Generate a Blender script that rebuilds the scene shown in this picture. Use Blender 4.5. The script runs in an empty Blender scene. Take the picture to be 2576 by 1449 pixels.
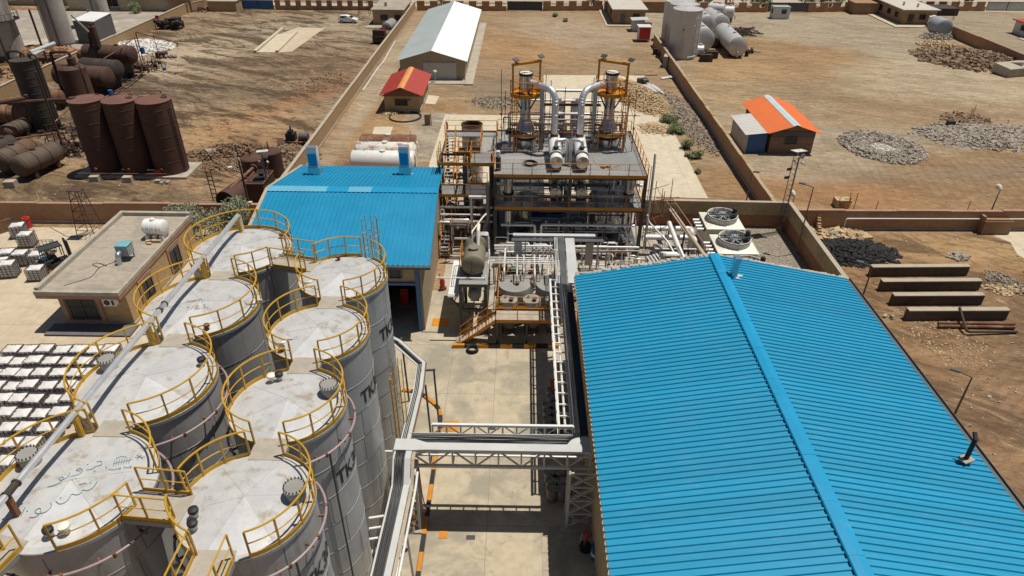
import bpy, math, random
from math import sin, cos, pi, radians, sqrt, atan2, hypot
from mathutils import Vector, Matrix
RND = random.Random(7)
scene = bpy.context.scene
COL = scene.collection

# ------------------------------------------------------------------ camera
CAM_H = 30.0
FPX, PITCH, YAW, ROLL = 1717.0, radians(32.55), radians(0.68), radians(0.4)
_fw = Vector((-sin(YAW)*cos(PITCH), cos(YAW)*cos(PITCH), -sin(PITCH)))
_rt0 = Vector((cos(YAW), sin(YAW), 0)); _up0 = _rt0.cross(_fw)
_rt = cos(ROLL)*_rt0 + sin(ROLL)*_up0
_up = -sin(ROLL)*_rt0 + cos(ROLL)*_up0
CAM = Vector((0, 0, CAM_H))
cd = bpy.data.cameras.new('camera'); co = bpy.data.objects.new('camera', cd); COL.objects.link(co)
cd.sensor_fit = 'HORIZONTAL'; cd.sensor_width = 36.0; cd.lens = FPX/2576*36.0
cd.clip_start = 0.5; cd.clip_end = 3000
co.matrix_world = Matrix(((_rt.x, _up.x, -_fw.x, 0), (_rt.y, _up.y, -_fw.y, 0), (_rt.z, _up.z, -_fw.z, CAM_H), (0, 0, 0, 1)))
scene.camera = co

# ------------------------------------------------------------------ sky, sun, exposure
SUN_DIR = Vector((0.285, 0.10, 1.0)).normalized()
w = bpy.data.worlds.new('World'); scene.world = w; w.use_nodes = True
nt = w.node_tree; bg = nt.nodes['Background']
sk = nt.nodes.new('ShaderNodeTexSky'); sk.sky_type = 'NISHITA'; sk.sun_disc = False
sk.sun_elevation = math.asin(SUN_DIR.z); sk.sun_rotation = atan2(SUN_DIR.x, SUN_DIR.y)
sk.altitude = 1200; sk.dust_density = 1.5
nt.links.new(sk.outputs[0], bg.inputs[0]); bg.inputs[1].default_value = 0.05
sl = bpy.data.lights.new('sun', 'SUN'); sl.energy = 4.4; sl.angle = radians(0.5); sl.color = (1.0, 0.94, 0.84)
so = bpy.data.objects.new('sun', sl); COL.objects.link(so); so.location = (20, 20, 80)
so.rotation_euler = SUN_DIR.to_track_quat('Z', 'Y').to_euler()
vs = scene.view_settings; vs.view_transform = 'Standard'; vs.look = 'None'; vs.exposure = 0.0; vs.gamma = 1.0

# ------------------------------------------------------------------ measuring: a survey point of the photo put back on its real plane
OFF = {0: (0, 0), 1: (0, 0), 2: (644, 0), 3: (1288, 0), 4: (1932, 0), 5: (0, 483), 6: (644, 483), 7: (1288, 483), 8: (1932, 483),
       9: (0, 966), 10: (644, 966), 11: (966, 966), 12: (1932, 966)}
def G(k, x, y, z=0.0):
    if k: x = OFF[k][0]+x/3; y = OFF[k][1]+y/3
    d = _rt*((x-1288)/FPX) - _up*((y-724.5)/FPX) + _fw
    t = (z-CAM_H)/d.z
    return CAM + d*t
def HT(k, bx, by, ty, z=0.0):
    """height reached by an upright that stands at a point of the plane z"""
    B = G(k, bx, by, z); t = OFF[k][1]+ty/3 if k else ty
    lo, hi = z, CAM_H-.3
    for _ in range(50):
        m = (lo+hi)/2; q = Vector((B.x, B.y, m))-CAM
        yy = 724.5-FPX*q.dot(_up)/q.dot(_fw)
        if yy > t: lo = m
        else: hi = m
    return m
def V(*a): return Vector(a)

# ------------------------------------------------------------------ mesh builder
class MB:
    def __init__(s): s.v = []; s.f = []; s.s = []; s.mi = []; s.m = 0
    def add(s, vs, fs, smooth=False):
        o = len(s.v); s.v += [tuple(p) for p in vs]
        for f in fs:
            s.f.append([i+o for i in f]); s.s.append(smooth); s.mi.append(s.m)
        return s
    def box(s, x0, y0, z0, x1, y1, z1):
        if x1 < x0: x0, x1 = x1, x0
        if y1 < y0: y0, y1 = y1, y0
        if z1 < z0: z0, z1 = z1, z0
        return s.add([(x0,y0,z0),(x1,y0,z0),(x1,y1,z0),(x0,y1,z0),(x0,y0,z1),(x1,y0,z1),(x1,y1,z1),(x0,y1,z1)],
              [(0,3,2,1),(4,5,6,7),(0,1,5,4),(1,2,6,5),(2,3,7,6),(3,0,4,7)])
    def cbox(s, c, h, rz=0, tilt=0):
        R = Matrix.Rotation(rz, 3, 'Z') @ Matrix.Rotation(tilt, 3, 'X'); c = Vector(c)
        P = [c + R@Vector((a*h[0], b*h[1], d*h[2])) for d in (-1, 1) for a, b in ((-1,-1),(1,-1),(1,1),(-1,1))]
        return s.add(P, [(0,3,2,1),(4,5,6,7),(0,1,5,4),(1,2,6,5),(2,3,7,6),(3,0,4,7)])
    def beam(s, p, q, w, h=None, up=(0,0,1)):
        h = w if h is None else h
        p = Vector(p); q = Vector(q); d = (q-p)
        if d.length < 1e-6: return s
        d.normalize(); u = Vector(up)
        if abs(d.dot(u)) > .98: u = Vector((0,1,0))
        a = d.cross(u).normalized(); b = a.cross(d).normalized()
        P = [r + a*(i*w/2) + b*(j*h/2) for r in (p, q) for i, j in ((-1,-1),(1,-1),(1,1),(-1,1))]
        return s.add(P, [(0,3,2,1),(4,5,6,7),(0,1,5,4),(1,2,6,5),(2,3,7,6),(3,0,4,7)][::1])
    def path(s, pts, r, n=8, closed=False):
        pts = [Vector(p) for p in pts]; N = len(pts); rings = []; a = None
        for i in range(N):
            if closed: t = pts[(i+1) % N]-pts[i-1]
            else: t = pts[min(i+1, N-1)]-pts[max(i-1, 0)]
            if t.length < 1e-9: t = Vector((0,0,1))
            t.normalize()
            if a is None:
                a = t.cross(Vector((0,0,1)))
                if a.length < .05: a = t.cross(Vector((0,1,0)))
            a = (a - t*a.dot(t)).normalized(); b = t.cross(a)
            k = 1.0
            if 0 < i < N-1 or closed:
                t1 = (pts[i]-pts[i-1]).normalized(); k = 1/max(.5, t1.dot(t))
            rr = r[i] if isinstance(r, (list, tuple)) else r
            rings.append([pts[i]+(a*cos(2*pi*j/n)+b*sin(2*pi*j/n))*rr*min(k, 1.4) for j in range(n)])
        P = [p for R in rings for p in R]; F = []
        for i in range(N if closed else N-1):
            i2 = (i+1) % N
            F += [(i*n+j, i*n+(j+1) % n, i2*n+(j+1) % n, i2*n+j) for j in range(n)]
        if not closed: F += [tuple(range(n))[::-1], tuple(range((N-1)*n, N*n))]
        return s.add(P, F, True)
    def tube(s, p, q, r, n=8): return s.path([p, q], r, n)
    def lathe(s, c, prof, n=32, a0=0, a1=2*pi, smooth=True, axis=None):
        """prof: (radius, height); axis: direction (default up)"""
        c = Vector(c); full = abs(a1-a0-2*pi) < 1e-6
        M = Matrix.Identity(3)
        if axis is not None: M = Vector(axis).normalized().to_track_quat('Z', 'Y').to_matrix()
        m = n if full else n+1; P = []; F = []
        for r, h in prof:
            for j in range(m):
                t = a0+(a1-a0)*j/n; P.append(c+M@Vector((r*cos(t), r*sin(t), h)))
        for i in range(len(prof)-1):
            for j in range(n):
                j2 = (j+1) % m
                F.append((i*m+j, i*m+j2, (i+1)*m+j2, (i+1)*m+j))
        return s.add(P, F, smooth)
    def cyl(s, c, r, h, n=20, axis=None, r2=None):
        r2 = r if r2 is None else r2
        return s.lathe(c, [(0.001, 0), (r, 0), (r2, h), (0.001, h)], n, axis=axis)
    def vessel(s, p, q, r, n=24, head=.35):
        p = Vector(p); q = Vector(q); L = (q-p).length
        pr = [(0.001, -head*r), (r*.45, -head*r*.9), (r*.8, -head*r*.55), (r*.96, -head*r*.2), (r, 0), (r, L), (r*.96, L+head*r*.2), (r*.8, L+head*r*.55), (r*.45, L+head*r*.9), (0.001, L+head*r)]
        return s.lathe(p, pr, n, axis=q-p)
    def prism(s, poly, z0, z1):
        n = len(poly)
        return s.add([(x, y, z0) for x, y in poly]+[(x, y, z1) for x, y in poly],
            [tuple(range(n))[::-1], tuple(range(n, 2*n))]+[(i, (i+1) % n, n+(i+1) % n, n+i) for i in range(n)])
    def slab(s, pts, t, n=None):
        pts = [Vector(p) for p in pts]; nn = Vector(n) if n else (pts[1]-pts[0]).cross(pts[2]-pts[1]).normalized()
        m = len(pts)
        return s.add(pts+[p-nn*t for p in pts], [tuple(range(m)), tuple(range(m, 2*m))[::-1]]+[((i+1) % m, i, m+i, m+(i+1) % m) for i in range(m)])
    def arc(s, cx, cy, z, r, a0, a1, rt, step=8, n=6):
        k = max(2, int(abs(a1-a0)/step)+1); f = abs(a1-a0) >= 359.9
        pts = [(cx+r*cos(radians(a0+(a1-a0)*i/(k-1 if not f else k))), cy+r*sin(radians(a0+(a1-a0)*i/(k-1 if not f else k))), z) for i in range(k)]
        return s.path(pts, rt, n, closed=f)
    def rock(s, c, a, rng=RND, flat=.7):
        sx, sy, sz = a*rng.uniform(.6, 1.3), a*rng.uniform(.6, 1.3), a*rng.uniform(.5, 1.1)*flat
        R = Matrix.Rotation(rng.uniform(0, 6.3), 3, 'Z') @ Matrix.Rotation(rng.uniform(-.7, .7), 3, 'X'); c = Vector(c)
        P = [c+R@Vector((x*sx*rng.uniform(.5, 1), y*sy*rng.uniform(.5, 1), z*sz*rng.uniform(.6, 1))) for z in (-1, 1) for x, y in ((-1,-1),(1,-1),(1,1),(-1,1))]
        return s.add(P, [(0,3,2,1),(4,5,6,7),(0,1,5,4),(1,2,6,5),(2,3,7,6),(3,0,4,7)])
    def corr(s, A, B, C, D, pitch=.33, h=.04, t=.03, duty=(.3, .12)):
        """ribbed sheet: A-B along the eave (ribs repeat along it), D-C along the ridge"""
        A, B, C, D = [Vector(p) for p in (A, B, C, D)]; nn = (B-A).cross(D-A).normalized()
        L = (B-A).length; k = max(1, round(L/pitch)); us = []
        for i in range(k):
            u0 = i/k; w1 = duty[0]/k; w2 = duty[1]/k
            us += [(u0, 0), (u0+1/k-w1-2*w2, 0), (u0+1/k-w1-w2, h), (u0+1/k-w2, h)]
        us.append((1, 0)); m = len(us)
        lo = [A.lerp(B, u)+nn*z for u, z in us]; hi = [D.lerp(C, u)+nn*z for u, z in us]
        P = lo+hi+[p-nn*t for p in lo]+[p-nn*t for p in hi]
        F = [(i, i+1, m+i+1, m+i) for i in range(m-1)]+[(2*m+i+1, 2*m+i, 3*m+i, 3*m+i+1) for i in range(m-1)]
        F += [(i+1, i, 2*m+i, 2*m+i+1) for i in range(m-1)]+[(m+i, m+i+1, 3*m+i+1, 3*m+i) for i in range(m-1)]
        F += [(0, m, 3*m, 2*m), (2*m-1, m-1, 3*m-1, 4*m-1)]
        return s.add(P, F)

ORG = {}
SMOOTH = radians(38)
def link(o, parent):
    COL.objects.link(o)
    if parent is not None: o.parent = parent
def build(name, mb, mat, parent=None, org=None):
    """ONE mesh object out of the builder; vertices are given in site coordinates"""
    if parent is not None: org = ORG[parent.name]
    if org is None:
        xs = [p[0] for p in mb.v]; ys = [p[1] for p in mb.v]; zs = [p[2] for p in mb.v]
        org = Vector(((min(xs)+max(xs))/2, (min(ys)+max(ys))/2, min(zs)))
    me = bpy.data.meshes.new(name)
    ox, oy, oz = org
    me.from_pydata([(x-ox, y-oy, z-oz) for x, y, z in mb.v], [], mb.f)
    me.polygons.foreach_set('use_smooth', mb.s)
    for m in (mat if isinstance(mat, (list, tuple)) else [mat]): me.materials.append(m)
    if isinstance(mat, (list, tuple)): me.polygons.foreach_set('material_index', mb.mi)
    me.validate(); me.update()
    if any(mb.s): me.set_sharp_from_angle(angle=SMOOTH)
    o = bpy.data.objects.new(name, me); link(o, parent)
    if parent is None: o.location = org
    ORG[o.name] = Vector(org)
    return o
def tag(o, label=None, cat=None, group=None, kind=None):
    if label: o['label'] = label
    if cat: o['category'] = cat
    if group: o['group'] = group
    if kind: o['kind'] = kind
    return o
def thing(name, label, cat, loc=(0, 0, 0), group=None):
    o = bpy.data.objects.new(name, None); o.empty_display_size = .3; COL.objects.link(o); o.location = loc
    ORG[o.name] = Vector(loc)
    return tag(o, label, cat, group)
SPLIT = set('leg support column saddle landing side_beam knee_brace stage_leg inlet_pipe feet guard_post bracket flange fan grille cradle dropper roof_vent channels stand nozzle gauge beam opening trim side_pipe hatch branch cover_slabs motor camera insulators solar top_pipe cowl grating bung footing bands seams nozzles'.split())
def pieces(mb):
    """the connected pieces of a builder"""
    pr = list(range(len(mb.v)))
    def find(i):
        while pr[i] != i: pr[i] = pr[pr[i]]; i = pr[i]
        return i
    for f in mb.f:
        a = find(f[0])
        for i in f[1:]: pr[find(i)] = a
    out = {}
    for k, f in enumerate(mb.f): out.setdefault(find(f[0]), []).append(k)
    res = []
    for ks in out.values():
        m = MB(); mp = {}
        for k in ks:
            for i in mb.f[k]:
                if i not in mp: mp[i] = len(m.v); m.v.append(mb.v[i])
            m.f.append([mp[i] for i in mb.f[k]]); m.s.append(mb.s[k]); m.mi.append(mb.mi[k])
        res.append(m)
    return res
def part(name, mb, mat, parent, label=None):
    if name in SPLIT and not isinstance(mat, list):
        ps = pieces(mb)
        if 1 < len(ps) <= 30:
            for p in ps[1:]:
                q = build(name, p, mat, parent)
                if label: q['label'] = label
            mb = ps[0]
    o = build(name, mb, mat, parent)
    if label: o['label'] = label
    return o
def single(name, mb, mat, label, cat, group=None, kind=None): return tag(build(name, mb, mat), label, cat, group, kind)
def struct(name, mb, mat): return tag(build(name, mb, mat), kind='structure')
def stuff(name, mb, mat, label, cat): return tag(build(name, mb, mat), label, cat, kind='stuff')
def dup(root, loc, rz=0, label=None, sc=None):
    r = root.copy(); COL.objects.link(r); r.location = loc; r.rotation_euler = (0, 0, rz)
    if sc: r.scale = (sc, sc, sc)
    if label: r['label'] = label
    for ch in root.children:
        c = ch.copy(); COL.objects.link(c); c.parent = r
        for gc in ch.children:
            d = gc.copy(); COL.objects.link(d); d.parent = c
    ORG[r.name] = Vector(loc)
    return r
def fillet(pts, rad, n=4):
    pts = [Vector(p) for p in pts]; out = [pts[0]]
    for i in range(1, len(pts)-1):
        a, b, c = pts[i-1], pts[i], pts[i+1]
        r = min(rad, (a-b).length*.49, (c-b).length*.49)
        p = b+(a-b).normalized()*r; q = b+(c-b).normalized()*r
        for k in range(n+1):
            t = k/n; out.append(p*(1-t)**2+b*2*t*(1-t)+q*t*t)
    out.append(pts[-1]); return out

# ------------------------------------------------------------------ materials
def sr(r, g, b):
    f = lambda c: (c/255/12.92 if c <= 10 else ((c/255+.055)/1.055)**2.4)
    return (f(r), f(g), f(b), 1)
class NT:
    def __init__(s, name):
        s.mat = bpy.data.materials.new(name); s.mat.use_nodes = True; s.t = s.mat.node_tree; s.b = s.t.nodes['Principled BSDF']
        s.geo = s.t.nodes.new('ShaderNodeNewGeometry'); s.pos = s.geo.outputs['Position']
    def n(s, typ, **kw):
        nd = s.t.nodes.new('ShaderNode'+typ)
        for k, v in kw.items(): setattr(nd, k, v)
        return nd
    def set(s, sock, v):
        if isinstance(v, bpy.types.NodeSocket): s.t.links.new(v, sock)
        else: sock.default_value = v
    def math(s, op, a, b=None, c=None, clamp=False):
        nd = s.n('Math', operation=op, use_clamp=clamp)
        for i, v in enumerate((a, b, c)):
            if v is not None: s.set(nd.inputs[i], v)
        return nd.outputs[0]
    def vec(s, op, a, b=None, out=0):
        nd = s.n('VectorMath', operation=op); s.set(nd.inputs[0], a)
        if b is not None: s.set(nd.inputs[1], b)
        return nd.outputs['Value' if out else 0]
    def noise(s, scale, detail=4, rough=.55, vec=None, dist=0):
        nd = s.n('TexNoise'); s.set(nd.inputs['Vector'], vec or s.pos)
        nd.inputs['Scale'].default_value = scale; nd.inputs['Detail'].default_value = detail; nd.inputs['Roughness'].default_value = rough; nd.inputs['Distortion'].default_value = dist
        return nd.outputs[0]
    def ramp(s, f, a, b):
        nd = s.n('MapRange', interpolation_type='SMOOTHSTEP'); s.set(nd.inputs[0], f); nd.inputs[1].default_value = a; nd.inputs[2].default_value = b
        return nd.outputs[0]
    def mix(s, f, a, b):
        nd = s.n('Mix', data_type='RGBA'); s.set(nd.inputs[0], f); s.set(nd.inputs[6], a); s.set(nd.inputs[7], b)
        return nd.outputs[2]
    def mul(s, c, f):
        nd = s.n('Mix', data_type='RGBA', blend_type='MULTIPLY'); nd.inputs[0].default_value = 1; s.set(nd.inputs[6], c)
        cb = s.n('CombineColor'); [s.t.links.new(f, cb.inputs[i]) for i in range(3)]; s.t.links.new(cb.outputs[0], nd.inputs[7])
        return nd.outputs[2]
    def bump(s, h, strength=.3, dist=.02):
        nd = s.n('Bump'); nd.inputs['Strength'].default_value = strength; nd.inputs['Distance'].default_value = dist
        s.t.links.new(h, nd.inputs['Height']); s.t.links.new(nd.outputs[0], s.b.inputs['Normal'])
    def done(s, col, rough=.7, metal=0, spec=None):
        s.set(s.b.inputs['Base Color'], col); s.set(s.b.inputs['Roughness'], rough); s.b.inputs['Metallic'].default_value = metal
        if spec is not None: s.b.inputs['Specular IOR Level'].default_value = spec
        return s.mat
def scl(c, k): return (c[0]*k, c[1]*k, c[2]*k, 1)
def stretch(t, v):
    return t.vec('MULTIPLY', t.pos, v)
def paint(name, col, rough=.55, metal=0, var=.18, sc=.9, stain=None, amt=.35, ssc=.6, streak=False, bump=0):
    t = NT(name); n1 = t.noise(sc, 5, .6); n2 = t.noise(sc*9, 3, .5)
    c = t.mix(t.ramp(n1, .3, .72), scl(col, 1-var), scl(col, 1+var*.6))
    c = t.mix(t.math('MULTIPLY', t.ramp(n2, .45, .75), .5), c, scl(col, 1-var*1.3))
    if stain:
        v = stretch(t, (1, 1, .12)) if streak else t.pos
        n3 = t.noise(ssc, 6, .65, v); m = t.ramp(n3, .62-amt*.3, .8-amt*.3)
        c = t.mix(t.math('MULTIPLY', m, min(1, amt*2)), c, stain)
    r = t.math('ADD', t.math('MULTIPLY', n1, .25), rough-.12)
    if bump: t.bump(n2, bump, .02)
    return t.done(c, r, metal)
def panelled(name, col, rough, pitch):
    """sheet roof whose sheets differ slightly from one another, with dust"""
    t = NT(name); s = t.n('SeparateXYZ'); t.t.links.new(t.pos, s.inputs[0]); wn = t.n('TexWhiteNoise', noise_dimensions='1D')
    t.t.links.new(t.math('FLOOR', t.math('MULTIPLY', s.outputs[1], 1/pitch)), wn.inputs['W'])
    n1 = t.noise(.25, 6, .65, None, .5); n2 = t.noise(2.5, 6, .7, stretch(t, (.35, 2.2, 1)))
    c = t.mix(wn.outputs[0], scl(col, .93), scl(col, 1.06))
    c = t.mix(t.math('MULTIPLY', t.ramp(n1, .5, .8), .14), c, (.08, .25, .38, 1))
    c = t.mix(t.math('MULTIPLY', t.ramp(n2, .52, .75), .35), c, (.13, .33, .45, 1))
    return t.done(c, t.math('ADD', t.math('MULTIPLY', n1, .2), rough-.1))
def brick(name, col, col2, mortar, sc=1.0, dirt=None, zsplit=None, amt=.4):
    t = NT(name)
    tan = t.vec('CROSS_PRODUCT', t.geo.outputs['Normal'], (0, 0, 1)); u = t.vec('DOT_PRODUCT', t.pos, tan, 1)
    sx = t.n('SeparateXYZ'); t.t.links.new(t.pos, sx.inputs[0]); cx = t.n('CombineXYZ')
    t.t.links.new(u, cx.inputs[0]); t.t.links.new(sx.outputs[2], cx.inputs[1])
    b = t.n('TexBrick'); t.t.links.new(cx.outputs[0], b.inputs['Vector'])
    b.inputs['Scale'].default_value = 1; b.inputs['Brick Width'].default_value = .24*sc; b.inputs['Row Height'].default_value = .085*sc; b.inputs['Mortar Size'].default_value = .012*sc
    b.inputs['Color1'].default_value = col; b.inputs['Color2'].default_value = col2; b.inputs['Mortar'].default_value = mortar
    c = b.outputs[0]
    if zsplit:
        z0, k1, k2 = zsplit
        b2 = t.n('TexBrick'); t.t.links.new(cx.outputs[0], b2.inputs['Vector'])
        for nm in ('Scale', 'Brick Width', 'Row Height', 'Mortar Size'): b2.inputs[nm].default_value = b.inputs[nm].default_value
        b2.inputs['Color1'].default_value = k1; b2.inputs['Color2'].default_value = k2; b2.inputs['Mortar'].default_value = scl(k2, 1.1)
        c = t.mix(t.math('GREATER_THAN', sx.outputs[2], z0), c, b2.outputs[0])
    n1 = t.noise(.5, 6, .65); n2 = t.noise(3, 4, .6)
    c = t.mix(t.math('MULTIPLY', t.ramp(n1, .42, .72), amt), c, dirt or scl(col, .55))
    c = t.mul(c, t.math('ADD', t.math('MULTIPLY', n2, .5), .75))
    t.bump(b.outputs[1], -.35, .01)
    return t.done(c, .9, 0, .2)
def concrete(name, col, stain, joint=None, sc=.25, amt=.6):
    t = NT(name); n1 = t.noise(sc, 7, .65, None, .6); n2 = t.noise(sc*6, 5, .6); n3 = t.noise(30, 2)
    c = t.mix(t.ramp(n2, .3, .7), scl(col, .9), scl(col, 1.08))
    c = t.mix(t.math('MULTIPLY', t.ramp(n1, .44, .62), amt), c, stain)
    n4 = t.noise(sc*2.3, 8, .72, None, 1.2); c = t.mix(t.math('MULTIPLY', t.ramp(n4, .56, .66), amt*.6), c, scl(stain, .75))
    if joint:
        s = t.n('SeparateXYZ'); t.t.links.new(t.pos, s.inputs[0])
        for ax, (p, o) in enumerate(joint):
            f = t.math('PINGPONG', t.math('ADD', s.outputs[ax], o), p/2)
            c = t.mix(t.math('MULTIPLY', t.math('LESS_THAN', f, .022), .55), c, scl(col, .45))
    t.bump(n3, .12, .01)
    return t.done(c, .85, 0, .25)

M = {}
M['tank_shell'] = paint('tank_shell', (.37, .37, .365, 1), .42, .0, .12, .6, (.22, .215, .2, 1), .42, 1.4, True)
M['tank_roof'] = paint('tank_roof', (.57, .57, .56, 1), .32, .15, .1, 1.6, (.34, .27, .17, 1), .36, 1.9, False, .05)
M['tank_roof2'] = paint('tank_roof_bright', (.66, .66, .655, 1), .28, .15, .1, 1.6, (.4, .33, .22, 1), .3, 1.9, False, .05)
M['yellow'] = paint('safety_yellow', (.55, .31, .02, 1), .45, 0, .15, 1.5, (.3, .16, .05, 1), .15, 3)
M['orange'] = paint('safety_orange', (.58, .225, .012, 1), .45, 0, .15, 1.5, (.3, .12, .03, 1), .15, 3)
M['pink'] = paint('primer_pipe', (.33, .25, .265, 1), .5, 0, .12, 2)
M['steel_dark'] = paint('dark_steel', (.052, .055, .058, 1), .5, 0, .2, 1)
M['steel_grey'] = paint('grey_steel', (.10, .105, .11, 1), .5, 0, .2, 1)
M['grating'] = paint('grating', (.30, .305, .30, 1), .6, 0, .15, .5)
M['rail_rust'] = paint('rust_rail', (.18, .075, .03, 1), .8, 0, .3, 2)
M['inox'] = paint('stainless', (.62, .61, .59, 1), .24, .95, .1, .8, (.35, .3, .25, 1), .2, .8, True)
M['clad'] = paint('aluminium_cladding', (.72, .72, .72, 1), .36, .6, .08, 1.2)
M['white'] = paint('white_paint', (.72, .72, .69, 1), .45, 0, .07, 1, (.5, .45, .36, 1), .2, 1.5)
M['white_pipe'] = paint('white_pipe', (.74, .74, .72, 1), .4, .1, .06, 1)
M['cream'] = paint('cream_panel', (.78, .74, .63, 1), .5, 0, .06, .8, (.5, .42, .28, 1), .15, .8)
M['black'] = paint('black_rubber', (.018, .018, .019, 1), .6, 0, .3, 2)
M['motor'] = paint('motor_green', (.03, .035, .03, 1), .5, 0, .3, 2)
M['teal'] = paint('teal_pump', (.03, .17, .17, 1), .5)
M['red'] = paint('red_paint', (.5, .03, .025, 1), .45, 0, .15, 1.5)
M['blue'] = paint('blue_paint', (.03, .12, .30, 1), .5, 0, .12, 1)
M['dblue'] = paint('deep_blue_panel', (.012, .085, .235, 1), .5, 0, .1, 1)
M['roof_blue'] = paint('blue_roof_sheet', (.002, .23, .42, 1), .5, 0, .07, .5, (.03, .30, .46, 1), .2, 2.5)
M['roof_blue2'] = panelled('blue_roof_sheet_dusty', (.004, .25, .43, 1), .55, 1.005)
M['ridge_blue'] = paint('blue_ridge_cap', (.003, .27, .5, 1), .45, 0, .06, .5, (.2, .38, .5, 1), .12, 1.2)
M['cap_pale'] = paint('pale_ridge_cap', (.5, .62, .65, 1), .5, 0, .05, .6)
M['roof_seam'] = paint('roof_seam', (.46, .45, .43, 1), .5)
M['ridge_pale'] = paint('pale_blue_cap', (.12, .40, .56, 1), .5, 0, .06, .5)
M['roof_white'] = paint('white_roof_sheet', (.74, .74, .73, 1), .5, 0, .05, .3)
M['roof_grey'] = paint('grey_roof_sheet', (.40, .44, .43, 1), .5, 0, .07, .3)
M['roof_red'] = paint('red_roof_sheet', (.44, .055, .035, 1), .55, 0, .1, .6, (.3, .06, .04, 1), .3, .5)
M['roof_orange'] = paint('orange_roof_sheet', (.72, .155, .025, 1), .55, 0, .06, .6)
M['cap_orange'] = paint('orange_ridge_cap', (.68, .30, .09, 1), .55, 0, .08, .6)
M['rust'] = paint('rusty_steel', (.09, .042, .028, 1), .8, 0, .25, .6, (.05, .022, .018, 1), .4, .5, True, .1)
M['rust_light'] = paint('light_rust', (.2, .085, .045, 1), .85, 0, .3, .7, (.36, .25, .14, 1), .35, .6, False, .1)
M['rust_dark'] = paint('sooty_steel', (.05, .036, .03, 1), .8, 0, .3, .6, (.12, .06, .04, 1), .35, .6, True, .1)
M['soot_tower'] = paint('sooty_tower', (.052, .045, .036, 1), .8, 0, .3, .7, (.1, .06, .04, 1), .3, .8, True, .1)
M['rusty_white'] = paint('rust_streaked_white', (.66, .63, .57, 1), .6, 0, .08, .8, (.32, .15, .06, 1), .55, 1.1, False)
M['rust_olive'] = paint('rusty_olive', (.125, .09, .06, 1), .8, 0, .3, .7, (.13, .06, .035, 1), .5, .7, False, .1)
M['stack_white'] = paint('stack_weathered_white', (.42, .39, .34, 1), .75, 0, .14, .5, (.16, .13, .10, 1), .45, .5, True)
M['silo'] = paint('silo_silver', (.52, .51, .49, 1), .45, .2, .08, .5, (.3, .28, .25, 1), .25, .6, True)
M['olive'] = paint('olive_tank', (.22, .195, .14, 1), .5, 0, .1, .8, (.22, .15, .07, 1), .3, .9)
M['greytank'] = paint('grey_tank', (.29, .285, .262, 1), .5, 0, .1, .8, (.25, .2, .14, 1), .2, 1)
M['drum'] = paint('steel_drum', (.26, .24, .2, 1), .55, .2, .2, 2, (.16, .1, .06, 1), .4, 2)
M['wood'] = paint('pallet_wood', (.22, .13, .07, 1), .9, 0, .3, 3)
M['sheet'] = paint('white_cover_sheet', (.69, .67, .645, 1), .6, 0, .12, 2.5, None, 0, 1, False, .6)
M['bottle'] = paint('white_plastic', (.6, .58, .56, 1), .5, 0, .1, 2)
M['wire'] = paint('cage_wire', (.12, .10, .095, 1), .6, .2, .3, 4)
M['plastic'] = paint('white_tank_plastic', (.8, .8, .78, 1), .4, 0, .03, 1)
M['cooler'] = paint('cooler_blue', (.16, .4, .48, 1), .55, 0, .12, 2, (.4, .3, .2, 1), .2, 2)
M['louvre'] = paint('louvre_grey', (.33, .36, .36, 1), .6, 0, .1, 2)
M['duct'] = paint('duct_sheet', (.55, .6, .63, 1), .3, .8, .08, 1)
M['stain_ply'] = paint('foam_patch', (.6, .57, .52, 1), .8, 0, .2, 4, (.3, .25, .2, 1), .4, 3, False, .5)
M['glass'] = paint('dark_glass', (.02, .022, .025, 1), .15, 0, .2, 1)
M['screen'] = paint('window_grey', (.09, .1, .1, 1), .4, 0, .2, 1)
M['bars'] = paint('window_bars', (.03, .03, .032, 1), .5)
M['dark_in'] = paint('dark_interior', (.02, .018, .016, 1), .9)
M['pale_steel'] = paint('pale_truss', (.52, .5, .46, 1), .5, 0, .1, 1, (.35, .25, .18, 1), .15, 2)
M['tray'] = paint('galvanised_tray', (.52, .53, .52, 1), .5, .05, .08, .6, (.45, .38, .3, 1), .15, .8)
M['saddle'] = M['rust_dark']
M['cable'] = paint('black_cable', (.02, .02, .022, 1), .55, 0, .3, 3)
M['hose'] = paint('rubber_hose', (.03, .03, .032, 1), .6)
M['rope'] = paint('pale_rope', (.5, .45, .33, 1), .9)
M['pole'] = paint('lamp_pole', (.12, .11, .1, 1), .5)
M['coping'] = paint('coping_stone', (.42, .36, .27, 1), .9, 0, .15, 1, (.3, .22, .15, 1), .3, 1)
M['plaster'] = paint('white_plaster', (.6, .58, .54, 1), .9, 0, .1, .8)
M['gatehouse'] = paint('tan_render', (.33, .2, .11, 1), .9, 0, .15, .8, (.22, .13, .07, 1), .3, .7)
M['stone'] = brick('stone_block', (.52, .43, .31, 1), (.44, .36, .25, 1), (.36, .29, .2, 1), 2.2, None, None, .3)
M['cblock'] = brick('grey_block', (.13, .125, .12, 1), (.1, .1, .1, 1), (.15, .145, .14, 1), 1.8, (.07, .07, .07, 1))
M['brick_tan'] = brick('tan_brick', (.40, .26, .13, 1), (.34, .21, .10, 1), (.40, .31, .2, 1), 1.0, (.34, .22, .12, 1), None, .3)
M['brick_red'] = brick('red_brick', (.36, .20, .105, 1), (.42, .24, .125, 1), (.4, .28, .18, 1), 1.0, (.26, .14, .075, 1))
M['brick_two'] = brick('red_brick_with_buff_top', (.30, .14, .075, 1), (.25, .11, .06, 1), (.3, .18, .11, 1), 1.0, (.2, .1, .06, 1), (1.3, (.46, .36, .21, 1), (.36, .27, .15, 1)))
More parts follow.
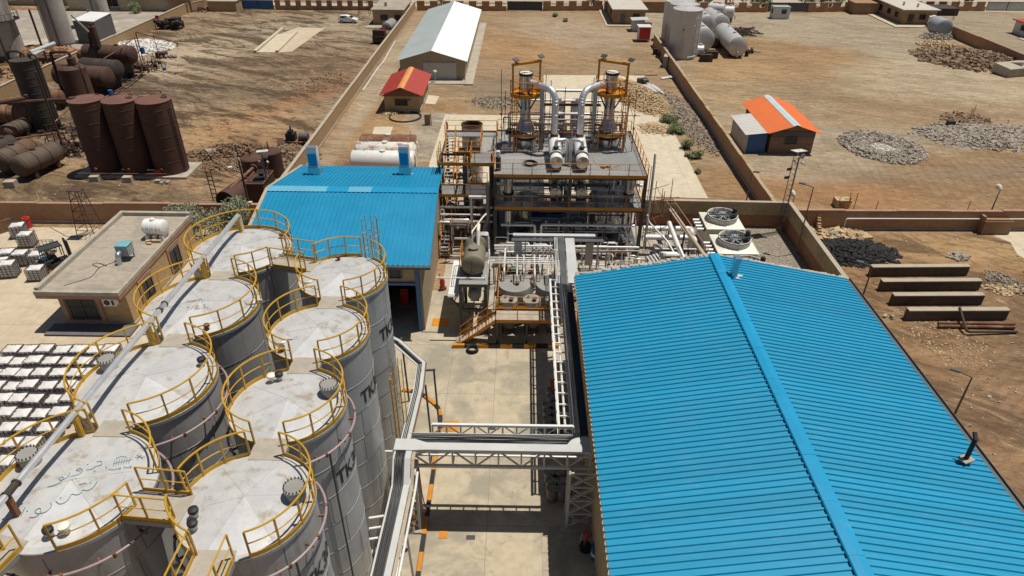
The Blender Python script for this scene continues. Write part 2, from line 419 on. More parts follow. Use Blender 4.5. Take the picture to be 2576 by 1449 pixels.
M['brick_office'] = brick('buff_brick', (.46, .31, .15, 1), (.38, .24, .11, 1), (.42, .33, .22, 1), 1.0, (.36, .22, .11, 1), None, .25)
M['brick_shed'] = brick('cream_brick', (.46, .39, .27, 1), (.38, .31, .2, 1), (.28, .22, .15, 1), 1.1, (.3, .24, .16, 1))
M['brick_brown'] = brick('brown_brick', (.25, .165, .10, 1), (.21, .135, .085, 1), (.26, .19, .13, 1), 1.0, (.09, .06, .045, 1))
M['trim_red'] = paint('red_stone_trim', (.36, .21, .14, 1), .85, 0, .15, 1.2)
M['roof_bitumen'] = concrete('grey_flat_roof', (.38, .33, .26, 1), (.27, .24, .2, 1), ((9999, 0), (1.0, 0)), .4, .8)
M['yard'] = concrete('yard_concrete', (.46, .395, .285, 1), (.27, .245, .195, 1), ((3.1, 1.52), (5.2, 2.4)), .26, .8)
M['apron'] = concrete('apron_concrete', (.52, .435, .315, 1), (.43, .345, .245, 1), ((4.2, 0), (4.2, 1)), .2, .5)
M['pad'] = concrete('pad_concrete', (.56, .485, .36, 1), (.48, .405, .29, 1), ((4.6, 0.4), (9, 1)), .2, .35)
M['conc'] = concrete('plain_concrete', (.42, .37, .3, 1), (.3, .26, .2, 1), None, .6, .6)
M['rubble_brown'] = paint('brown_rubble', (.26, .17, .105, 1), .95, 0, .4, 2, (.35, .25, .16, 1), .4, 3)
M['rubble_grey'] = paint('grey_rubble', (.37, .32, .26, 1), .95, 0, .3, 2, (.25, .21, .17, 1), .3, 2)
M['rubble_dark'] = paint('dark_gravel', (.31, .25, .185, 1), .95, 0, .35, 2)
M['brick_soot'] = brick('sooty_brick', (.13, .10, .075, 1), (.105, .08, .06, 1), (.15, .12, .095, 1), 1.0, (.05, .042, .035, 1), None, .5)
M['roof_tan'] = paint('dusty_flat_roof', (.52, .485, .42, 1), .8, 0, .1, .5, (.36, .3, .22, 1), .3, .5)
M['rubble_black'] = paint('black_waste', (.02, .019, .019, 1), .85, 0, .4, 2)
M['rubble_white'] = paint('white_debris', (.66, .64, .6, 1), .9, 0, .15, 2)
M['brickbat'] = paint('yellow_bricks', (.50, .36, .20, 1), .95, 0, .3, 2.5, (.62, .5, .34, 1), .4, 4)
M['firebrick'] = paint('orange_bricks', (.36, .185, .085, 1), .95, 0, .3, 2.5, (.25, .1, .05, 1), .35, 4)
M['soil'] = paint('brown_soil', (.235, .15, .09, 1), .95, 0, .3, 1.2, (.33, .21, .125, 1), .3, 2, False, .5)
def leafmat(name, c1, c2):
    t = NT(name); n1 = t.noise(1.6, 4); n2 = t.noise(9, 2)
    c = t.mix(t.ramp(n1, .35, .65), c1, c2); c = t.mix(t.math('MULTIPLY', t.ramp(n2, .4, .7), .5), c, scl(c2, 1.4))
    m = t.done(c, .65); t.b.inputs['Transmission Weight'].default_value = 0
    return m
M['leaf'] = leafmat('olive_leaves', (.15, .165, .105, 1), (.28, .295, .19, 1))
M['leaf2'] = leafmat('green_leaves', (.14, .18, .075, 1), (.26, .31, .14, 1))
M['bark'] = paint('bark', (.1, .07, .05, 1), .9)
# ------------------------------------------------------------------ the ground
def ground_mat():
    t = NT('site_ground')
    nb = t.noise(.035, 8, .6, None, .8); nm = t.noise(.22, 8, .65, None, .8); nf = t.noise(1.6, 9, .75); ng = t.noise(9, 4, .7)
    brown = (.30, .195, .115, 1); tan = (.40, .30, .20, 1); grey = (.335, .285, .225, 1); gravel = (.30, .262, .21, 1); dark = (.13, .092, .062, 1)
    c = t.mix(t.ramp(nb, .35, .65), brown, (.35, .25, .16, 1))
    wob = t.math('SUBTRACT', t.math('ADD', nb, t.math('MULTIPLY', nm, .9)), .95)
    fin = t.math('SUBTRACT', nf, .5)
    def zone(kind, cen, rad, rot, col, soft=.2, amt=1.0, amp=.9):
        nonlocal c
        p = t.vec('SUBTRACT', t.pos, (cen[0], cen[1], 0))
        if rot:
            r = t.n('VectorRotate', rotation_type='Z_AXIS'); t.t.links.new(p, r.inputs[0]); r.inputs['Angle'].default_value = -radians(rot); p = r.outputs[0]
        p = t.vec('MULTIPLY', p, (1/rad[0], 1/rad[1], 0))
        if kind == 'e': d = t.vec('LENGTH', p, None, 1)
        else:
            p = t.vec('ABSOLUTE', p); s = t.n('SeparateXYZ'); t.t.links.new(p, s.inputs[0]); d = t.math('MAXIMUM', s.outputs[0], s.outputs[1])
        d = t.math('ADD', d, t.math('ADD', t.math('MULTIPLY', wob, amp), t.math('MULTIPLY', fin, amp*.5)))
        m = t.math('MULTIPLY', t.ramp(d, 1+soft, 1-soft), amt)
        c = t.mix(m, c, col)
    # left dusty yard
    zone('r', (-48, 116), (24, 47), 0, (.27, .21, .15, 1), .06, 1, .12)
    zone('e', (-40, 140), (17, 16), 10, (.33, .285, .225, 1), .5)
    zone('e', (-58, 118), (9, 16), 0, (.40, .345, .27, 1), .5)
    zone('e', (-36, 84), (9, 11), 20, (.36, .25, .15, 1), .6)
    zone('e', (-31, 110), (5, 16), -8, (.25, .17, .115, 1), .7, .7)
    zone('e', (-50, 97), (22, 6), 12, (.19, .15, .115, 1), .6, .75, 1.6)
    zone('e', (-43, 117), (13, 3), 12, (.12, .085, .06, 1), .6, .85, 1.6)
    zone('e', (-34, 112), (8, 2.4), 20, (.12, .085, .06, 1), .6, .8, 1.6)
    zone('e', (-46, 138), (12, 1.6), 8, (.14, .11, .085, 1), .7, .8, 1.8)
    zone('e', (-38, 128), (3, 9), -20, (.25, .185, .13, 1), .7, .8, 1.8)
    zone('e', (-33, 94), (2.2, 16), -28, (.40, .235, .135, 1), .7, .75, 1.6)
    zone('e', (-30, 101), (2.5, 9), -22, (.24, .12, .075, 1), .8, .7, 1.6)
    zone('e', (-59, 100), (9, 5), 25, (.09, .07, .055, 1), .7, .8, 1.5)
    zone('e', (-66, 90), (9, 22), 0, (.16, .125, .095, 1), .5, .7, 1.3)
    zone('e', (-40, 66), (26, 8), 4, (.29, .205, .13, 1), .4, .9, 1.2)
    zone('e', (-52, 64.5), (14, 3), 3, (.15, .115, .08, 1), .6, .8, 2)
    zone('e', (-36, 62.5), (12, 2), 2, (.16, .125, .09, 1), .6, .75, 2)
    zone('e', (-33, 76), (5, 5), 0, (.23, .125, .075, 1), .7, .8, 1.5)
    # middle strip
    zone('r', (0, 118), (24, 46), 0, (.30, .225, .15, 1), .05, 1, .1)
    zone('r', (-16, 76), (8, 20), 0, (.30, .2, .12, 1), .1, 1, .2)
    zone('e', (10, 140), (12, 15), 0, (.35, .29, .225, 1), .5, .9, 1.4)
    zone('e', (0, 128), (8, 12), 30, (.36, .235, .13, 1), .6, .8, 1.4)
    zone('e', (-4, 104), (5, 7), 0, (.225, .185, .145, 1), .6, .8, 1.5)
    zone('e', (-22, 110), (1.8, 40), 0, (.36, .315, .25, 1), .5, .9, .8)
    zone('r', (-12.4, 82.5), (3.4, 8.5), 0, (.335, .31, .27, 1), .06, 1, .35)
    zone('e', (-17.5, 83), (3.6, 7.0), -10, (.40, .28, .16, 1), .4, .8)
    zone('e', (-18.5, 72), (2.5, 2.6), 0, (.10, .07, .05, 1), .7, .8, 1.8)
    # right yard
    zone('r', (54, 112), (29, 51), 0, (.335, .298, .24, 1), .05, 1, .12)
    zone('e', (44, 122), (17, 17), 12, (.315, .215, .125, 1), .22, .9, 1.1)
    zone('e', (34, 104), (9, 14), -15, (.375, .275, .17, 1), .4, .8)
    zone('e', (50, 102), (17, 7), -3, (.285, .225, .155, 1), .35, .9, .9)
    zone('e', (66, 108), (15, 14), 0, (.40, .345, .265, 1), .3, .85)
    zone('e', (76, 92), (13, 11), 0, (.43, .38, .29, 1), .4, .8)
    zone('e', (50, 92), (22, 7), 0, (.30, .22, .145, 1), .5, .8, 1.3)
    zone('e', (56, 70), (34, 11), 3, (.29, .195, .11, 1), .3, .9, 1.1)
    zone('e', (34, 66), (9, 6), 0, (.32, .185, .1, 1), .6, .8, 1.5)
    zone('e', (60, 74), (22, 3), 10, (.24, .19, .145, 1), .6, .8, 1.6)
    zone('e', (33, 75), (9, 5.5), 0, (.345, .30, .235, 1), .4, .9, 1)
    zone('r', (106, 122), (21.5, 46), 0, (.31, .272, .215, 1), .05, 1, .1)
    # lot at lower right
    zone('r', (46, 34), (21, 24), 0, (.27, .172, .10, 1), .06, 1, .2)
    zone('e', (42, 55), (13, 3.6), 0, (.36, .25, .145, 1), .5, .9)
    zone('e', (44, 42), (8.5, 6), 10, (.20, .145, .10, 1), .6, .85, 1.4)
    zone('e', (49, 48), (4, 3), 0, (.26, .215, .165, 1), .6, .8, 1.4)
    zone('e', (40, 37), (3, 2), 0, (.42, .31, .175, 1), .8, .8, 1.6)
    zone('e', (34, 31), (7, 9), 20, (.24, .165, .11, 1), .6, .7, 1.4)
    # tyre tracks
    for rot, sc, cen, rad, amt in ((62, 1.5, (-36, 104), (13, 30), .5), (-28, 1.3, (-50, 92), (16, 14), .4), (52, 1.6, (40, 30), (11, 13), .55), (8, 1.2, (60, 70), (26, 10), .35)):
        r = t.n('VectorRotate', rotation_type='Z_AXIS'); t.t.links.new(t.pos, r.inputs[0]); r.inputs['Angle'].default_value = radians(rot)
        wv = t.n('TexWave'); t.t.links.new(r.outputs[0], wv.inputs[0]); wv.inputs['Scale'].default_value = sc*.25; wv.inputs['Distortion'].default_value = 9; wv.inputs['Detail'].default_value = 4; wv.inputs['Detail Scale'].default_value = .35
        p = t.vec('MULTIPLY', t.vec('SUBTRACT', t.pos, (cen[0], cen[1], 0)), (1/rad[0], 1/rad[1], 0)); d = t.math('ADD', t.vec('LENGTH', p, None, 1), wob)
        m = t.math('MULTIPLY', t.math('MULTIPLY', t.ramp(wv.outputs[1], .62, .85), t.ramp(d, 1.2, .6)), amt)
        c = t.mix(t.math('MULTIPLY', m, t.ramp(nf, .3, .6)), c, (.15, .115, .085, 1))
    streak = t.noise(.5, 6, .7, stretch(t, (.5, 1.6, 1)), 1.5)
    # oily, trampled mottling: strong over the left yard, light elsewhere
    rv = t.n('VectorRotate', rotation_type='Z_AXIS'); t.t.links.new(t.pos, rv.inputs[0]); rv.inputs['Angle'].default_value = .5
    mo = t.noise(.12, 10, .72, t.vec('MULTIPLY', rv.outputs[0], (.55, 1.6, 1)), 1.2); mo2 = t.noise(.4, 10, .75, t.vec('MULTIPLY', rv.outputs[0], (.45, 1.5, 1)), 1.6)
    mo3 = t.noise(1.3, 8, .75, t.vec('MULTIPLY', rv.outputs[0], (.5, 1.3, 1)), .8)
    sp = t.n('SeparateXYZ'); t.t.links.new(t.pos, sp.inputs[0])
    left = t.math('ADD', t.math('MULTIPLY', t.ramp(sp.outputs[0], -23.5, -24.5), .72), .28)
    left = t.math('MAXIMUM', left, t.math('MULTIPLY', t.math('MULTIPLY', t.ramp(sp.outputs[0], 25.6, 26.4), t.ramp(sp.outputs[1], 58.5, 57)), .85))
    dk = t.mix(t.ramp(sp.outputs[0], -23.5, -24.5), (.125, .085, .056, 1), (.085, .062, .043, 1))
    c = t.mix(t.math('MULTIPLY', t.math('MULTIPLY', t.ramp(mo, .48, .57), left), .93), c, dk)
    c = t.mix(t.math('MULTIPLY', t.math('MULTIPLY', t.ramp(mo2, .52, .6), left), .8), c, dk)
    c = t.mix(t.math('MULTIPLY', t.math('MULTIPLY', t.ramp(mo3, .54, .64), left), .6), c, dk)
    c = t.mix(t.math('MULTIPLY', t.math('MULTIPLY', t.ramp(mo2, .46, .36), left), .55), c, (.42, .34, .25, 1))
    c = t.mul(c, t.math('ADD', t.math('MULTIPLY', t.ramp(streak, .25, .75), .44), .76))
    c = t.mul(c, t.math('ADD', t.math('MULTIPLY', t.ramp(nf, .25, .75), .42), .79))
    c = t.mul(c, t.math('ADD', t.math('MULTIPLY', t.ramp(ng, .25, .75), .4), .8))
    wm = t.n('Mix', data_type='RGBA', blend_type='MULTIPLY'); wm.inputs[0].default_value = 1; t.set(wm.inputs[6], c); wm.inputs[7].default_value = (1.02, .95, .83, 1); c = wm.outputs[2]
    t.bump(t.math('ADD', t.math('MULTIPLY', nf, .8), t.math('MULTIPLY', ng, .4)), .75, .16)
    return t.done(c, .95, 0, .15)
M['ground'] = ground_mat()
def grid_sheet(x0, y0, x1, y1, z):
    return MB().add([(x0, y0, z), (x1, y0, z), (x1, y1, z), (x0, y1, z)], [(0, 1, 2, 3)])
struct('ground', grid_sheet(-500, -60, 500, 900, 0), M['ground'])
# loose gravel yards, concrete sheets: each 4 mm and more above the one below
struct('concrete_apron', MB().box(-90, 8, -.2, -15.9, 56.5, .012), M['apron'])
struct('concrete_yard', MB().box(-15.9, 4, -.2, 4.2, 46.5, .020), M['yard'])
struct('concrete_pad', MB().prism([(-10.4, 66), (19.4, 64.6), (19.6, 110.6), (3.5, 110.3), (3.0, 90.2), (-10.3, 90.4)], -.2, .05), M['pad'])
struct('plant_floor', MB().box(-6.3, 46.5, -.2, 14, 66, .014), M['conc'])
t_ = NT('plant_gravel'); na = t_.noise(7, 5, .75); nb_ = t_.noise(.3, 4); nc = t_.noise(22, 2)
t_.bump(na, .9, .12)
M['gravel'] = t_.done(t_.mix(t_.math('MULTIPLY', t_.ramp(nb_, .55, .75), .5), t_.mix(t_.ramp(na, .35, .65), (.13, .11, .085, 1), (.40, .35, .28, 1)), (.33, .19, .09, 1)), .95, 0, .2)
struct('gravel_yard', MB().box(14, 38, -.2, 24.9, 58.3, .03), M['gravel'])
# far road and field beyond the front wall
struct('road', grid_sheet(-400, 172, 400, 186, .012), paint('dusty_road', (.42, .36, .28, 1), .95, 0, .1, .2))
struct('pavement', grid_sheet(-400, 166.5, 400, 170, .02), M['apron'])
# forecourt at upper left
struct('forecourt', grid_sheet(-130, 118, -73.5, 158, .012), paint('pale_forecourt', (.34, .295, .24, 1), .95, 0, .2, .3, (.52, .47, .39, 1), .4, .12, False, .3))

# ------------------------------------------------------------------ walls
def wall(name, pts, h, th, mat, label, cop=True, steps=None, foot=None, cap=None):
    """a free-standing brick wall along pts, with its coping as a part"""
    P = [Vector((p[0], p[1], 0)) for p in pts]
    o = thing(name, label, 'wall', P[0])
    b = MB(); cp = MB(); ft = MB()
    for a, c in zip(P, P[1:]):
        L = (c-a).length; d = (c-a)/L; k = max(1, round(L/(steps or 1e9)))
        for i in range(k):
            p = a+d*(L*i/k); q = a+d*(L*(i+1)/k); hh = h+(0 if not steps else RND.uniform(-.05, .05))
            b.beam(p+V(0, 0, hh/2), q+V(0, 0, hh/2), th, hh)
            if cop: cp.beam(p+V(0, 0, hh+.035), q+V(0, 0, hh+.035), th+.08, .07)
        if foot: ft.beam(a+V(0, 0, foot/2), c+V(0, 0, foot/2), th+.12, foot)
    part('masonry', b, mat, o)
    if cop: part('coping', cp, cap or M['coping'], o)
    if foot: part('footing', ft, M['conc'], o)
    return o
wall('boundary_wall', [(-24.2, 61.5), (-24.2, 110), (-24, 161.5)], 2.0, .3, M['brick_tan'], 'long tan brick wall between the dusty left yard and the white shed', True, 12, .3)
wall('boundary_wall', [(24.4, 58.4), (24.4, 131.4)], 1.95, .3, M['brick_red'], 'long red brick wall running back to the tall silver silos', True, 2.2, .25, M['brick_tan'])
wall('boundary_wall', [(-95, 56.9), (-20.4, 57.9)], 2.0, .3, M['brick_red'], 'red brick wall behind the flat roofed office', True, 6, .3, M['trim_red'])
wall('plant_wall', [(10.9, 58.7), (25.0, 58.45)], 2.55, .3, M['brick_two'], 'two tone brick wall behind the cooling towers', True)
wall('plant_wall', [(25.2, 58.3), (25.0, 36)], 2.6, .3, M['brick_two'], 'two tone brick wall along the gravel strip beside the lamp post', True)
wall('boundary_wall', [(25.4, 58.1), (70, 59.0)], 1.95, .3, M['brick_red'], 'red brick wall with a white pipe behind the black waste heap', True, 5, .2, M['trim_red'])
wall('boundary_wall', [(84.2, 60), (84.2, 141)], 1.9, .3, M['brick_red'], 'brown brick wall at the far right past the rubble heaps', True, 9, None, M['trim_red'])
wall('compound_wall', [(-73.2, 66), (-73.2, 156.5)], 1.9, .35, M['brick_tan'], 'tan rendered wall behind the sooty refinery tanks', True, 15)
wall('compound_wall', [(-73, 156.8), (-71, 161)], 1.9, .3, M['brick_tan'], 'short tan wall return by the far left corner pump house', True)
def piers(name, x0, x1, y0, y1, label, low=1.0, high=1.95, pitch=2.9, pw=1.7, skip=None, slot=False):
    o = thing(name, label, 'wall', (x0, y0, 0)); b = MB(); c = MB(); r = MB()
    Y = lambda x: y0+(y1-y0)*(x-x0)/(x1-x0)
    a = V(x0, y0, 0); e = V(x1, y1, 0)
    b.beam(a+V(0, 0, low/2), e+V(0, 0, low/2), .35, low)
    x = x0
    while x < x1-.3:
        q = min(x+pw, x1)
        b.beam(V(x, Y(x), low+(high-low)/2), V(q, Y(q), low+(high-low)/2), .35, high-low)
        c.beam(V(x-.03, Y(x), high+.04), V(q+.03, Y(q), high+.04), .45, .08)
        if q < x1:
            for k in range(1, 6): 
                xx = q+(pitch-pw)*k/6
                if xx < x1: r.beam(V(xx, Y(xx), low), V(xx, Y(xx), high-.1), .03)
            r.beam(V(q, Y(q), high-.15), V(min(q+pitch-pw, x1), Y(q), high-.15), .03)
        x += pitch
    if slot: c.beam(a+V(0, 0, high+.06), e+V(0, 0, high+.06), .5, .12)
    part('masonry', b, M['brick_red'], o); part('coping', c, M['trim_red'], o); part('railing', r, M['bars'], o)
piers('street_wall', -55.2, -31.5, 161.5, 162.2, 'far street wall of square recesses left of the flat roofed gatehouse', .75, 1.95, 2.3, 1.1, slot=True)
piers('street_wall', -23.6, -3.6, 162.2, 162.6, 'far street wall with gaps behind the white roofed shed')
piers('street_wall', 4.6, 18.2, 163.2, 164.2, 'far street wall with gaps left of the brown corner block')
piers('street_wall', 34, 55, 163.6, 163.9, 'far street wall with gaps behind the silver tanks')
piers('street_wall', 64.2, 73.4, 164.3, 165.6, 'short far street wall with gaps beside the long gatehouse')
piers('street_wall', 89, 105.6, 167.2, 167.4, 'far street wall with gaps at the upper right')
piers('street_wall', 115.5, 140, 168.5, 169, 'far street wall right of the pale sheet gate')
def gate(x0, x1, y, label, mat, h=2.0):
    o = thing('sheet_gate', label, 'gate', (x0, y, 0)); b = MB()
    k = int((x1-x0)/.5)
    for i in range(k):
        xa = x0+(x1-x0)*i/k; b.box(xa, y+(.03 if i % 2 else 0), .1, xa+(x1-x0)/k, y+.08, h)
    part('leaf_panels', b, mat, o); f = MB(); f.beam((x0, y-.04, h-.1), (x1, y-.04, h-.1), .08); f.beam((x0, y-.04, .2), (x1, y-.04, .2), .08)
    for x in (x0, (x0+x1)/2, x1): f.beam((x, y-.04, .1), (x, y-.04, h+.1), .1)
    part('frame', f, M['bars'], o)
gate(-62.5, -55.6, 161.4, 'blue sheet metal gate in the far street wall', M['blue'])
gate(-3.4, 4.4, 162.8, 'dark sheet metal gate behind the open dirt yard', M['steel_dark'])
gate(55.2, 64, 164.1, 'dark grey sheet gate behind the little white cabin', M['steel_grey'])
gate(106, 115.2, 167.6, 'pale grey sheet gate at the far right', M['tray'])
single('corner_block', MB().box(18.4, 162.2, 0, 33.8, 164.6, 2.15).box(18.3, 162.1, 2.15, 33.9, 164.7, 2.25), M['gatehouse'], 'low brown rendered corner block behind the flat roofed gatehouse', 'building')
single('corner_block', MB().box(73.6, 162.2, 0, 79, 166.5, 2.3).box(73.5, 162.1, 2.3, 79.1, 166.6, 2.4), M['gatehouse'], 'brown rendered block left of the long gatehouse', 'building')

# ------------------------------------------------------------------ small buildings
def window(o, p, q, z0, z1, nrm, bars=0, mat=None, sill=True):
    """window on a wall face from p to q; nrm points outwards"""
    p = Vector((p[0], p[1], 0)); q = Vector((q[0], q[1], 0)); n = Vector((nrm[0], nrm[1], 0)).normalized(); d = (q-p).normalized()
    f = MB(); t = .07
    for a, b in (((p, z0), (q, z0)), ((p, z1), (q, z1)), ((p, z0), (p, z1)), ((q, z0), (q, z1)), (((p+q)/2, z0), ((p+q)/2, z1))):
        f.beam(a[0]+n*.04+V(0, 0, a[1]), b[0]+n*.04+V(0, 0, b[1]), t, .1, n)
    w_ = part('window', f, M['steel_grey'], o)
    g = MB(); g.slab([p+n*.02+V(0, 0, z0), q+n*.02+V(0, 0, z0), q+n*.02+V(0, 0, z1), p+n*.02+V(0, 0, z1)], .03, n); part('pane', g, mat or M['glass'], w_)
    if bars:
        b = MB()
        for i in range(1, bars): r = p.lerp(q, i/bars); b.beam(r+n*.1+V(0, 0, z0), r+n*.1+V(0, 0, z1), .03)
        for z in (z0+.1, (z0+z1)/2, z1-.1): b.beam(p+n*.1+V(0, 0, z), q+n*.1+V(0, 0, z), .03)
        part('grille', b, M['bars'], w_)
    return w_
def door(o, p, q, h, nrm, mat, handle=True):
    p = Vector((p[0], p[1], 0)); q = Vector((q[0], q[1], 0)); n = Vector((nrm[0], nrm[1], 0)).normalized()
    b = MB(); b.slab([p+n*.05, q+n*.05, q+n*.05+V(0, 0, h), p+n*.05+V(0, 0, h)], .06, n)
    d_ = part('door', b, mat, o)
    if handle: c = p.lerp(q, .85); part('handle', MB().beam(c+n*.1+V(0, 0, 1.0), c+n*.1+V(0, 0, 1.2), .04), M['tray'], d_)
    return d_
def gable(name, label, x0, x1, y0, y1, ze, zr, wall_mat, mL, mR, mcap, over=.4, foot=True, xr=None, axis_y=True, cat='building', pitch=.4):
    """gabled building, ridge along Y"""
    xm = (x0+x1)/2 if xr is None else xr
    o = thing(name, label, cat, ((x0+x1)/2, (y0+y1)/2, 0)); b = MB()
    sl = lambda x: zr-(zr-ze)*abs(x-xm)/((x1-x0)/2)
    b.add([(x0, y0, 0), (x1, y0, 0), (x1, y0, ze-.05), (xm, y0, zr-.06), (x0, y0, ze-.05), (x0, y1, 0), (x1, y1, 0), (x1, y1, ze-.05), (xm, y1, zr-.06), (x0, y1, ze-.05)],
          [(0, 1, 2, 3, 4), (6, 5, 9, 8, 7), (1, 6, 7, 2), (5, 0, 4, 9), (2, 7, 8, 3), (9, 4, 3, 8)])
    part('wall', b, wall_mat, o)
    if foot: part('plinth', MB().box(x0-.06, y0-.06, 0, x1+.06, y1+.06, .35), M['conc'], o)
    e = over; dz = (zr-ze)/((x1-x0)/2)*e
    r = part('roof', MB().corr((x0-e, y1+e, ze-dz+.04), (x0-e, y0-e, ze-dz+.04), (xm, y0-e, zr+.04), (xm, y1+e, zr+.04), pitch), mL, o)
    part('roof', MB().corr((x1+e, y0-e, ze-dz+.04), (x1+e, y1+e, ze-dz+.04), (xm, y1+e, zr+.04), (xm, y0-e, zr+.04), pitch), mR, o)
    if mcap:
        c = MB(); cw = min(.55, (x1-x0)*.09); dd = (zr-ze)/((x1-x0)/2)*cw
        c.slab([(xm-cw, y0-e-.02, zr-dd+.1), (xm, y0-e-.02, zr+.12), (xm, y1+e+.02, zr+.12), (xm-cw, y1+e+.02, zr-dd+.1)], .02, (0, 0, 1))
        c.slab([(xm, y0-e-.02, zr+.12), (xm+cw, y0-e-.02, zr-dd+.1), (xm+cw, y1+e+.02, zr-dd+.1), (xm, y1+e+.02, zr+.12)], .02, (0, 0, 1))
        part('ridge_cap', c, mcap, o)
    return o
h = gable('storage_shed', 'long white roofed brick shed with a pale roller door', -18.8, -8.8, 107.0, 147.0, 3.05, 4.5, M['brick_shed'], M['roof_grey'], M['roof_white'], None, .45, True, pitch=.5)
b = MB(); 
for i in range(16): b.box(-15.2, 106.86+(.02 if i % 2 else 0), .05+i*.165, -10.1, 107, .05+(i+1)*.165)
part('roller_door', b, paint('pale_roller_door', (.5, .48, .43, 1), .6, 0, .05, 1), h)
struct('shed_path', MB().box(-8.74, 104.2, -.1, -7.4, 148.6, .22), M['conc']); struct('shed_forecourt', MB().box(-15.6, 104.6, -.1, -8.8, 106.9, .12), M['conc'])
h = gable('guard_hut', 'small brick hut with a bright red roof and orange ridge', -18.55, -13.75, 91.2, 100.6, 2.6, 3.45, M['brick_office'], M['roof_red'], M['roof_red'], M['cap_orange'], .55, True, pitch=.28)
window(h, (-17.1, 91.2), (-15.4, 91.2), .95, 1.8, (0, -1), 7)
part('fascia', MB().slab([(-19.05, 90.62, 2.35), (-13.25, 90.62, 2.35), (-16.15, 90.62, 3.3)], .04, (0, -1, 0)), M['rust_light'], h)
s_ = part('plate', MB().box(-15.3, 91.12, 1.65, -14.95, 91.19, 1.85), M['blue'], h); door(h, (-13.75, 93.6), (-13.75, 94.6), 2.0, (1, 0), M['steel_grey'])
struct('hut_step', MB().prism([(-13.6, 95), (-12.1, 94.6), (-11.9, 98.5), (-13.6, 99)], -.1, .06), M['pad'])
h = gable('workshop_hut', 'small brick hut with a bright orange roof and pale blue ridge', 29.4, 34.5, 77.6, 88.2, 2.75, 3.55, M['brick_brown'], M['roof_orange'], M['roof_orange'], M['cap_pale'], .6, False, pitch=.45)
window(h, (31.1, 77.6), (32.5, 77.6), 1.15, 2.2, (0, -1), 8, M['screen'])
part('gable_panel', MB().prism([(29.42, 77.52), (34.48, 77.52), (34.48, 77.59), (29.42, 77.59)], 2.0, 2.72), M['cblock'], h)
h = thing('lean_to', 'grey roofed sheet lean-to with a deep blue end panel', 'shed', (27.7, 80.8, 0))
part('wall', MB().box(26.65, 77.6, 0, 28.95, 84.2, 2.25), M['plaster'], h); part('end_panel', MB().box(26.75, 77.5, .05, 28.92, 77.58, 2.35), M['dblue'], h)
part('roof', MB().corr((26.3, 84.5, 2.3), (26.3, 77.35, 2.3), (29.25, 77.35, 2.62), (29.25, 84.5, 2.62), .5, .03), paint('patched_sheet', (.5, .49, .46, 1), .55, .1, .1, .7, (.45, .3, .2, 1), .35, .6), h)
def flat_house(name, label, x0, x1, y0, y1, hh, wm, roofm, wins=(), doors=(), over=.35, slabm=None, cat='building'):
    o = thing(name, label, cat, ((x0+x1)/2, (y0+y1)/2, 0))
    part('wall', MB().box(x0, y0, 0, x1, y1, hh), wm, o)
    part('roof', MB().box(x0-over, y0-over, hh, x1+over, y1+over, hh+.18), roofm, o)
    for a in wins: window(o, *a)
    for a in doors: door(o, *a)
    return o
h = flat_house('gatehouse', 'tan gatehouse with a grey flat roof behind the rusty truck', -30.4, -24.3, 146.3, 157, 2.9, M['brick_tan'], M['roof_bitumen'], [((-28.9, 146.3), (-27.4, 146.3), 1.0, 2.0, (0, -1), 5), ((-26, 146.3), (-24.9, 146.3), 1.0, 2.0, (0, -1), 4)])
part('roof_vent', MB().cyl((-28.3, 150, 3.08), .25, .6, 10).cyl((-28.3, 150, 3.6), .4, .2, 10), M['conc'], h)
struct('gatehouse_step', MB().box(-31.5, 143.3, -.1, -26, 146.2, .15), M['conc'])
h = flat_house('gatehouse', 'tan gatehouse with a white flat roof beside the red cabinet', 18.8, 25.3, 149, 162, 2.9, M['gatehouse'], M['roof_tan'], [((22.8, 149), (24.1, 149), 1.1, 2.1, (0, -1), 4), ((18.8, 153), (18.8, 155), 1.1, 2.1, (-1, 0), 4)], [((20.2, 149), (21.2, 149), 2.1, (0, -1), M['steel_grey'])], .4)
struct('gatehouse_path', MB().box(17.2, 147.2, -.1, 26.5, 148.9, .14).box(17.2, 148.9, -.1, 18.7, 164, .14), M['apron'])
h = flat_house('gatehouse', 'long tan gatehouse with a white flat roof at the right wall', 79.2, 86, 151.4, 171, 2.9, M['gatehouse'], M['roof_tan'], [((82.6, 151.4), (83.9, 151.4), 1.1, 2.1, (0, -1), 4)]+[((79.2, y), (79.2, y+1.5), 1.1, 2.1, (-1, 0), 4) for y in (153.5, 157, 161, 165)], [((80.3, 151.4), (81.5, 151.4), 2.15, (0, -1), M['glass']), ((84.6, 151.4), (85.6, 151.4), 2.15, (0, -1), M['steel_grey'])], .45)
part('roof_vent', MB().cyl((81, 156, 3.1), .2, .7, 8).cyl((83, 154, 3.1), .2, .7, 8), M['brickbat'], h)
struct('gatehouse_apron', MB().box(76.8, 148.6, -.1, 87.5, 151.3, .16).box(76.8, 151.3, -.1, 79.1, 171, .16), M['apron'])
h = flat_house('site_cabin', 'little white cabin with two windows on the open gravel', 53.9, 57.4, 156.2, 158.4, 2.3, M['plaster'], M['louvre'], [((55.6, 156.2), (56.6, 156.2), 1.1, 1.9, (0, -1), 0), ((53.9, 156.8), (53.9, 157.6), 1.1, 1.9, (-1, 0), 0)], [], .06)
h = flat_house('site_cabin', 'white cabin with a red and white roof at the far right edge', 98.5, 104.5, 140, 145, 2.4, M['plaster'], M['roof_red'], [((99.5, 140), (100.7, 140), 1.0, 1.9, (0, -1), 4), ((98.5, 141.5), (98.5, 142.8), 1.0, 1.9, (-1, 0), 4)], [], .5)
struct('cabin_pad', MB().box(96.5, 138, -.1, 106, 139.9, .12), M['apron'])
h = thing('switch_cabinet', 'bright red steel cabinet on legs beside the long red wall', 'cabinet', (23.3, 134.5, 0))
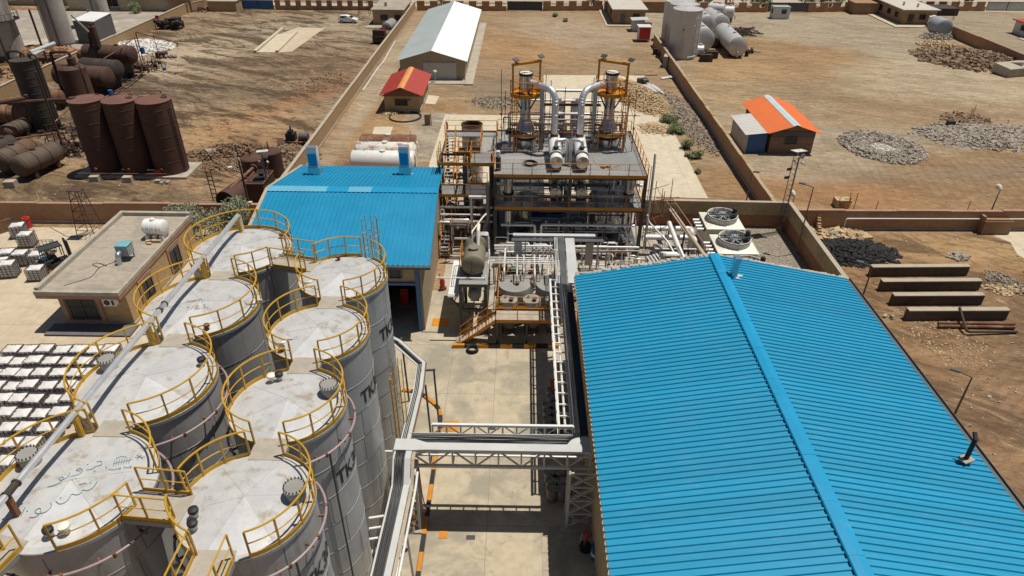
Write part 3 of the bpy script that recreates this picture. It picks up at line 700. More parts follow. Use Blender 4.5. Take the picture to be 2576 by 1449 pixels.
part('body', MB().box(21.9, 133.8, .35, 24.0, 136, 2.6), M['red'], h); part('roof', MB().box(21.7, 133.6, 2.6, 24.2, 136.2, 2.72), M['plaster'], h)
b = MB(); [b.box(x-.06, y-.06, 0, x+.06, y+.06, .35) for x in (22, 23.9) for y in (133.9, 135.9)]; part('leg', b, M['steel_dark'], h)
b = MB(); [b.beam((x, 133.76, .35), (x, 133.76, 2.6), .08) for x in (21.92, 23.98)]; b.beam((21.9, 133.76, .4), (24, 133.76, .4), .08); b.box(21.86, 133.9, .4, 21.9, 135.9, 2.55); part('trim', b, M['plaster'], h)
h = thing('lean_to', 'small white roofed canopy with drums beside the middle gatehouse', 'shed', (23.6, 143, 0))
part('roof', MB().corr((21.6, 145.2, 2.2), (21.6, 142.2, 2.2), (25, 142.2, 2.35), (25, 145.2, 2.35), .4, .03), M['roof_grey'], h)
part('wall', MB().box(21.9, 142.6, 0, 24.0, 145, 2.15), M['tray'], h)
single('storage_drum', MB().cyl((24.6, 141, 0), .75, 1.9, 18).cyl((24.6, 141, 1.9), .8, .12, 18), M['rust'], 'rusty round drum behind the bright red cabinet', 'drum')
# stone buildings and blocks in the upper left corner
h = flat_house('stone_house', 'pale stone house behind the white silo with a barred window', -100, -77.5, 158.5, 176, 4.6, M['stone'], M['roof_bitumen'], [((-91.3, 158.5), (-88.8, 158.5), .4, 2.9, (0, -1), 0, M['dark_in'])])
b = MB(); [b.beam((-90.4+i*.3, 158.2, .05), (-90.4+i*.3, 158.2, .9), .06) for i in range(6)]; b.beam((-90.6, 158.2, .9), (-88.6, 158.2, .9), .08); part('balustrade', b, M['plaster'], h)
h = flat_house('stone_house', 'pale stone house at the top left with a white sill', -140, -103, 164, 182, 4.6, M['stone'], M['roof_bitumen'], [((-117, 164), (-115, 164), 1.2, 2.6, (0, -1), 0)])
part('sill', MB().box(-117.3, 163.5, .95, -114.7, 163.98, 1.15), M['plaster'], h); door(h, (-107, 164), (-104.5, 164), 2.4, (0, -1), M['dblue'], False)
h = flat_house('brown_block', 'plain brown block house beside the green shrub at upper left', -77, -72.2, 157.4, 174, 3.6, M['gatehouse'], M['coping'], (), (), .1)
h = flat_house('pump_house', 'low tan brick pump house by the blue gate', -69.2, -63.0, 158.8, 163, 2.0, M['brick_tan'], M['coping'], (), (), .12)
# ------------------------------------------------------------------ the eight storage tanks
ZT = 12.6
def seg(o, cx, cy, r, a0, a1, mat='yellow', name='handrail', step=24):
    """one run of guard rail round a rim, with its kick plate, posts and two rails"""
    b = MB(); k = max(1, round(abs(a1-a0)/step)); rr = r+.02
    b.arc(cx, cy, ZT+1.12, rr, a0, a1, .035, 6, 6); b.arc(cx, cy, ZT+.6, rr, a0, a1, .022, 6, 5)
    for i in range(k+1):
        t = radians(a0+(a1-a0)*i/k); b.beam((cx+rr*cos(t), cy+rr*sin(t), ZT-.12), (cx+rr*cos(t), cy+rr*sin(t), ZT+1.12), .06, .05, (cos(t), sin(t), 0))
    n = max(3, int(abs(a1-a0)/5)); P = []
    for i in range(n+1):
        t = radians(a0+(a1-a0)*i/n)
        for q, z in ((rr, 0), (rr, .17), (rr+.02, .17), (rr+.02, 0)): P.append((cx+q*cos(t), cy+q*sin(t), ZT+z))
    F = [(4*i+j, 4*i+(j+1) % 4, 4*i+4+(j+1) % 4, 4*i+4+j) for i in range(n) for j in range(4)]
    b.add(P, F+[(0, 1, 2, 3), (4*n+3, 4*n+2, 4*n+1, 4*n)])
    return part(name, b, M[mat], o)
def manhole(o, cx, cy, ang, q, r, tall=.42, R=.36):
    t = radians(ang); x = cx+q*r*cos(t); y = cy+q*r*sin(t); z = ZT+.3*(1-q)-.03
    m = part('manhole', MB().cyl((x, y, z), R*.86, tall, 24).cyl((x, y, z+tall), R, .05, 28).cyl((x, y, z+tall+.055), R, .05, 28), M['greytank'], o)
    b = MB()
    for i in range(18):
        a = 2*pi*i/18; b.cyl((x+R*.9*cos(a), y+R*.9*sin(a), z+tall-.04), .022, .22, 6)
    part('bolts', b, M['steel_dark'], m)
def vent(o, cx, cy, ang, q, r, kind):
    t = radians(ang); x = cx+q*r*cos(t); y = cy+q*r*sin(t); z = ZT+.3*(1-q)-.03
    if kind == 'black':
        m = part('breather_valve', MB().cyl((x, y, z), .08, .26, 12).cyl((x, y, z+.24), .15, .04, 16), M['tray'], o); part('cap', MB().lathe((x, y, z+.33), [(.001, -.05), (.14, -.05), (.16, .0), (.15, .08), (.06, .12), (.001, .12)], 18), M['black'], m)
    elif kind == 'white': part('breather_valve', MB().cyl((x, y, z), .08, .3, 10).lathe((x, y, z+.28), [(.001, 0), (.17, 0), (.17, .1), (.1, .14), (.001, .14)], 14), M['cream'], o)
    elif kind == 'red': part('nozzle', MB().cyl((x, y, z), .07, .22, 10).cyl((x, y, z+.2), .13, .05, 14).cyl((x, y, z+.26), .13, .04, 14), M['rail_rust'], o)
    elif kind == 'hatch':
        m = part('dip_hatch', MB().lathe((x, y, z), [(.001, 0), (.3, 0), (.3, .12), (.2, .17), (.001, .18)], 20), M['tank_roof'], o); part('latch', MB().box(x+.2, y-.05, z+.05, x+.5, y+.05, z+.16), M['tray'], m)
def storage_tank(cx, cy, r, label, gaps, fit=(), ring=False, num=None, wedge=0):
    """gaps: list of (a0, a1) where guard rail runs"""
    o = thing('storage_tank', label, 'tank', (cx, cy, 0), 'white storage tanks with yellow guard rails')
    pr = [(r, .3)]; 
    for k in range(1, 8): z = .3+k*1.5; pr += [(r, z-.02), (r+.012, z-.01), (r+.012, z+.01), (r, z+.02)]
    pr += [(r, ZT-.16), (r+.05, ZT-.15), (r+.05, ZT-.02), (r+.02, ZT)]
    s = MB().lathe((cx, cy, 0), pr, 72)
    part('plinth', MB().cyl((cx, cy, 0), r+.22, .3, 48), M['conc'], o)
    b = s; s.m = 1; R = random.Random(int(cx*7+cy*13))
    for k in range(8):
        z = .3+k*1.5; a = R.uniform(0, 60)
        for j in range(6):
            t = radians(a+60*j); h_ = min(1.5, ZT-.2-z); b.cbox((cx+(r+.001)*cos(t), cy+(r+.001)*sin(t), z+h_/2), (.004, .012, h_/2), t)
            if R.random() < .55: b.arc(cx, cy, z+.02, r+.004, a+60*j, a+60*j+R.uniform(12, 50), .012, 6, 4)
    part('shell', s, [M['tank_shell'], M['steel_grey']], o)
    # roof cone of flat plates
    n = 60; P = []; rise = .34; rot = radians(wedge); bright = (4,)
    for i in range(n):
        a = 2*pi*i/n+rot; P.append((cx+(r+.03)*cos(a), cy+(r+.03)*sin(a), ZT))
    for i in range(n): a = 2*pi*i/n+rot; P.append((cx+r*.93*cos(a), cy+r*.93*sin(a), ZT+.03))
    P.append((cx, cy, ZT+rise))
    F = [(i, (i+1) % n, n+(i+1) % n, n+i) for i in range(n)]
    mb = MB().add(P, F, True); base = list(mb.v)
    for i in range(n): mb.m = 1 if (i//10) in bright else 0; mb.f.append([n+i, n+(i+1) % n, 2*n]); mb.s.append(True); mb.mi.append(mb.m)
    b = mb; mb.m = 2
    for k in range(6):
        a = 2*pi*k*10/n+rot; p = V(cx+r*.93*cos(a), cy+r*.93*sin(a), ZT+.035); q = V(cx, cy, ZT+rise+.003); b.beam(p, q, .014, .008)
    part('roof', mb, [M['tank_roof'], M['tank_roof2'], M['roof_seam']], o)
    for a0, a1 in gaps: seg(o, cx, cy, r, a0, a1)
    for f in fit:
        if f[0] == 'manhole': manhole(o, cx, cy, f[1], f[2], r)
        else: vent(o, cx, cy, f[1], f[2], r, f[0])
    if ring:
        c = MB().arc(cx, cy, ZT-.85, r+.24, 0, 360, .045, 5, 8); c = part('cooling_ring', c, M['pink'], o); b = MB()
        for i in range(12):
            t = radians(i*30+8); b.beam((cx+(r-.02)*cos(t), cy+(r-.02)*sin(t), ZT-.9), (cx+(r+.3)*cos(t), cy+(r+.3)*sin(t), ZT-.9), .06)
            b.cyl((cx+(r+.24)*cos(t+.15), cy+(r+.24)*sin(t+.15), ZT-.95), .06, .16, 8)
        part('bracket', b, M['rail_rust'], c)
        t = radians(ring); x = cx+(r+.2)*cos(t); y = cy+(r+.2)*sin(t)
        part('downpipe', MB().path([(x, y, .3), (x, y, ZT-.85)], .04, 8), M['steel_dark'], o)
    if num: stencil(o, cx, cy, r, num)
    return o
def text_mesh(s, size, ext=0):
    cu = bpy.data.curves.new('lettering', 'FONT'); cu.body = s; cu.size = size; cu.resolution_u = 3; cu.extrude = ext; cu.offset = .018
    ob = bpy.data.objects.new('lettering', cu); COL.objects.link(ob)
    dg = bpy.context.evaluated_depsgraph_get(); dg.update()
    me = bpy.data.meshes.new_from_object(ob.evaluated_get(dg)); bpy.data.objects.remove(ob); bpy.data.curves.remove(cu)
    return me
def stencil(o, cx, cy, r, s):
    import bmesh
    me = text_mesh(s, 1.0); bm = bmesh.new(); bm.from_mesh(me); bpy.data.meshes.remove(me)
    bmesh.ops.triangulate(bm, faces=bm.faces)
    x1 = max(v.co.x for v in bm.verts)
    for i in range(1, 60):
        x = i*.06
        if x < x1: bmesh.ops.bisect_plane(bm, geom=bm.verts[:]+bm.edges[:]+bm.faces[:], plane_co=(x, 0, 0), plane_no=(1, 0, 0))
    b = MB(); R = r+.02; P = []
    for v in bm.verts:
        t = radians(-34.5)+v.co.x*.8/r; P.append((cx+R*cos(t), cy+R*sin(t), 9.6+v.co.y*1.0))
    b.add(P, [[v.index for v in f.verts] for f in bm.faces]); bm.free()
    part('stencil_number', b, M['black'], o)
RX, RR = -8.5, 2.08; RY = [14.4, 18.92, 23.46, 27.98]
LX, LR = -14.3, 2.5; LY = [14.95, 20.1, 25.35, 30.5]
# guard rail runs as world angles (0 = towards the warehouse, 90 = away from the camera)
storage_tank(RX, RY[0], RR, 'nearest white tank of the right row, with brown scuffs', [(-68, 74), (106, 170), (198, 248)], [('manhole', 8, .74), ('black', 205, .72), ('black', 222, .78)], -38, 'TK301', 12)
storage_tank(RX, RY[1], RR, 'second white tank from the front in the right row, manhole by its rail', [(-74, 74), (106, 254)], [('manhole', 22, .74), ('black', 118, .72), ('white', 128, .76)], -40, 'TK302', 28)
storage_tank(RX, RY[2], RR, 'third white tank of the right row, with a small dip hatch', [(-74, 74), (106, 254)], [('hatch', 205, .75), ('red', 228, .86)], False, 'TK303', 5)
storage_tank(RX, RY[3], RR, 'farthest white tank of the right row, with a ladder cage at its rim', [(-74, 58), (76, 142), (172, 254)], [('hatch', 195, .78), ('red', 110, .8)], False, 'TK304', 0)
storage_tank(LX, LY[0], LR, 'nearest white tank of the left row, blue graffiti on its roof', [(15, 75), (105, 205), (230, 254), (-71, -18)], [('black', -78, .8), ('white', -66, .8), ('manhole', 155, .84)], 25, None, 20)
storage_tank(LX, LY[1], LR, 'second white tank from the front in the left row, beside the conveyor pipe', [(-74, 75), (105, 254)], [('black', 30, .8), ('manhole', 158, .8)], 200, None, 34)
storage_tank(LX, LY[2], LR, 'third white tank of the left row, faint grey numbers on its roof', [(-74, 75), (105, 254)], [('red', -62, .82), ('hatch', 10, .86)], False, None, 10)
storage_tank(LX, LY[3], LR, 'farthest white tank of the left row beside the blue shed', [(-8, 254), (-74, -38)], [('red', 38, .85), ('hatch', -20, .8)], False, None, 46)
# painted marks on two roofs
def strokes(o, name, lines, cx, cy, r, k, rot, ox, oy, wd, mat):
    b = MB(); R = Matrix.Rotation(radians(rot), 2)
    for ln in lines:
        pts = []
        for x, y in ln:
            q = R@Vector((x*k, y*k)); X = cx+ox+q.x; Y = cy+oy+q.y; h_ = hypot(X-cx, Y-cy)/(r*.9)
            pts.append((X, Y, ZT+.05+.29*max(0, 1-h_*1.0)+.018))
        if len(pts) == 1: b.cyl((pts[0][0], pts[0][1], pts[0][2]-.01), wd, .02, 8)
        else: b.path(fillet(pts, .1, 3), wd*.55, 4)
    return part(name, b, mat, o)
tanks = {o['label'][:12]: o for o in bpy.data.objects if o.name.startswith('storage_tank')}
L1 = [o for o in bpy.data.objects if o.get('label', '').startswith('nearest white tank of the left')][0]
L3 = [o for o in bpy.data.objects if o.get('label', '').startswith('third white tank of the left')][0]
M['graffiti'] = paint('blue_paint_pen', (.16, .29, .34, 1), .6, 0, .3, 3); M['pen'] = paint('grey_paint_pen', (.22, .23, .23, 1), .6)
sw = [[(0, .25), (.1, 0), (.3, -.05), (.5, .1), (.6, .3), (.75, .1), (.95, .1), (1.0, .3), (1.15, .1), (1.4, .15), (1.6, .45)], [(.95, .62), (1.2, .57)], [(1.35, .5)], [(.2, .3)],
      [(-.2, 1.3), (.1, 1.15), (.4, 1.25), (.45, 1.5), (.25, 1.55), (.3, 1.3), (.6, 1.3), (.7, 1.6)], [(.7, 1.3), (1.0, 1.2), (1.2, 1.4), (1.1, 1.7), (.9, 1.6), (1.1, 1.45)], [(1.3, 1.4), (1.5, 1.3), (1.7, 1.45), (1.9, 1.4), (1.95, 1.7), (1.75, 1.75)], [(.75, 1.0)], [(.87, 1.02)], [(1.6, 1.15)], [(1.4, 1.75)],
      [(-1.0, .05), (-.8, -.1), (-.6, 0), (-.55, .3), (-.8, .3), (-.75, .05), (-.4, -.1), (-.15, .1), (-.2, .3)], [(-1.3, .35), (-1.1, .75)], [(-1.35, .6)], [(-1.05, .45)]]
strokes(L1, 'graffiti_lettering', sw, LX, LY[0], LR, .74, 36, .05, -.95, .02, M['graffiti'])
st = [[(x*.12, 0), (x*.12+.05, .45)] for x in range(7)]+[[(0, .2), (.9, .25)], [(.1, .55), (.35, .7), (.6, .55)], [(1.1, .2), (1.3, .5)], [(1.0, .4), (1.5, .3)], [(1.1, .55), (1.4, .15)], [(-.2, -.2), (.1, -.35), (.4, -.2), (.3, -.4)], [(.5, -.2), (.7, -.4), (.9, -.2), (.8, -.45)], [(-.35, .1), (-.3, -.1)]]
strokes(L1, 'graffiti_drawing', st, LX, LY[0], LR, .62, 24, .95, .72, .016, M['graffiti'])
strokes(L3, 'number_marking', [[(0, .1), (.15, 0), (.3, .1), (.45, 0), (.55, .2)], [(.7, 0), (.85, .25), (1.0, 0)], [(0, -.6), (.25, -.6), (.1, -.95)], [(.45, -.6), (.35, -1.0)], [(.6, -.7), (.8, -.6), (.85, -.75), (.6, -1), (.95, -1)], [(1.1, -.65), (1.3, -.6), (1.2, -.8), (1.35, -.9), (1.1, -1.0)]], LX, LY[2], LR, .62, 14, -.55, -.1, .016, M['pen'])

# walkways that bridge the gaps between the tanks
def walkway(p, q, wd, label, rails=(1, 1), ext=.35, mat='cream'):
    p = Vector((p[0], p[1], ZT)); q = Vector((q[0], q[1], ZT)); d = (q-p).normalized(); a = Vector((-d.y, d.x, 0))
    o = thing('walkway', label, 'walkway', p, 'short walkways between the tank roofs'); b = MB()
    P = p-d*ext; Q = q+d*ext
    b.beam(P+V(0, 0, .05), Q+V(0, 0, .05), wd, .05); part('deck', b, M['chequer'], o)
    s_ = MB()
    for s in (-1, 1): s_.beam(p+a*s*(wd/2)+V(0, 0, -.06), q+a*s*(wd/2)+V(0, 0, -.06), .06, .2)
    part('side_beam', s_, M['greytank'], o)
    for s, r in zip((-1, 1), rails):
        if not r: continue
        A = p+a*s*(wd/2); B = q+a*s*(wd/2); h = MB(); h.beam(A+V(0, 0, .12), B+V(0, 0, .12), .03, .17)
        for z in (.6, 1.12): h.tube(A+V(0, 0, z), B+V(0, 0, z), .03 if z > 1 else .02, 6)
        for u in (0, .5, 1): c = A.lerp(B, u); h.beam(c+V(0, 0, -.1), c+V(0, 0, 1.12), .05)
        part('handrail', h, M['yellow'], o)
    return o
M['chequer'] = paint('chequer_plate', (.42, .38, .31, 1), .6, .1, .15, 2, (.3, .2, .1, 1), .3, 2, False, .5)
for xx, rr, Y, nm in ((RX, RR, RY, 'right'), (LX, LR, LY, 'left')):
    for i, w_ in enumerate(('nearest', 'middle', 'farthest')):
        walkway((xx, Y[i]+rr-.02), (xx, Y[i+1]-rr+.02), 1.15, '%s bare walkway plate along the %s row of tanks' % (w_, nm), (0, 0), .3)
walkway((LX+LR-.2, 14.25), (RX-RR+.2, 14.1), 1.1, 'railed walkway joining the two nearest tanks', (1, 1), .15)
walkway((LX+LR*.9, LY[3]-1.1), (RX-RR*.86, RY[3]+1.0), 1.1, 'railed walkway joining the two farthest tanks', (1, 1), .25)
walkway((RX-.25, RY[0]-RR+.05), (RX-.25, 10.4), 1.15, 'railed walkway leading off the nearest right tank towards the bottom edge', (1, 1), .25)
walkway((LX-.75, LY[0]-LR+.25), (LX-1.2, 10.6), 1.1, 'railed walkway leading off the graffiti tank at the bottom left corner', (1, 1), .25)
# conveyor pipe lying over the left row
o = thing('conveyor_pipe', 'long silver pipe running diagonally over the left tank roofs', 'pipe', (-15.1, 22, 13.2))
A = V(-15.0, 32.6, 13.62); B = V(-15.42, 8, 13.62)
part('pipe', MB().path([A+V(0, .02, -1.2), A+V(0, 0, -.1), A+V(0, -.15, 0), B], .105, 12), M['clad'], o)
for u in (.36, .76):
    c = A.lerp(B, u); part('coupling', MB().cyl(c+V(0, .25, 0), .15, .06, 16, (0, 1, 0)).cyl(c+V(0, -.25, 0), .15, .06, 16, (0, 1, 0)).tube(c+V(0, -.25, .0), c+V(0, .25, 0), .12, 10), M['rust_dark'], o)
for y, m in ((32.4, 'yellow'), (27.75, 'yellow'), (22.5, 'yellow'), (17.2, 'yellow'), (13.7, 'rail_rust')):
    x = A.x+(B.x-A.x)*(A.y-y)/(A.y-B.y); part('support', MB().beam((x, y, ZT-.1), (x, y, 13.5), .16, .16), M[m], o)
# caged ladders
def cage_ladder(x, y, z0, z1, ang, label, mat='yellow', h0=2.2, r=.36):
    o = thing('caged_ladder', label, 'ladder', (x, y, z0)); b = MB(); t = radians(ang); d = V(cos(t), sin(t), 0); a = V(-sin(t), cos(t), 0); p = V(x, y, 0)
    for s in (-1, 1): b.beam(p+a*s*.22+V(0, 0, z0), p+a*s*.22+V(0, 0, z1), .05)
    z = z0+.3
    while z < z1: b.tube(p-a*.22+V(0, 0, z), p+a*.22+V(0, 0, z), .014, 5); z += .3
    part('rungs', b, M[mat], o); c = MB(); z = z0+h0; cc = p+d*r
    while z < z1+.01:
        c.arc(cc.x, cc.y, z, r, ang-150, ang+150, .016, 15, 4); z += .9
    for k in (-120, -70, -25, 25, 70, 120):
        q = cc+V(cos(t+radians(k)), sin(t+radians(k)), 0)*r; c.beam(q+V(0, 0, z0+h0), q+V(0, 0, z), .03)
    part('safety_cage', c, M[mat], o)
cage_ladder(RX+.85, RY[3]+RR+.02, 9.8, 13.9, 68, 'caged ladder rising past the rim of the farthest right tank', 'yellow', 1.2, .38)
cage_ladder(RX+RR+.12, 25.9, .3, 8.2, 10, 'yellow caged ladder standing beside the right tanks over the yard', 'yellow', 1.6, .33)

# ------------------------------------------------------------------ blue shed behind the tanks
o = thing('blue_shed', 'cream brick shed with a bright blue ribbed roof and two duct cowls', 'building', (-13, 49, 0))
b = MB(); x0, x1, y0, y1 = -19.3, -6.9, 41.0, 57.4
b.add([(x0, y0, 0), (-10.3, y0, 0), (-10.3, y0, 4.0), (-7.35, y0, 4.0), (-7.35, y0, 0), (x1, y0, 0), (x1, y0, 5.9), (x0, y0, 5.9)], [(0, 1, 2, 7), (2, 3, 6, 7), (3, 4, 5, 6)])
b.add([(x1, y0, 0), (x1-.25, y1, 0), (x1-.25, y1, 5.9), (x1-.1, 49.1, 7.5), (x1, y0, 5.9)], [(0, 1, 2, 3, 4)])
b.add([(x0, y0, 0), (x0, y1, 0), (x0, y1, 5.9), (x0, 49.1, 7.5), (x0, y0, 5.9)], [(4, 3, 2, 1, 0)]); b.add([(x0, y1, 0), (x1-.25, y1, 0), (x1-.25, y1, 5.9), (x0, y1, 5.9)], [(3, 2, 1, 0)])
part('wall', b, M['brick_shed'], o)
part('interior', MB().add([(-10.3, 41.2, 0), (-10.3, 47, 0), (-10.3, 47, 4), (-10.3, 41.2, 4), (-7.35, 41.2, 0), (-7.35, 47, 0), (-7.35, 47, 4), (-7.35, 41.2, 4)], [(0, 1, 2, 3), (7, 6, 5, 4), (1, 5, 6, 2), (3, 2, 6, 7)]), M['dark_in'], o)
part('door_frame', MB().beam((-7.2, 40.93, 0), (-7.2, 40.93, 5.8), .28, .14).beam((-10.4, 40.93, 4.1), (-7.34, 40.93, 4.1), .16, .2), M['blue'], o)
window(o, (-10.0, 41.0), (-8.3, 41.0), 4.55, 5.5, (0, -1), 0)
part('roof', MB().corr((-19.7, 40.35, 5.95), (-6.15, 40.35, 5.95), (-6.4, 49.05, 7.7), (-19.7, 49.05, 7.7), .36, .05, .03, (.3, .04)), M['roof_blue'], o)
part('roof', MB().corr((-6.9, 57.8, 5.95), (-19.7, 57.8, 5.95), (-19.7, 49.05, 7.7), (-6.4, 49.05, 7.7), .36, .05, .03, (.3, .04)), M['roof_blue'], o)
b = MB(); X = [-19.72, -15.1, -13.4, -11.6, -6.38]
for i in range(4):
    b.m = [1, 0, 1, 0][i]
    b.slab([(X[i], 48.55, 7.68), (X[i+1], 48.55, 7.68), (X[i+1], 49.05, 7.79), (X[i], 49.05, 7.79)], .02, (0, 0, 1)); b.slab([(X[i], 49.05, 7.79), (X[i+1], 49.05, 7.79), (X[i+1], 49.55, 7.68), (X[i], 49.55, 7.68)], .02, (0, 0, 1))
part('ridge_cap', b, [M['ridge_blue'], M['ridge_pale']], o)
part('verge', MB().beam((-19.82, 40.3, 5.9), (-19.82, 49.05, 7.68), .26, .2).beam((-19.82, 49.05, 7.68), (-19.82, 57.9, 5.9), .26, .2), M['conc'], o)
part('gutter', MB().beam((-19.7, 40.25, 5.83), (-6.1, 40.25, 5.83), .2, .2), M['steel_grey'], o)
def duct(x, y, z, label):
    o = thing('duct_cowl', label, 'duct', (x, y, z), 'duct cowls on the blue shed roof')
    part('base', MB().box(x-.5, y-.45, z-.2, x+.5, y+.45, z+.8), M['duct'], o)
    b = MB(); hx = .42; pf = [(.36, .8), (.36, 2.3)]+[(.36*cos(t)+.0, 2.3+.36*sin(t)) for t in [pi*k/8 for k in range(1, 9)]]+[(-.36, 1.7), (-.36, .8)]
    P = [(x-hx, y+a, z+c) for a, c in pf]+[(x+hx, y+a, z+c) for a, c in pf]; n = len(pf)
    b.add(P, [tuple(range(n)), tuple(range(n, 2*n))[::-1]]+[(i, n+i, n+(i+1) % n, (i+1) % n) for i in range(n)]); c = part('cowl', b, M['duct'], o)
    part('front_panel', MB().box(x-.34, y-.41, z+.95, x+.34, y-.365, z+2.05), M['ridge_blue'], c)
    s_ = MB(); R = random.Random(int(x*10)); s_.prism([(x+(.75+R.uniform(-.1, .15))*cos(k*.45)*1.1, y-.2+(.6+R.uniform(-.1, .1))*sin(k*.45)) for k in range(14)], z-.32, z-.02); part('sealing_patch', s_, M['stain_ply'], o)
for px, py, lb in ((795, 440, 'blue and silver duct cowl at the left end of the blue shed roof'), (1021, 438, 'blue and silver duct cowl nearest the process tower on the blue shed roof')):
    g = G(0, px, py, 6.55); duct(g.x, g.y, 6.55, lb)
single('red_cabinet', MB().box(-9.2, 44.3, 0, -8.6, 45, 1.5).box(-9.15, 44.25, .2, -8.65, 44.29, 1.3), M['red'], 'red cabinet inside the dark doorway of the blue shed', 'cabinet')

# ------------------------------------------------------------------ large blue warehouse
o = thing('warehouse', 'large warehouse with a bright blue ribbed roof filling the lower right', 'building', (12.4, 22, 0))
x0, x1, xm, y0, y1, ze, zr = 3.62, 21.2, 12.4, 6, 38.0, 6.8, 8.45
b = MB(); b.add([(3.95, y0, 0), (20.9, y0, 0), (20.9, y0, 6.7), (xm, y0, 8.3), (3.95, y0, 6.7), (3.95, y1-.1, 0), (20.9, y1-.1, 0), (20.9, y1-.1, 6.7), (xm, y1-.1, 8.3), (3.95, y1-.1, 6.7)], [(0, 1, 2, 3, 4), (6, 5, 9, 8, 7), (1, 6, 7, 2), (5, 0, 4, 9)])
part('wall', b, M['brick_shed'], o)
part('roof', MB().corr((x0, y1, ze), (x0, y0, ze), (xm, y0, zr), (xm, y1, zr), .335, .065, .03, (.27, .07)), M['roof_blue2'], o)
part('roof', MB().corr((x1, y0, ze), (x1, y1, ze), (xm, y1, zr), (xm, y0, zr), .335, .065, .03, (.27, .07)), M['roof_blue2'], o)
b = MB(); k = int((y1-y0)/2.4)
for i in range(k):
    ya = y0+(y1-y0)*i/k+.01; yb = y0+(y1-y0)*(i+1)/k; dz = RND.uniform(0, .012)
    for s in (-1, 1): b.slab([(xm, ya, zr+.15+dz), (xm+s*.3, ya, zr+.1+dz), (xm+s*.3, yb, zr+.1+dz), (xm, yb, zr+.15+dz)][::s], .012, (0, 0, 1))
    for s in (-1, 1): b.slab([(xm+s*.3, ya, zr+.1+dz), (xm+s*.34, ya, zr+.04+dz), (xm+s*.34, yb, zr+.04+dz), (xm+s*.3, yb, zr+.1+dz)][::s], .012, (0, 0, 1))
part('ridge_cap', b, M['ridge_blue'], o)
b = MB(); N = 190
b.path([(x0-.02+(.05 if i % 2 else 0), y0+(y1-y0)*(i+.5)/N, ze-.1+(.05 if i % 2 else 0)) for i in range(N)], .06, 5)
part('eave_filler', b, M['coping'], o)
part('gutter', MB().beam((x1+.12, y0, ze-.08), (x1+.12, y1, ze-.08), .22, .14).beam((x1+.24, y0, ze), (x1+.24, y1, ze), .03, .2), M['steel_grey'], o)
b = MB(); R = random.Random(4)
for s in (-1, 1):
    for i in range(30):
        u = (i+.5)/30; x = xm+s*(8.7*u); b.cbox((x, y1+.1+R.uniform(-.05, .08), zr-.05-1.65*u+R.uniform(-.03, .05)), (.16, R.uniform(.1, .2), .07), R.uniform(-.3, .3))
part('gable_coping', b, M['conc'], o)
g = G(7, 1665, 655, 8.1)
v = thing('roof_vent', 'blue square vent stub beside the warehouse ridge', 'vent', g)
part('shaft', MB().box(g.x-.17, g.y-.17, 7.9, g.x+.17, g.y+.17, 9.75).box(g.x-.17, g.y-.4, 9.4, g.x+.17, g.y-.17, 9.72), M['duct'], v)
R = random.Random(2); b = MB(); [b.rock((g.x+R.uniform(-.5, .5), g.y+R.uniform(-.4, .3), 8.2+R.uniform(-.04, .06)), .16, R, .5) for _ in range(22)]; part('sealing_patch', b, M['rubble_white'], v)
g = G(12, 1490, 575, 7.2)
v = thing('flue', 'dark flue pipe leaning out of the warehouse roof near the right eave', 'chimney', g)
z = 7.2; part('pipe', MB().path([g+V(0, 0, -.2), g+V(.02, .05, 1.25), g+V(.06, .3, 1.42)], .1, 12), M['rust_dark'], v); part('flashing', MB().cbox(g+V(0, 0, .08), (.3, .22, .03), .4), M['coping'], v)

# ------------------------------------------------------------------ office with a flat roof
o = thing('office', 'buff brick office with a flat grey roof behind the left tanks', 'building', (-31.5, 46.5, 0))
part('wall', MB().box(-33.7, 41.1, .25, -28.62, 52.7, 2.82), M['brick_office'], o)
part('plinth', MB().box(-33.76, 41.04, 0, -28.56, 52.76, .28), M['conc'], o)
part('fascia', MB().box(-34.6, 40.3, 2.82, -28.55, 52.9, 3.12), M['trim_red'], o, 'red stone band under the roof edge')
part('parapet', MB().box(-34.62, 40.28, 3.12, -28.53, 40.5, 3.42).box(-34.62, 40.5, 3.12, -34.3, 52.6, 3.62).box(-34.62, 52.6, 3.12, -28.53, 52.95, 3.62).box(-28.75, 40.5, 3.12, -28.53, 52.6, 3.4), paint('parapet_render', (.4, .36, .29, 1), .85, 0, .2, 1.5), o)
part('roof', MB().box(-34.3, 40.5, 3.12, -28.75, 52.6, 3.3), M['roof_bitumen'], o)
part('trim', MB().beam((-33.4, 41.03, .5), (-33.4, 41.03, 2.8), .3, .06, (0, 1, 0)).box(-33.2, 41.0, .3, -30.9, 41.08, .5).beam((-30.75, 41.03, .3), (-30.75, 41.03, 2.8), .3, .06, (0, 1, 0)), M['trim_red'], o)
window(o, (-33.1, 41.1), (-30.95, 41.1), .6, 2.6, (0, -1), 16, M['screen'])
for y in (43.1, 48.0):
    part('trim', MB().box(-28.6, y-.3, .5, -28.52, y+1.7, 2.7), M['trim_red'], o); window(o, (-28.5, y), (-28.5, y+1.4), .8, 2.4, (1, 0), 6)
struct('office_step', MB().box(-34.6, 39.6, -.1, -28.3, 41.0, .16), M['cblock'])
a = thing('air_conditioner', 'white air conditioner unit on the office wall by the window', 'air conditioner', (-30, 41, 2.2))
part('case', MB().box(-30.1, 40.6, 2.05, -29.2, 40.98, 2.65), M['plastic'], a); part('fan_grille', MB().cyl((-29.8, 40.59, 2.35), .22, .03, 18, (0, -1, 0)).box(-29.45, 40.57, 2.15, -29.28, 40.6, 2.55), M['bars'], a)
a = thing('water_tank', 'white ribbed plastic water tank on the office roof', 'water tank', (-29.6, 48.6, 3.3))
p = V(-30.3, 48.9, 4.25); q = V(-28.75, 48.75, 4.25)
part('body', MB().vessel(p, q, .62, 28, .25), M['plastic'], a)
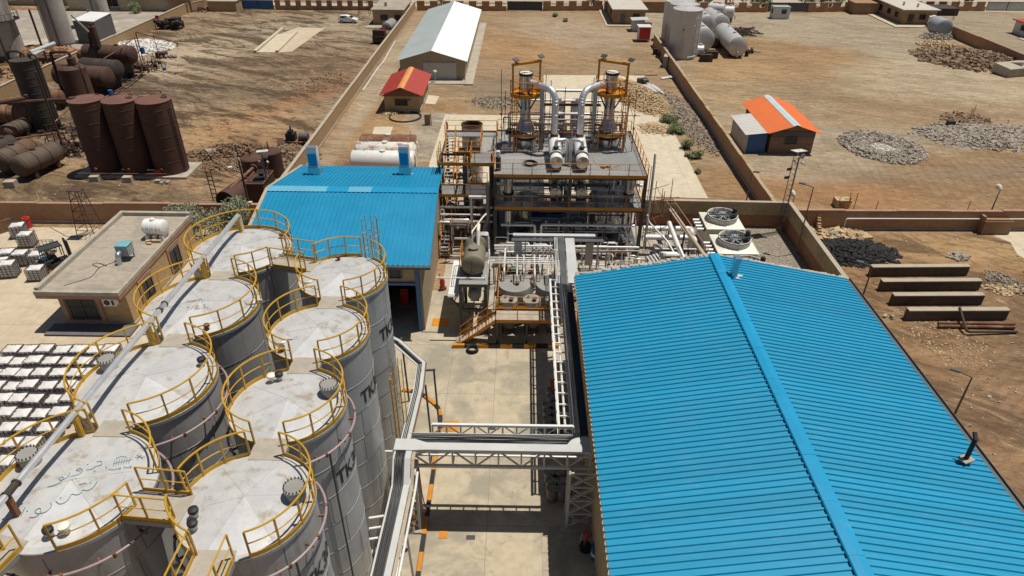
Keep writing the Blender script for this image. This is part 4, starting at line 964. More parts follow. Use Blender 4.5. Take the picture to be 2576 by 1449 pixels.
b = MB(); [b.lathe(p.lerp(q, u), [(.6, -.05), (.66, -.03), (.66, .03), (.6, .05)], 28, axis=q-p) for u in (.12, .37, .63, .88)]; part('ribs', b, M['plastic'], a)
part('lid', MB().cyl(p.lerp(q, .45)+V(0, 0, .58), .22, .12, 18).cyl(p.lerp(q, .45)+V(0, 0, .7), .16, .06, 16), M['plastic'], a)
b = MB(); [b.box(x-.14, 48.2, 3.3, x+.14, 49.4, 3.75) for x in (-30.1, -29.5, -28.95)]; part('feet', b, M['plastic'], a)
single('brick_support', MB().cbox((-29.85, 47.9, 3.42), (.22, .12, .1), .3).cbox((-29.7, 47.6, 3.38), (.2, .1, .07), -.1).cbox((-29.3, 48.1, 3.42), (.4, .25, .1)), M['brickbat'], 'loose brick blocks at the foot of the white water tank', 'bricks')
a = thing('evaporative_cooler', 'turquoise evaporative cooler with an elbow duct on the office roof', 'cooler', (-30.4, 45.2, 3.3))
part('body', MB().box(-30.75, 44.9, 3.75, -29.85, 45.75, 4.55), M['louvre'], a); part('top', MB().box(-30.78, 44.87, 4.55, -29.82, 45.78, 4.62).box(-30.77, 44.88, 3.75, -30.4, 44.9, 4.55), M['cooler'], a)
b = MB(); [b.beam((x, y, 3.3), (x, y, 3.78), .06) for x in (-30.65, -29.95) for y in (45, 45.65)]; part('leg', b, M['bars'], a)
part('duct', MB().path(fillet([(-30.45, 44.95, 4.1), (-30.45, 44.45, 4.1), (-30.5, 44.45, 3.3)], .3, 5), .2, 12), M['duct'], a)
def hosewire(pts, r, label, mat='cable', cat='cable', name='cable'): return single(name, MB().path(fillet(pts, .4, 4), r, 5), M[mat], label, cat)
hosewire([(-30.5, 45.5, 3.33), (-31.2, 44.6, 3.33), (-31.8, 43.9, 3.34), (-31.6, 42.5, 3.33), (-33.0, 41.3, 3.33)], .018, 'thin black cable wandering over the flat office roof')
hosewire([(-31.8, 43.9, 3.33), (-32.6, 44.3, 3.4), (-32.2, 44.6, 3.34), (-31.3, 44.1, 3.33)], .02, 'small tangle of cable in the middle of the flat office roof')
# ------------------------------------------------------------------ caged liquid totes
def tote_proto():
    o = thing('liquid_tote', '', 'tote', (0, 0, 0), 'caged white liquid totes')
    b = MB(); [b.box(-.6, y-.05, .1, .6, y+.05, .14) for y in (-.45, -.225, 0, .225, .45)]; [b.box(-.6, y-.06, 0, .6, y+.06, .1) for y in (-.42, 0, .42)]; part('pallet', b, M['wood'], o)
    b = MB(); b.lathe((0, 0, .14), [(.68, 0), (.72, .06), (.72, .9), (.66, .99)], 4, pi/4, pi/4+2*pi); 
    P = [(x*.83, y, z) for x, y, z in b.v]; b.v = [(max(-.57, min(.57, p[0]*1.38)), max(-.47, min(.47, p[1]*.98)), p[2]) for p in P]; part('bottle', b, M['bottle'], o)
    # draped cover: sags between the corners, peak in the middle
    n = 10; P = []
    R = random.Random(11)
    for j in range(n+1):
        for i in range(n+1):
            u = i/n*2-1; v = j/n*2-1; e = max(abs(u), abs(v)); z = 1.15+.11*(1-e)**.8*(1+.5*sin(2.3*u+1))+.028*sin(7*atan2(v, u)+3*u)*e+R.uniform(-.008, .008)-(.05 if e > .95 else 0)
            P.append((u*.575, v*.475, z))
    F = [(j*(n+1)+i, j*(n+1)+i+1, (j+1)*(n+1)+i+1, (j+1)*(n+1)+i) for j in range(n) for i in range(n)]
    m = len(P); ed = [i for i in range(n+1)]+[j*(n+1)+n for j in range(1, n+1)]+[n*(n+1)+i for i in range(n-1, -1, -1)]+[j*(n+1) for j in range(n-1, 0, -1)]
    for i in ed: P.append((P[i][0], P[i][1], 1.0))
    F += [(ed[i], ed[(i+1) % len(ed)], m+(i+1) % len(ed), m+i)[::-1] for i in range(len(ed))]; F.append(tuple(m+i for i in range(len(ed)))[::-1])
    part('cover', MB().add(P, F, True), M['sheet'], o)
    b = MB()
    for z in (.16, .38, .6, .82, 1.04, 1.19): 
        for a, c in (((-.61, -.51), (.61, -.51)), ((.61, -.51), (.61, .51)), ((.61, .51), (-.61, .51)), ((-.61, .51), (-.61, -.51))): b.beam((a[0], a[1], z), (c[0], c[1], z), .024 if z < 1.1 else .036)
    for x in (-.61, -.31, 0, .31, .61): [b.beam((x, y, .14), (x, y, 1.19), .03) for y in (-.51, .51)]
    for y in (-.26, 0, .26): [b.beam((x, y, .14), (x, y, 1.19), .03) for x in (-.61, .61)]
    part('cage', b, M['wire'], o)
    return o
tote = tote_proto(); first = [True]
D6 = lambda x, y: (x/3.96, 841.6+y/3.96)
ordn = ['first', 'second', 'third', 'fourth', 'fifth', 'sixth', 'seventh', 'eighth', 'ninth']
rows = [[(100, 158), (262, 150), (432, 145), (604, 138), (772, 130), (935, 122), (1090, 118)], [(20, 245), (165, 255), (325, 250), (495, 235), (665, 217), (832, 210), (1012, 205)], [(-60, 362), (90, 358), (225, 375), (395, 365), (575, 352), (745, 340), (890, 330)],
        [(-60, 505), (110, 492), (275, 490), (465, 480), (650, 475), (800, 465)], [(10, 640), (150, 658), (315, 655), (530, 638), (690, 635)], [(40, 805), (190, 808), (385, 795), (570, 795)], [(60, 950), (235, 950), (450, 950)], [(-50, 1105), (110, 1100), (290, 1110)], [(40, 1232), (215, 1240)]]
def place(px, py, rz, label, yy=None, sc=None):
    g = G(0, px, py, 1.18)
    if yy: k_ = (yy-CAM.y)/(g.y-CAM.y); g.x *= (1+k_)/2; g.y = yy
    if first[0]: first[0] = False; tote.location = (g.x, g.y, 0.012); tote.rotation_euler = (0, 0, rz); tote['label'] = label; tote.scale = (sc or 1,)*3; return tote
    r_ = dup(tote, (g.x, g.y, .012), rz, label); r_.scale = (sc or 1, sc or 1, (sc or 1)*RND.uniform(.93, 1.08)); return r_
for i, r in enumerate(rows):
    y0 = min(G(0, *D6(*p), 1.18).x for p in r)
    for j, p in enumerate(r):
        lb = 'tote in the %s row of the packed block, %s from the left edge' % (ordn[i], ordn[j]) if j < len(r)-1 else 'tote at the right end of the %s row of the packed block' % ordn[i]
        px, py = D6(*p); place(px, py, radians(2.5+RND.uniform(-3.5, 3.5)), lb, 36.75-1.245*i+.045*j+RND.uniform(-.05, .05), .88)
lone = [((125, 250), .3, 'wrapped tote beside the brown pallet at the red wall'), ((185, 318), .12, 'single tote in the open, nearest the wrapped one'), ((42, 448), .15, 'tote at the left edge beside a smiling row of two'), ((142, 452), .1, 'tote just left of the pair by the forklift'), ((272, 462), .12, 'tote behind the forklift roof, left of the open cage'), ((332, 497), .1, 'tote touching the front of the forklift'), ((258, 562), .15, 'tote standing alone nearest the office corner'), ((48, 540), .2, 'tote on a wide brown pallet at the left edge'), ((-5, 512), .1, 'tote cut by the left edge behind the wide pallet')]
for (x, y), rz, lb in lone: place(x/3, 483+y/3, rz, lb.replace('smiling row of two', 'matching tote'))
g = G(5, 330, 405, .9); o = thing('open_cage', 'empty wire cage with no cover behind the forklift', 'cage', (g.x, g.y, 0)); ch = [c for c in tote.children if c.name.startswith(('cage', 'pallet'))]
for c in ch: d = c.copy(); COL.objects.link(d); d.parent = o
o.rotation_euler = (0, 0, .12)
g = G(5, 55, 300); single('timber_pallet', MB().cbox((g.x, g.y, .6), (.6, .06, .6), .9).cbox((g.x, g.y+.1, .6), (.6, .04, .5), .9), M['wood'], 'brown wooden pallet standing on edge beside the wrapped tote', 'pallet')
g = G(5, 222, 268); o = thing('fire_drum', 'red drum in front of the red brick wall', 'drum', g)
part('body', MB().cyl(g, .3, .9, 20), M['red'], o); part('lid', MB().cyl(g+V(0, 0, .9), .33, .12, 20).cyl(g+V(0, 0, 1.02), .15, .12, 12), M['red'], o)
# forklift
g = G(5, 455, 575); o = thing('forklift', 'black and orange forklift facing away between the totes', 'forklift', (0, 0, 0))
c = part('chassis', MB().box(-.55, -1.1, .25, .55, .9, .75).box(-.55, -1.3, .3, .55, -.6, 1.05), M['black'], o); part('counterweight', MB().prism([(-.56, -1.35), (.56, -1.35), (.58, -.9), (-.58, -.9)], .3, .62), M['red'], c)
part('bonnet', MB().box(-.5, -1.2, 1.05, .5, -.3, 1.15), M['steel_dark'], o); part('seat', MB().box(-.25, -.45, 1.12, .25, .05, 1.25).box(-.25, -.55, 1.2, .25, -.42, 1.65), M['black'], o)
b = MB(); [b.beam((x, y, .9), (x*.95, y+.05, 2.1), .07) for x in (-.5, .5) for y in (-.95, .55)]; part('guard_post', b, M['steel_dark'], o)
part('overhead_guard', MB().box(-.53, -1.0, 2.1, .53, .65, 2.16).box(-.53, -1.0, 2.17, -.43, .65, 2.22).box(.43, -1.0, 2.17, .53, .65, 2.22), M['steel_dark'], o)
b = MB(); [b.beam((x, 1.05, .15), (x, 1.05, 2.35), .12, .16) for x in (-.38, .38)]; [b.beam((-.38, 1.05, z), (.38, 1.05, z), .1) for z in (.4, 1.3, 2.3)]; [b.beam((x, 1.0, .4), (x, 1.0, 2.0), .07) for x in (-.12, .12)]; part('mast', b, M['black'], o)
b = MB(); b.box(-.55, 1.14, .5, .55, 1.2, 1.0); [b.box(x-.06, 1.18, .48, x+.06, 2.2, .53) for x in (-.3, .3)]; part('fork', b, M['steel_dark'], o)
for x in (-.55, .55):
    for y in (-.85, .7): wl = part('wheel', MB().cyl((x-.1, y, .3), .3, .2, 18, (1, 0, 0)), M['black'], o); part('hub', MB().cyl((x-.13, y, .3), .13, .26, 12, (1, 0, 0)), M['orange'], wl)
o.location = (g.x, g.y, .012); o.rotation_euler = (0, 0, -.75)
# scaffold mast on the left
g = G(5, 695, 330); o = thing('scaffold_mast', 'tapering rusty scaffold mast with a plate on top by the red wall', 'mast', (g.x, g.y, 0)); b = MB(); H = 4.6
q4 = lambda z: [(g.x+sx*(.85-.1*z), g.y+sy*(.85-.1*z), z) for sx, sy in ((-1, -1), (1, -1), (1, 1), (-1, 1))]
for k in range(5):
    A = q4(H*k/5); B = q4(H*(k+1)/5)
    for i in range(4): b.beam(A[i], B[i], .05); b.beam(B[i], B[(i+1) % 4], .035); b.beam(A[i], B[(i+1) % 4], .03)
part('frame', b, M['rust'], o); part('plate', MB().cbox((g.x, g.y, H+.03), (.6, .45, .03)), M['rust'], o)
hosewire([(g.x-4.8, g.y+1.5, .03), (g.x-3, g.y+.3, .03), (g.x-2, g.y-.4, .03), (g.x-.5, g.y+.2, .03)], .025, 'thin black cable trailing from the scaffold mast over the apron')

# ------------------------------------------------------------------ the yard between tanks and warehouse
def kerb(name, a, b_, label, z=.3, n=12, wd=.22):
    o = thing(name, label, 'kerb', (a[0], a[1], 0)); A = V(a[0], a[1], 0); B = V(b_[0], b_[1], 0); k0 = MB(); k1 = MB()
    for i in range(n): (k0 if i % 2 else k1).beam(A.lerp(B, i/n)+V(0, 0, z/2), A.lerp(B, (i+1)/n)+V(0, 0, z/2), wd, z)
    part('black_blocks', k0, M['black'], o); part('orange_blocks', k1, M['orange'], o)
kerb('striped_kerb', (-4.75, 12.0), (-4.75, 30.6), 'black and orange striped kerb along the left of the yard', .16, 17)
kerb('striped_kerb', (-4.7, 38.95), (3.0, 39.1), 'black and orange striped kerb in front of the process stair', .3, 9)
o = thing('striped_kerb', 'curved black and orange kerb bending round the last tank', 'kerb', (-5.2, 32, 0)); pts = fillet([(-4.75, 30.6, .08), (-4.8, 32.4, .08), (-6.4, 34, .08), (-7.6, 34.2, .08)], 1.5, 6); b0 = MB(); b1 = MB()
for i in range(len(pts)-1): (b0 if (i//2) % 2 == 0 else b1).beam(pts[i], pts[i+1], .22, .16)
part('black_blocks', b0, M['black'], o); part('orange_blocks', b1, M['orange'], o)
single('pit_cover', MB().box(-4.55, 30.5, 0, -3.6, 31.4, .05), M['orange'], 'orange steel plate at the end of the striped kerb', 'cover')
single('pit_cover', MB().box(-4.0, 22.75, 0, -3.55, 23.2, .05), M['orange'], 'small orange plate lying in the yard below the pipe bridge', 'cover')
single('drain_grate', MB().box(-2.55, 22.72, 0, -2.1, 22.98, .045), M['steel_dark'], 'dark drain grate beside the small orange plate', 'drain')
single('drain_grate', MB().box(-1.8, 30.7, 0, -1.32, 31.15, .045), M['steel_dark'], 'dark square drain grate in the middle of the yard', 'drain')
o = thing('drain_channel', 'long covered drain channel along the right of the yard', 'drain', (1.55, 25, 0)); b = MB(); y = 6
while y < 38.8: b.box(1.35, y, -.05, 1.72, y+.96, .045); y += 1.0
part('cover_slabs', b, M['coping'], o)
# steel drums
def drum_proto(mat, band=None):
    o = thing('steel_drum', '', 'drum', (0, 0, 0), 'steel drums beside the warehouse')
    pr = [(.001, 0), (.29, 0), (.29, .28), (.305, .3), (.29, .32), (.29, .57), (.305, .59), (.29, .61), (.29, .86), (.305, .88), (.29, .89), (.28, .86), (.001, .86)]
    part('shell', MB().lathe((0, 0, 0), pr, 22), M[mat], o); part('bung', MB().cyl((.15, 0, .86), .04, .03, 10).cyl((-.17, .05, .86), .025, .03, 8), M['rust'], o)
    if band: part('band', MB().lathe((0, 0, .33), [(.293, 0), (.293, .22)], 22), M['white'], o)
    return o
dr = drum_proto('drum'); k = 0
dps = [(11, 1268, 790, 0), (11, 1345, 790, 0), (11, 1262, 735, 0), (11, 1340, 735, 0), (11, 1248, 670, .0), (11, 1325, 665, 0), (11, 1240, 318, 0), (11, 1305, 318, 0), (11, 1236, 268, 0), (11, 1302, 268, 0), (11, 1234, 210, 0), (11, 1300, 210, 0), (11, 1232, 160, 0), (11, 1298, 160, 0), (11, 1262, 98, 0), (11, 1262, 50, 0)]
dl = ['front left drum on the pallet under the pipe bridge', 'front right drum on the pallet under the pipe bridge', 'middle left drum on the pallet under the pipe bridge', 'middle right drum on the pallet under the pipe bridge', 'rear left drum on the pallet under the pipe bridge', 'rear right drum on the pallet under the pipe bridge']+['%s drum of the double row behind the bridge, %s pair from the bridge' % (s, n) for n in ('first', 'second', 'third', 'fourth') for s in ('left', 'right')]+['single drum just behind the double row', 'last drum, right in front of the red box']
for (kk, x, y, z), lb in zip(dps, dl):
    g = G(kk, x, y, .88)
    if k == 0: dr.location = (g.x, g.y, .06); dr['label'] = lb
    else: dup(dr, (g.x, g.y, .06), RND.uniform(0, 6), lb)
    k += 1
g = G(11, 1310, 735, .1); single('timber_pallet', MB().box(g.x-.7, g.y-1.1, .02, g.x+.72, g.y+1.0, .065), M['wood'], 'timber pallet carrying the six drums under the bridge', 'pallet')
g = G(11, 1610, 1230, .88); bd = drum_proto('blue', True); bd.location = (g.x, g.y, .02); bd['label'] = 'blue drum with a white band against the warehouse wall'; bd['group'] = ''
del bd['group']
g = G(11, 1285, 10, 1.0); single('red_box', MB().box(g.x-.22, g.y-.5, 0, g.x+.22, g.y+.5, 1.0).box(g.x-.25, g.y-.53, 1.0, g.x+.25, g.y+.53, 1.06), M['red'], 'red steel box at the end of the drum row', 'box')
g = G(11, 1520, 1245); o = thing('hand_pump', 'hand pump with a red hoop handle beside the blue drum', 'pump', (g.x, g.y, 0))
part('base', MB().cyl((g.x, g.y, .02), .32, .22, 14).box(g.x-.3, g.y-.2, .1, g.x+.15, g.y+.25, .3), M['black'], o); part('stem', MB().beam((g.x-.1, g.y, .2), (g.x+.05, g.y+.1, 1.0), .07), M['red'], o); part('hoop', MB().arc(g.x+.05, g.y+.12, 1.02, .2, 0, 360, .035, 20, 6), M['red'], o); part('lever', MB().beam((g.x-.3, g.y+.15, .2), (g.x-.2, g.y+.2, .95), .05), M['tray'], o)

# ------------------------------------------------------------------ pipe bridge, its towers and trays
def tower(x0, x1, y0, y1, z1, label, n=4):
    o = thing('truss_tower', label, 'tower', ((x0+x1)/2, (y0+y1)/2, 0)); b = MB(); c = MB()
    C4 = [(x0, y0), (x1, y0), (x1, y1), (x0, y1)]
    for x, y in C4: b.beam((x, y, .1), (x, y, z1), .13)
    part('leg', b, M['pale_steel'], o)
    for k in range(n):
        za = .2+(z1-.2)*k/n; zb = .2+(z1-.2)*(k+1)/n
        for i in range(4):
            p, q = C4[i], C4[(i+1) % 4]
            c.beam((*p, za), (*q, zb), .07); c.beam((*q, za), (*p, zb), .07); c.beam((*p, zb), (*q, zb), .08)
    part('bracing', c, M['pale_steel'], o); part('footing', MB().box(x0-.3, y0-.3, 0, x1+.3, y1+.3, .14), M['conc'], o)
    return o
o = tower(2.66, 4.05, 23.5, 24.4, 4.2, 'pale lattice tower under the right end of the pipe bridge')
single('name_plates', MB().box(2.9, 23.3, .75, 3.22, 23.34, 1.05).box(3.24, 23.3, .75, 3.5, 23.34, 1.05).box(3.52, 23.3, .75, 3.8, 23.34, 1.05), M['pink'], 'row of faded pink plates at the foot of the lattice tower', 'sign')
tower(-5.6, -5.0, 23.3, 24.2, 4.2, 'pale lattice tower beside the white tanks under the pipe bridge', 5)
o = thing('pipe_bridge', 'grey truss bridge carrying cable trays across the yard', 'bridge', (-.5, 24.4, 4.2))
b = MB(); YN, YF, ZB, ZU = 23.95, 24.95, 4.1, 5.2; xa, xb = -5.45, 3.65
for y in (YN, YF):
    b.beam((xa, y, ZB), (xb, y, ZB), .13, .15); b.beam((xa, y, ZU), (xb, y, ZU), .1)
    k = 8
    for i in range(k+1): x = xa+(xb-xa)*i/k; b.beam((x, y, ZB), (x, y, ZU), .08)
    for i in range(k):
        x = xa+(xb-xa)*i/k; x2 = xa+(xb-xa)*(i+1)/k; b.beam((x, y, ZU if i % 2 == 0 else ZB), (x2, y, ZB if i % 2 == 0 else ZU), .07)
for i in range(9): x = xa+(xb-xa)*i/8; b.beam((x, YN, ZB), (x, YF, ZB), .07); 
part('truss', b, M['pale_steel'], o)
b = MB(); b.beam((-4.3, YF+.45, 5.5), (2.85, YF+.45, 5.5), .14); b.beam((-4.3, YF+.45, 4.85), (2.85, YF+.45, 4.85), .1)
for i in range(11): x = -4.3+7.15*i/10; b.beam((x, YF+.45, 4.85), (x, YF+.45, 5.5), .09); b.beam((x, YF, 4.9), (x, YF+.45, 4.9), .06)
for i in range(10): x = -4.3+7.15*i/10; b.beam((x, YF+.45, 5.5 if i % 2 else 4.85), (x+.715, YF+.45, 4.85 if i % 2 else 5.5), .05)
part('side_rail', b, M['white'], o)
b = MB(); [b.tube((xa, y, 4.6+.08*i), (xb, y, 4.6+.08*i), r, 8) for i, (y, r) in enumerate(((24.2, .06), (24.45, .05), (24.7, .06)))]; part('pipe_run', b, M['white_pipe'], o)
# trays
t_ = thing('cable_tray', 'flat grey cable tray crossing the yard on the pipe bridge', 'cable tray', (-1, 23.5, 6))
part('lid', MB().prism([(-6.0, 23.7), (-5.05, 23.7), (-4.45, 23.74), (3.6, 23.74), (3.6, 24.22), (-4.45, 24.22), (-5.05, 24.45), (-6.0, 24.45)], 5.3, 5.44), M['tray'], t_)
part('trough', MB().box(-5.35, 24.3, 5.24, 3.5, 24.9, 5.3).box(-5.35, 24.88, 5.3, 2.8, 24.91, 5.42), M['tray'], t_)
b = MB(); R = random.Random(3)
for i in range(6): y = 24.4+i*.07; b.path([(x, y+R.uniform(-.015, .015), 5.34+R.uniform(0, .03)) for x in (-5.2, -3, -1, 1, 2.5)]+[(2.85+i*.07, 24.9, 5.34), (2.92+i*.07, 25.8, 5.34)], .026, 5)
part('cables', b, M['cable'], t_)
t_ = thing('cable_tray', 'black cable filled tray running back along the warehouse eave', 'cable tray', (3.1, 32, 6))
part('trough', MB().box(2.88, 25.0, 5.25, 3.6, 39.2, 5.3).box(2.88, 25.0, 5.3, 2.91, 39.2, 5.44).box(3.57, 25.0, 5.3, 3.6, 39.2, 5.44), M['steel_grey'], t_)
b = MB()
for i in range(9): x = 2.95+i*.07; b.path([(x+R.uniform(-.03, .03), 25.1+j*1.75, 5.33+R.uniform(0, .04)) for j in range(9)], .03, 5)
part('cables', b, M['cable'], t_)
t_ = thing('pipe_rack', 'white ladder shaped pipe rack beside the warehouse eave', 'pipe rack', (2.4, 31, 6)); b = MB()
for x in (2.2, 2.88): b.beam((x, 26.1, 4.6), (x, 41, 4.6), .12)
for i in range(17): y = 26.2+i*.92; b.beam((2.2, y, 4.6), (2.88, y, 4.6), .08); b.beam((2.2, y, 4.0), (2.2, y, 4.6), .08); 
b.beam((2.2, 26.1, 4.0), (2.2, 41, 4.0), .1)
part('frame', b, M['white'], t_); part('pipe', MB().path([(2.55, 26.1, 4.4), (2.55, 41.2, 4.4)], .07, 8), M['white_pipe'], t_)
b = MB(); [b.beam((2.5, y, 0), (2.5, y, 4.0), .13) for y in (31.5, 38.0)]; [b.beam((2.28, y, 4.0), (3.9, y, 4.0), .1) for y in (28, 31.5, 35, 38)]; [b.beam((3.3, y, 4.0), (3.3, y, 5.25), .08) for y in (28, 31.5, 35, 38)]; part('support', b, M['pale_steel'], t_)
t_ = thing('cable_tray', 'pale tray leading back from the warehouse corner to the process tower', 'cable tray', (3.3, 42, 6.1))
part('lid', MB().slab([(3.35, 39.2, 5.45), (4.05, 39.2, 5.45), (4.12, 45.6, 5.45), (3.45, 45.6, 5.45)], .12, (0, 0, 1)), M['tray'], t_); part('trough', MB().slab([(2.85, 39.2, 5.35), (3.3, 39.2, 5.35), (3.4, 46, 5.35), (2.95, 46, 5.35)], .06, (0, 0, 1)), M['steel_grey'], t_)
b = MB(); [b.tube((x, 39.2, 5.4), (x+.1, 45.8, 5.4), .025, 5) for x in (2.55, 2.65, 2.75)]; part('conduit', b, M['white_pipe'], t_)
b = MB(); [b.beam((3.3, y, 0), (3.3, y, 5.3), .16) for y in (42.5, 45.6)]; part('support', b, M['pale_steel'], t_)
t_ = thing('cable_tray', 'cable tray dropping from the bridge and running to the bottom edge', 'cable tray', (-5.3, 16, 4.6))
def ramp_(x0, x1, dz, th): return [(x0-.12, 23.8, 5.27+dz), (x0-.12, 23.2, 5.27+dz), (x0-.08, 22.2, 4.55+dz), (x0-.14, 21.2, 4.35+dz), (x0-.42, 8, 4.35+dz)], [(x1-.12, 23.8, 5.27+dz), (x1-.12, 23.2, 5.27+dz), (x1-.08, 22.2, 4.55+dz), (x1-.14, 21.2, 4.35+dz), (x1-.42, 8, 4.35+dz)]
def strip(x0, x1, dz, th):
    b = MB(); A, B = ramp_(x0, x1, dz, th)
    for i in range(len(A)-1): b.slab([A[i], A[i+1], B[i+1], B[i]], th, (0, 0, 1))
    return b
part('trough', strip(-5.75, -5.3, 0, .05), M['steel_grey'], t_); part('lid', strip(-5.27, -4.98, .12, .12), M['tray'], t_); part('side_tray', strip(-4.95, -4.8, .05, .08), M['coping'], t_); part('edge', strip(-5.85, -5.77, .08, .1), M['tray'], t_)
b = MB()
for i in range(5):
    A, _ = ramp_(-5.7+i*.085, 0, .05, 0); P = []
    for j in range(len(A)-1):
        for u in (0, .33, .66): q = Vector(A[j]).lerp(Vector(A[j+1]), u); P.append(q+V(R.uniform(-.02, .02), 0, R.uniform(0, .03)))
    P.append(Vector(A[-1])); b.path(P, .035, 5)
part('cables', b, M['cable'], t_)
b = MB(); [(b.beam((-4.95, y, 0), (-5.05, y, 4.3), .1), b.beam((-6.0, y, 4.27), (-4.95, y, 4.27), .1)) for y in (20.4, 13.5)]; part('support', b, M['pale_steel'], t_)
single('handrail_pipe', MB().path(fillet([(-4.75, 22.8, 4.9), (-4.75, 22, 4.65), (-4.98, 8, 4.65)], .4), .06, 8), M['white'], 'white pipe running beside the dropping cable tray', 'pipe')
t_ = thing('cable_tray', 'perforated cable tray leading from the bridge back past the last tank', 'cable tray', (-5.3, 27, 5.2))
pp = [(-5.5, 24.4, 5.3), (-5.4, 28.4, 5.2), (-5.5, 30.6, 5.2), (-7.2, 32.6, 5.2), (-9.5, 34.2, 5.2)]
def band(pts, off, wd, th, dz=0):
    b = MB(); L = []; 
    for i, p in enumerate(pts):
        p = Vector(p); d = (Vector(pts[min(i+1, len(pts)-1)])-Vector(pts[max(i-1, 0)])); d.z = 0; d.normalize(); a = V(d.y, -d.x, 0); L.append((p+a*(off-wd/2)+V(0, 0, dz), p+a*(off+wd/2)+V(0, 0, dz)))
    for (a, c), (e, f) in zip(L, L[1:]): b.slab([a, e, f, c], th, (0, 0, 1))
    return b
part('trough', band(pp, -.16, .28, .06), M['tray'], t_); part('lid', band(pp, .12, .18, .1, .1), M['tray'], t_); part('edge', band(pp, .25, .05, .1, .05), M['rail_rust'], t_)
b = MB(); [b.path([Vector(p)+V(-.2+.08*i, 0, .04) for p in pp], .025, 5) for i in range(3)]; part('cables', b, M['cable'], t_)
b = MB(); [(b.beam((x, y, 0), (x-.1, y, 5.1), .1)) for x, y in ((-5.0, 28.9), (-4.7, 30.3), (-7, 33.2))]; b.beam((-5.6, 30.2, 5.05), (-4.7, 30.3, 5.05), .1); part('support', b, M['steel_grey'], t_)
# tank side pipes at the bridge
for i, (y, z, lb) in enumerate(((21.3, 3.6, 'highest'), (21.1, 3.1, 'middle'), (20.9, 2.6, 'lowest'))):
    single('branch_pipe', MB().path(fillet([(-6.9, y-.2, z), (-5.95, y, z), (-5.75, y+1.2, z+.4)], .25), .06, 10), M['white_pipe'], '%s white branch pipe of the three bending from the second tank' % lb, 'pipe', 'white branch pipes by the second tank')
single('branch_pipe', MB().path([(-6.6, 24.3, 4.7), (-5.4, 24.3, 4.7)], .05, 8), M['white_pipe'], 'short white pipe joining the third tank to the bridge', 'pipe')
o = thing('valve_stack', 'cluster of white pipes and valves around the left bridge tower', 'pipework', (-4.5, 22.5, 0)); b = MB(); v = MB()
for i, x in enumerate((-5.5, -5.3, -5.1)):
    y = 22.5-.15*i; b.path(fillet([(x, 23.6, 4.7), (x, y, 4.7), (x, y, 1.2), (x-.7, y, 1.0)], .25), .07, 8); [v.cyl((x, y, z), .14, .05, 12) for z in (3.9-.4*i, 2.6, 1.8)]; v.cbox((x, y, 3.3-.5*i), (.1, .12, .12)); v.arc(x, y-.25, 3.3-.5*i, .12, 0, 360, .015, 30, 4)
for y in (20.2, 19.2): b.path(fillet([(-6.3, y, .6), (-5.5, y, .6), (-5.5, y, 1.8), (-5.5, 22.6, 1.8)], .2), .05, 8)
part('pipes', b, M['white_pipe'], o); part('valves', v, M['rail_rust'], o)
hosewire([(-4.9, 23.9, 4.0), (-4.8, 23.7, 2), (-4.6, 23.5, 1.2), (-4.9, 23.4, 1.1)], .03, 'red hose hanging beside the left bridge tower', 'red', 'hose', 'hose')
# ------------------------------------------------------------------ process tower
PX0, PX1, PY0, PY1 = -2.2, 10.5, 52.5, 63.2
Z0, Z1, Z2 = .35, 4.55, 7.5
o = thing('process_platform', 'three storey dark steel process platform with orange guard rails', 'platform', (4, 57, 0)); PPL = o
b = MB()
for x in (PX0+.1, 4.15, PX1-.1):
    for y in (PY0+.1, 57.8, PY1-.1): b.beam((x, y, 0), (x, y, Z2-.2), .28, .28)
part('column', b, M['steel_dark'], o)
b = MB()
for z in (Z1-.18, Z2-.18):
    for y in (PY0+.1, 55.2, 57.8, 60.5, PY1-.1): b.beam((PX0, y, z), (PX1, y, z), .18, .28)
    for x in (PX0+.1, .9, 4.15, 7.4, PX1-.1): b.beam((x, PY0, z-.02), (x, PY1, z-.02), .18, .26)
for x in (PX0+.1, PX1-.1): b.beam((x, PY0+.1, Z0), (x, 57.8, Z1-.4), .1); b.beam((x, 57.8, Z0), (x, PY1-.1, Z1-.4), .1)
part('beam', b, M['steel_dark'], o)
for z, holes in ((Z1, ((2.1, 3.9, 54, 60.8), (4.35, 6.2, 54, 60.8))), (Z2, ((2.25, 5.95, 55.0, 55.2),))):
    b = MB(); x = PX0; k = 0
    while x < PX1-.05:
        iv = [(PY0, PY1)]
        for hx0, hx1, hy0, hy1 in holes:
            if hx0 < x < hx1: iv = [(PY0, hy0), (hy1, PY1)]
        for a, c in iv: b.box(x, a, z-.05, x+.096, c, z+(.006 if k % 8 == 0 else 0))
        x += .115; k += 1
    y = PY0
    while y < PY1: b.box(PX0, y, z-.04, PX1, y+.025, z-.004); y += .6
    part('grating_deck', b, M['grating'], o)
b = MB().box(PX0, PY0, Z0-.3, PX1, PY1, Z0); part('base_slab', b, M['steel_grey'], o)
def rails(o, pts, z, mat='orange', h=1.1, kick=.22, step=1.6, closed=False, name='guard_rail', r=.028):
    b = MB(); P = [Vector((p[0], p[1], p[2] if len(p) > 2 else z)) for p in pts]
    if closed: P.append(P[0])
    for a, c in zip(P, P[1:]):
        L = (c-a).length; k = max(1, round(L/step))
        b.tube(a+V(0, 0, h), c+V(0, 0, h), r, 6); b.tube(a+V(0, 0, h*.55), c+V(0, 0, h*.55), r*.75, 5)
        if kick: b.beam(a+V(0, 0, kick/2-.12), c+V(0, 0, kick/2-.12), .03, kick+.06)
        for i in range(k+1): q = a.lerp(c, i/k); b.beam(q+V(0, 0, -.2), q+V(0, 0, h), .055)
    return part(name, b, M[mat], o)
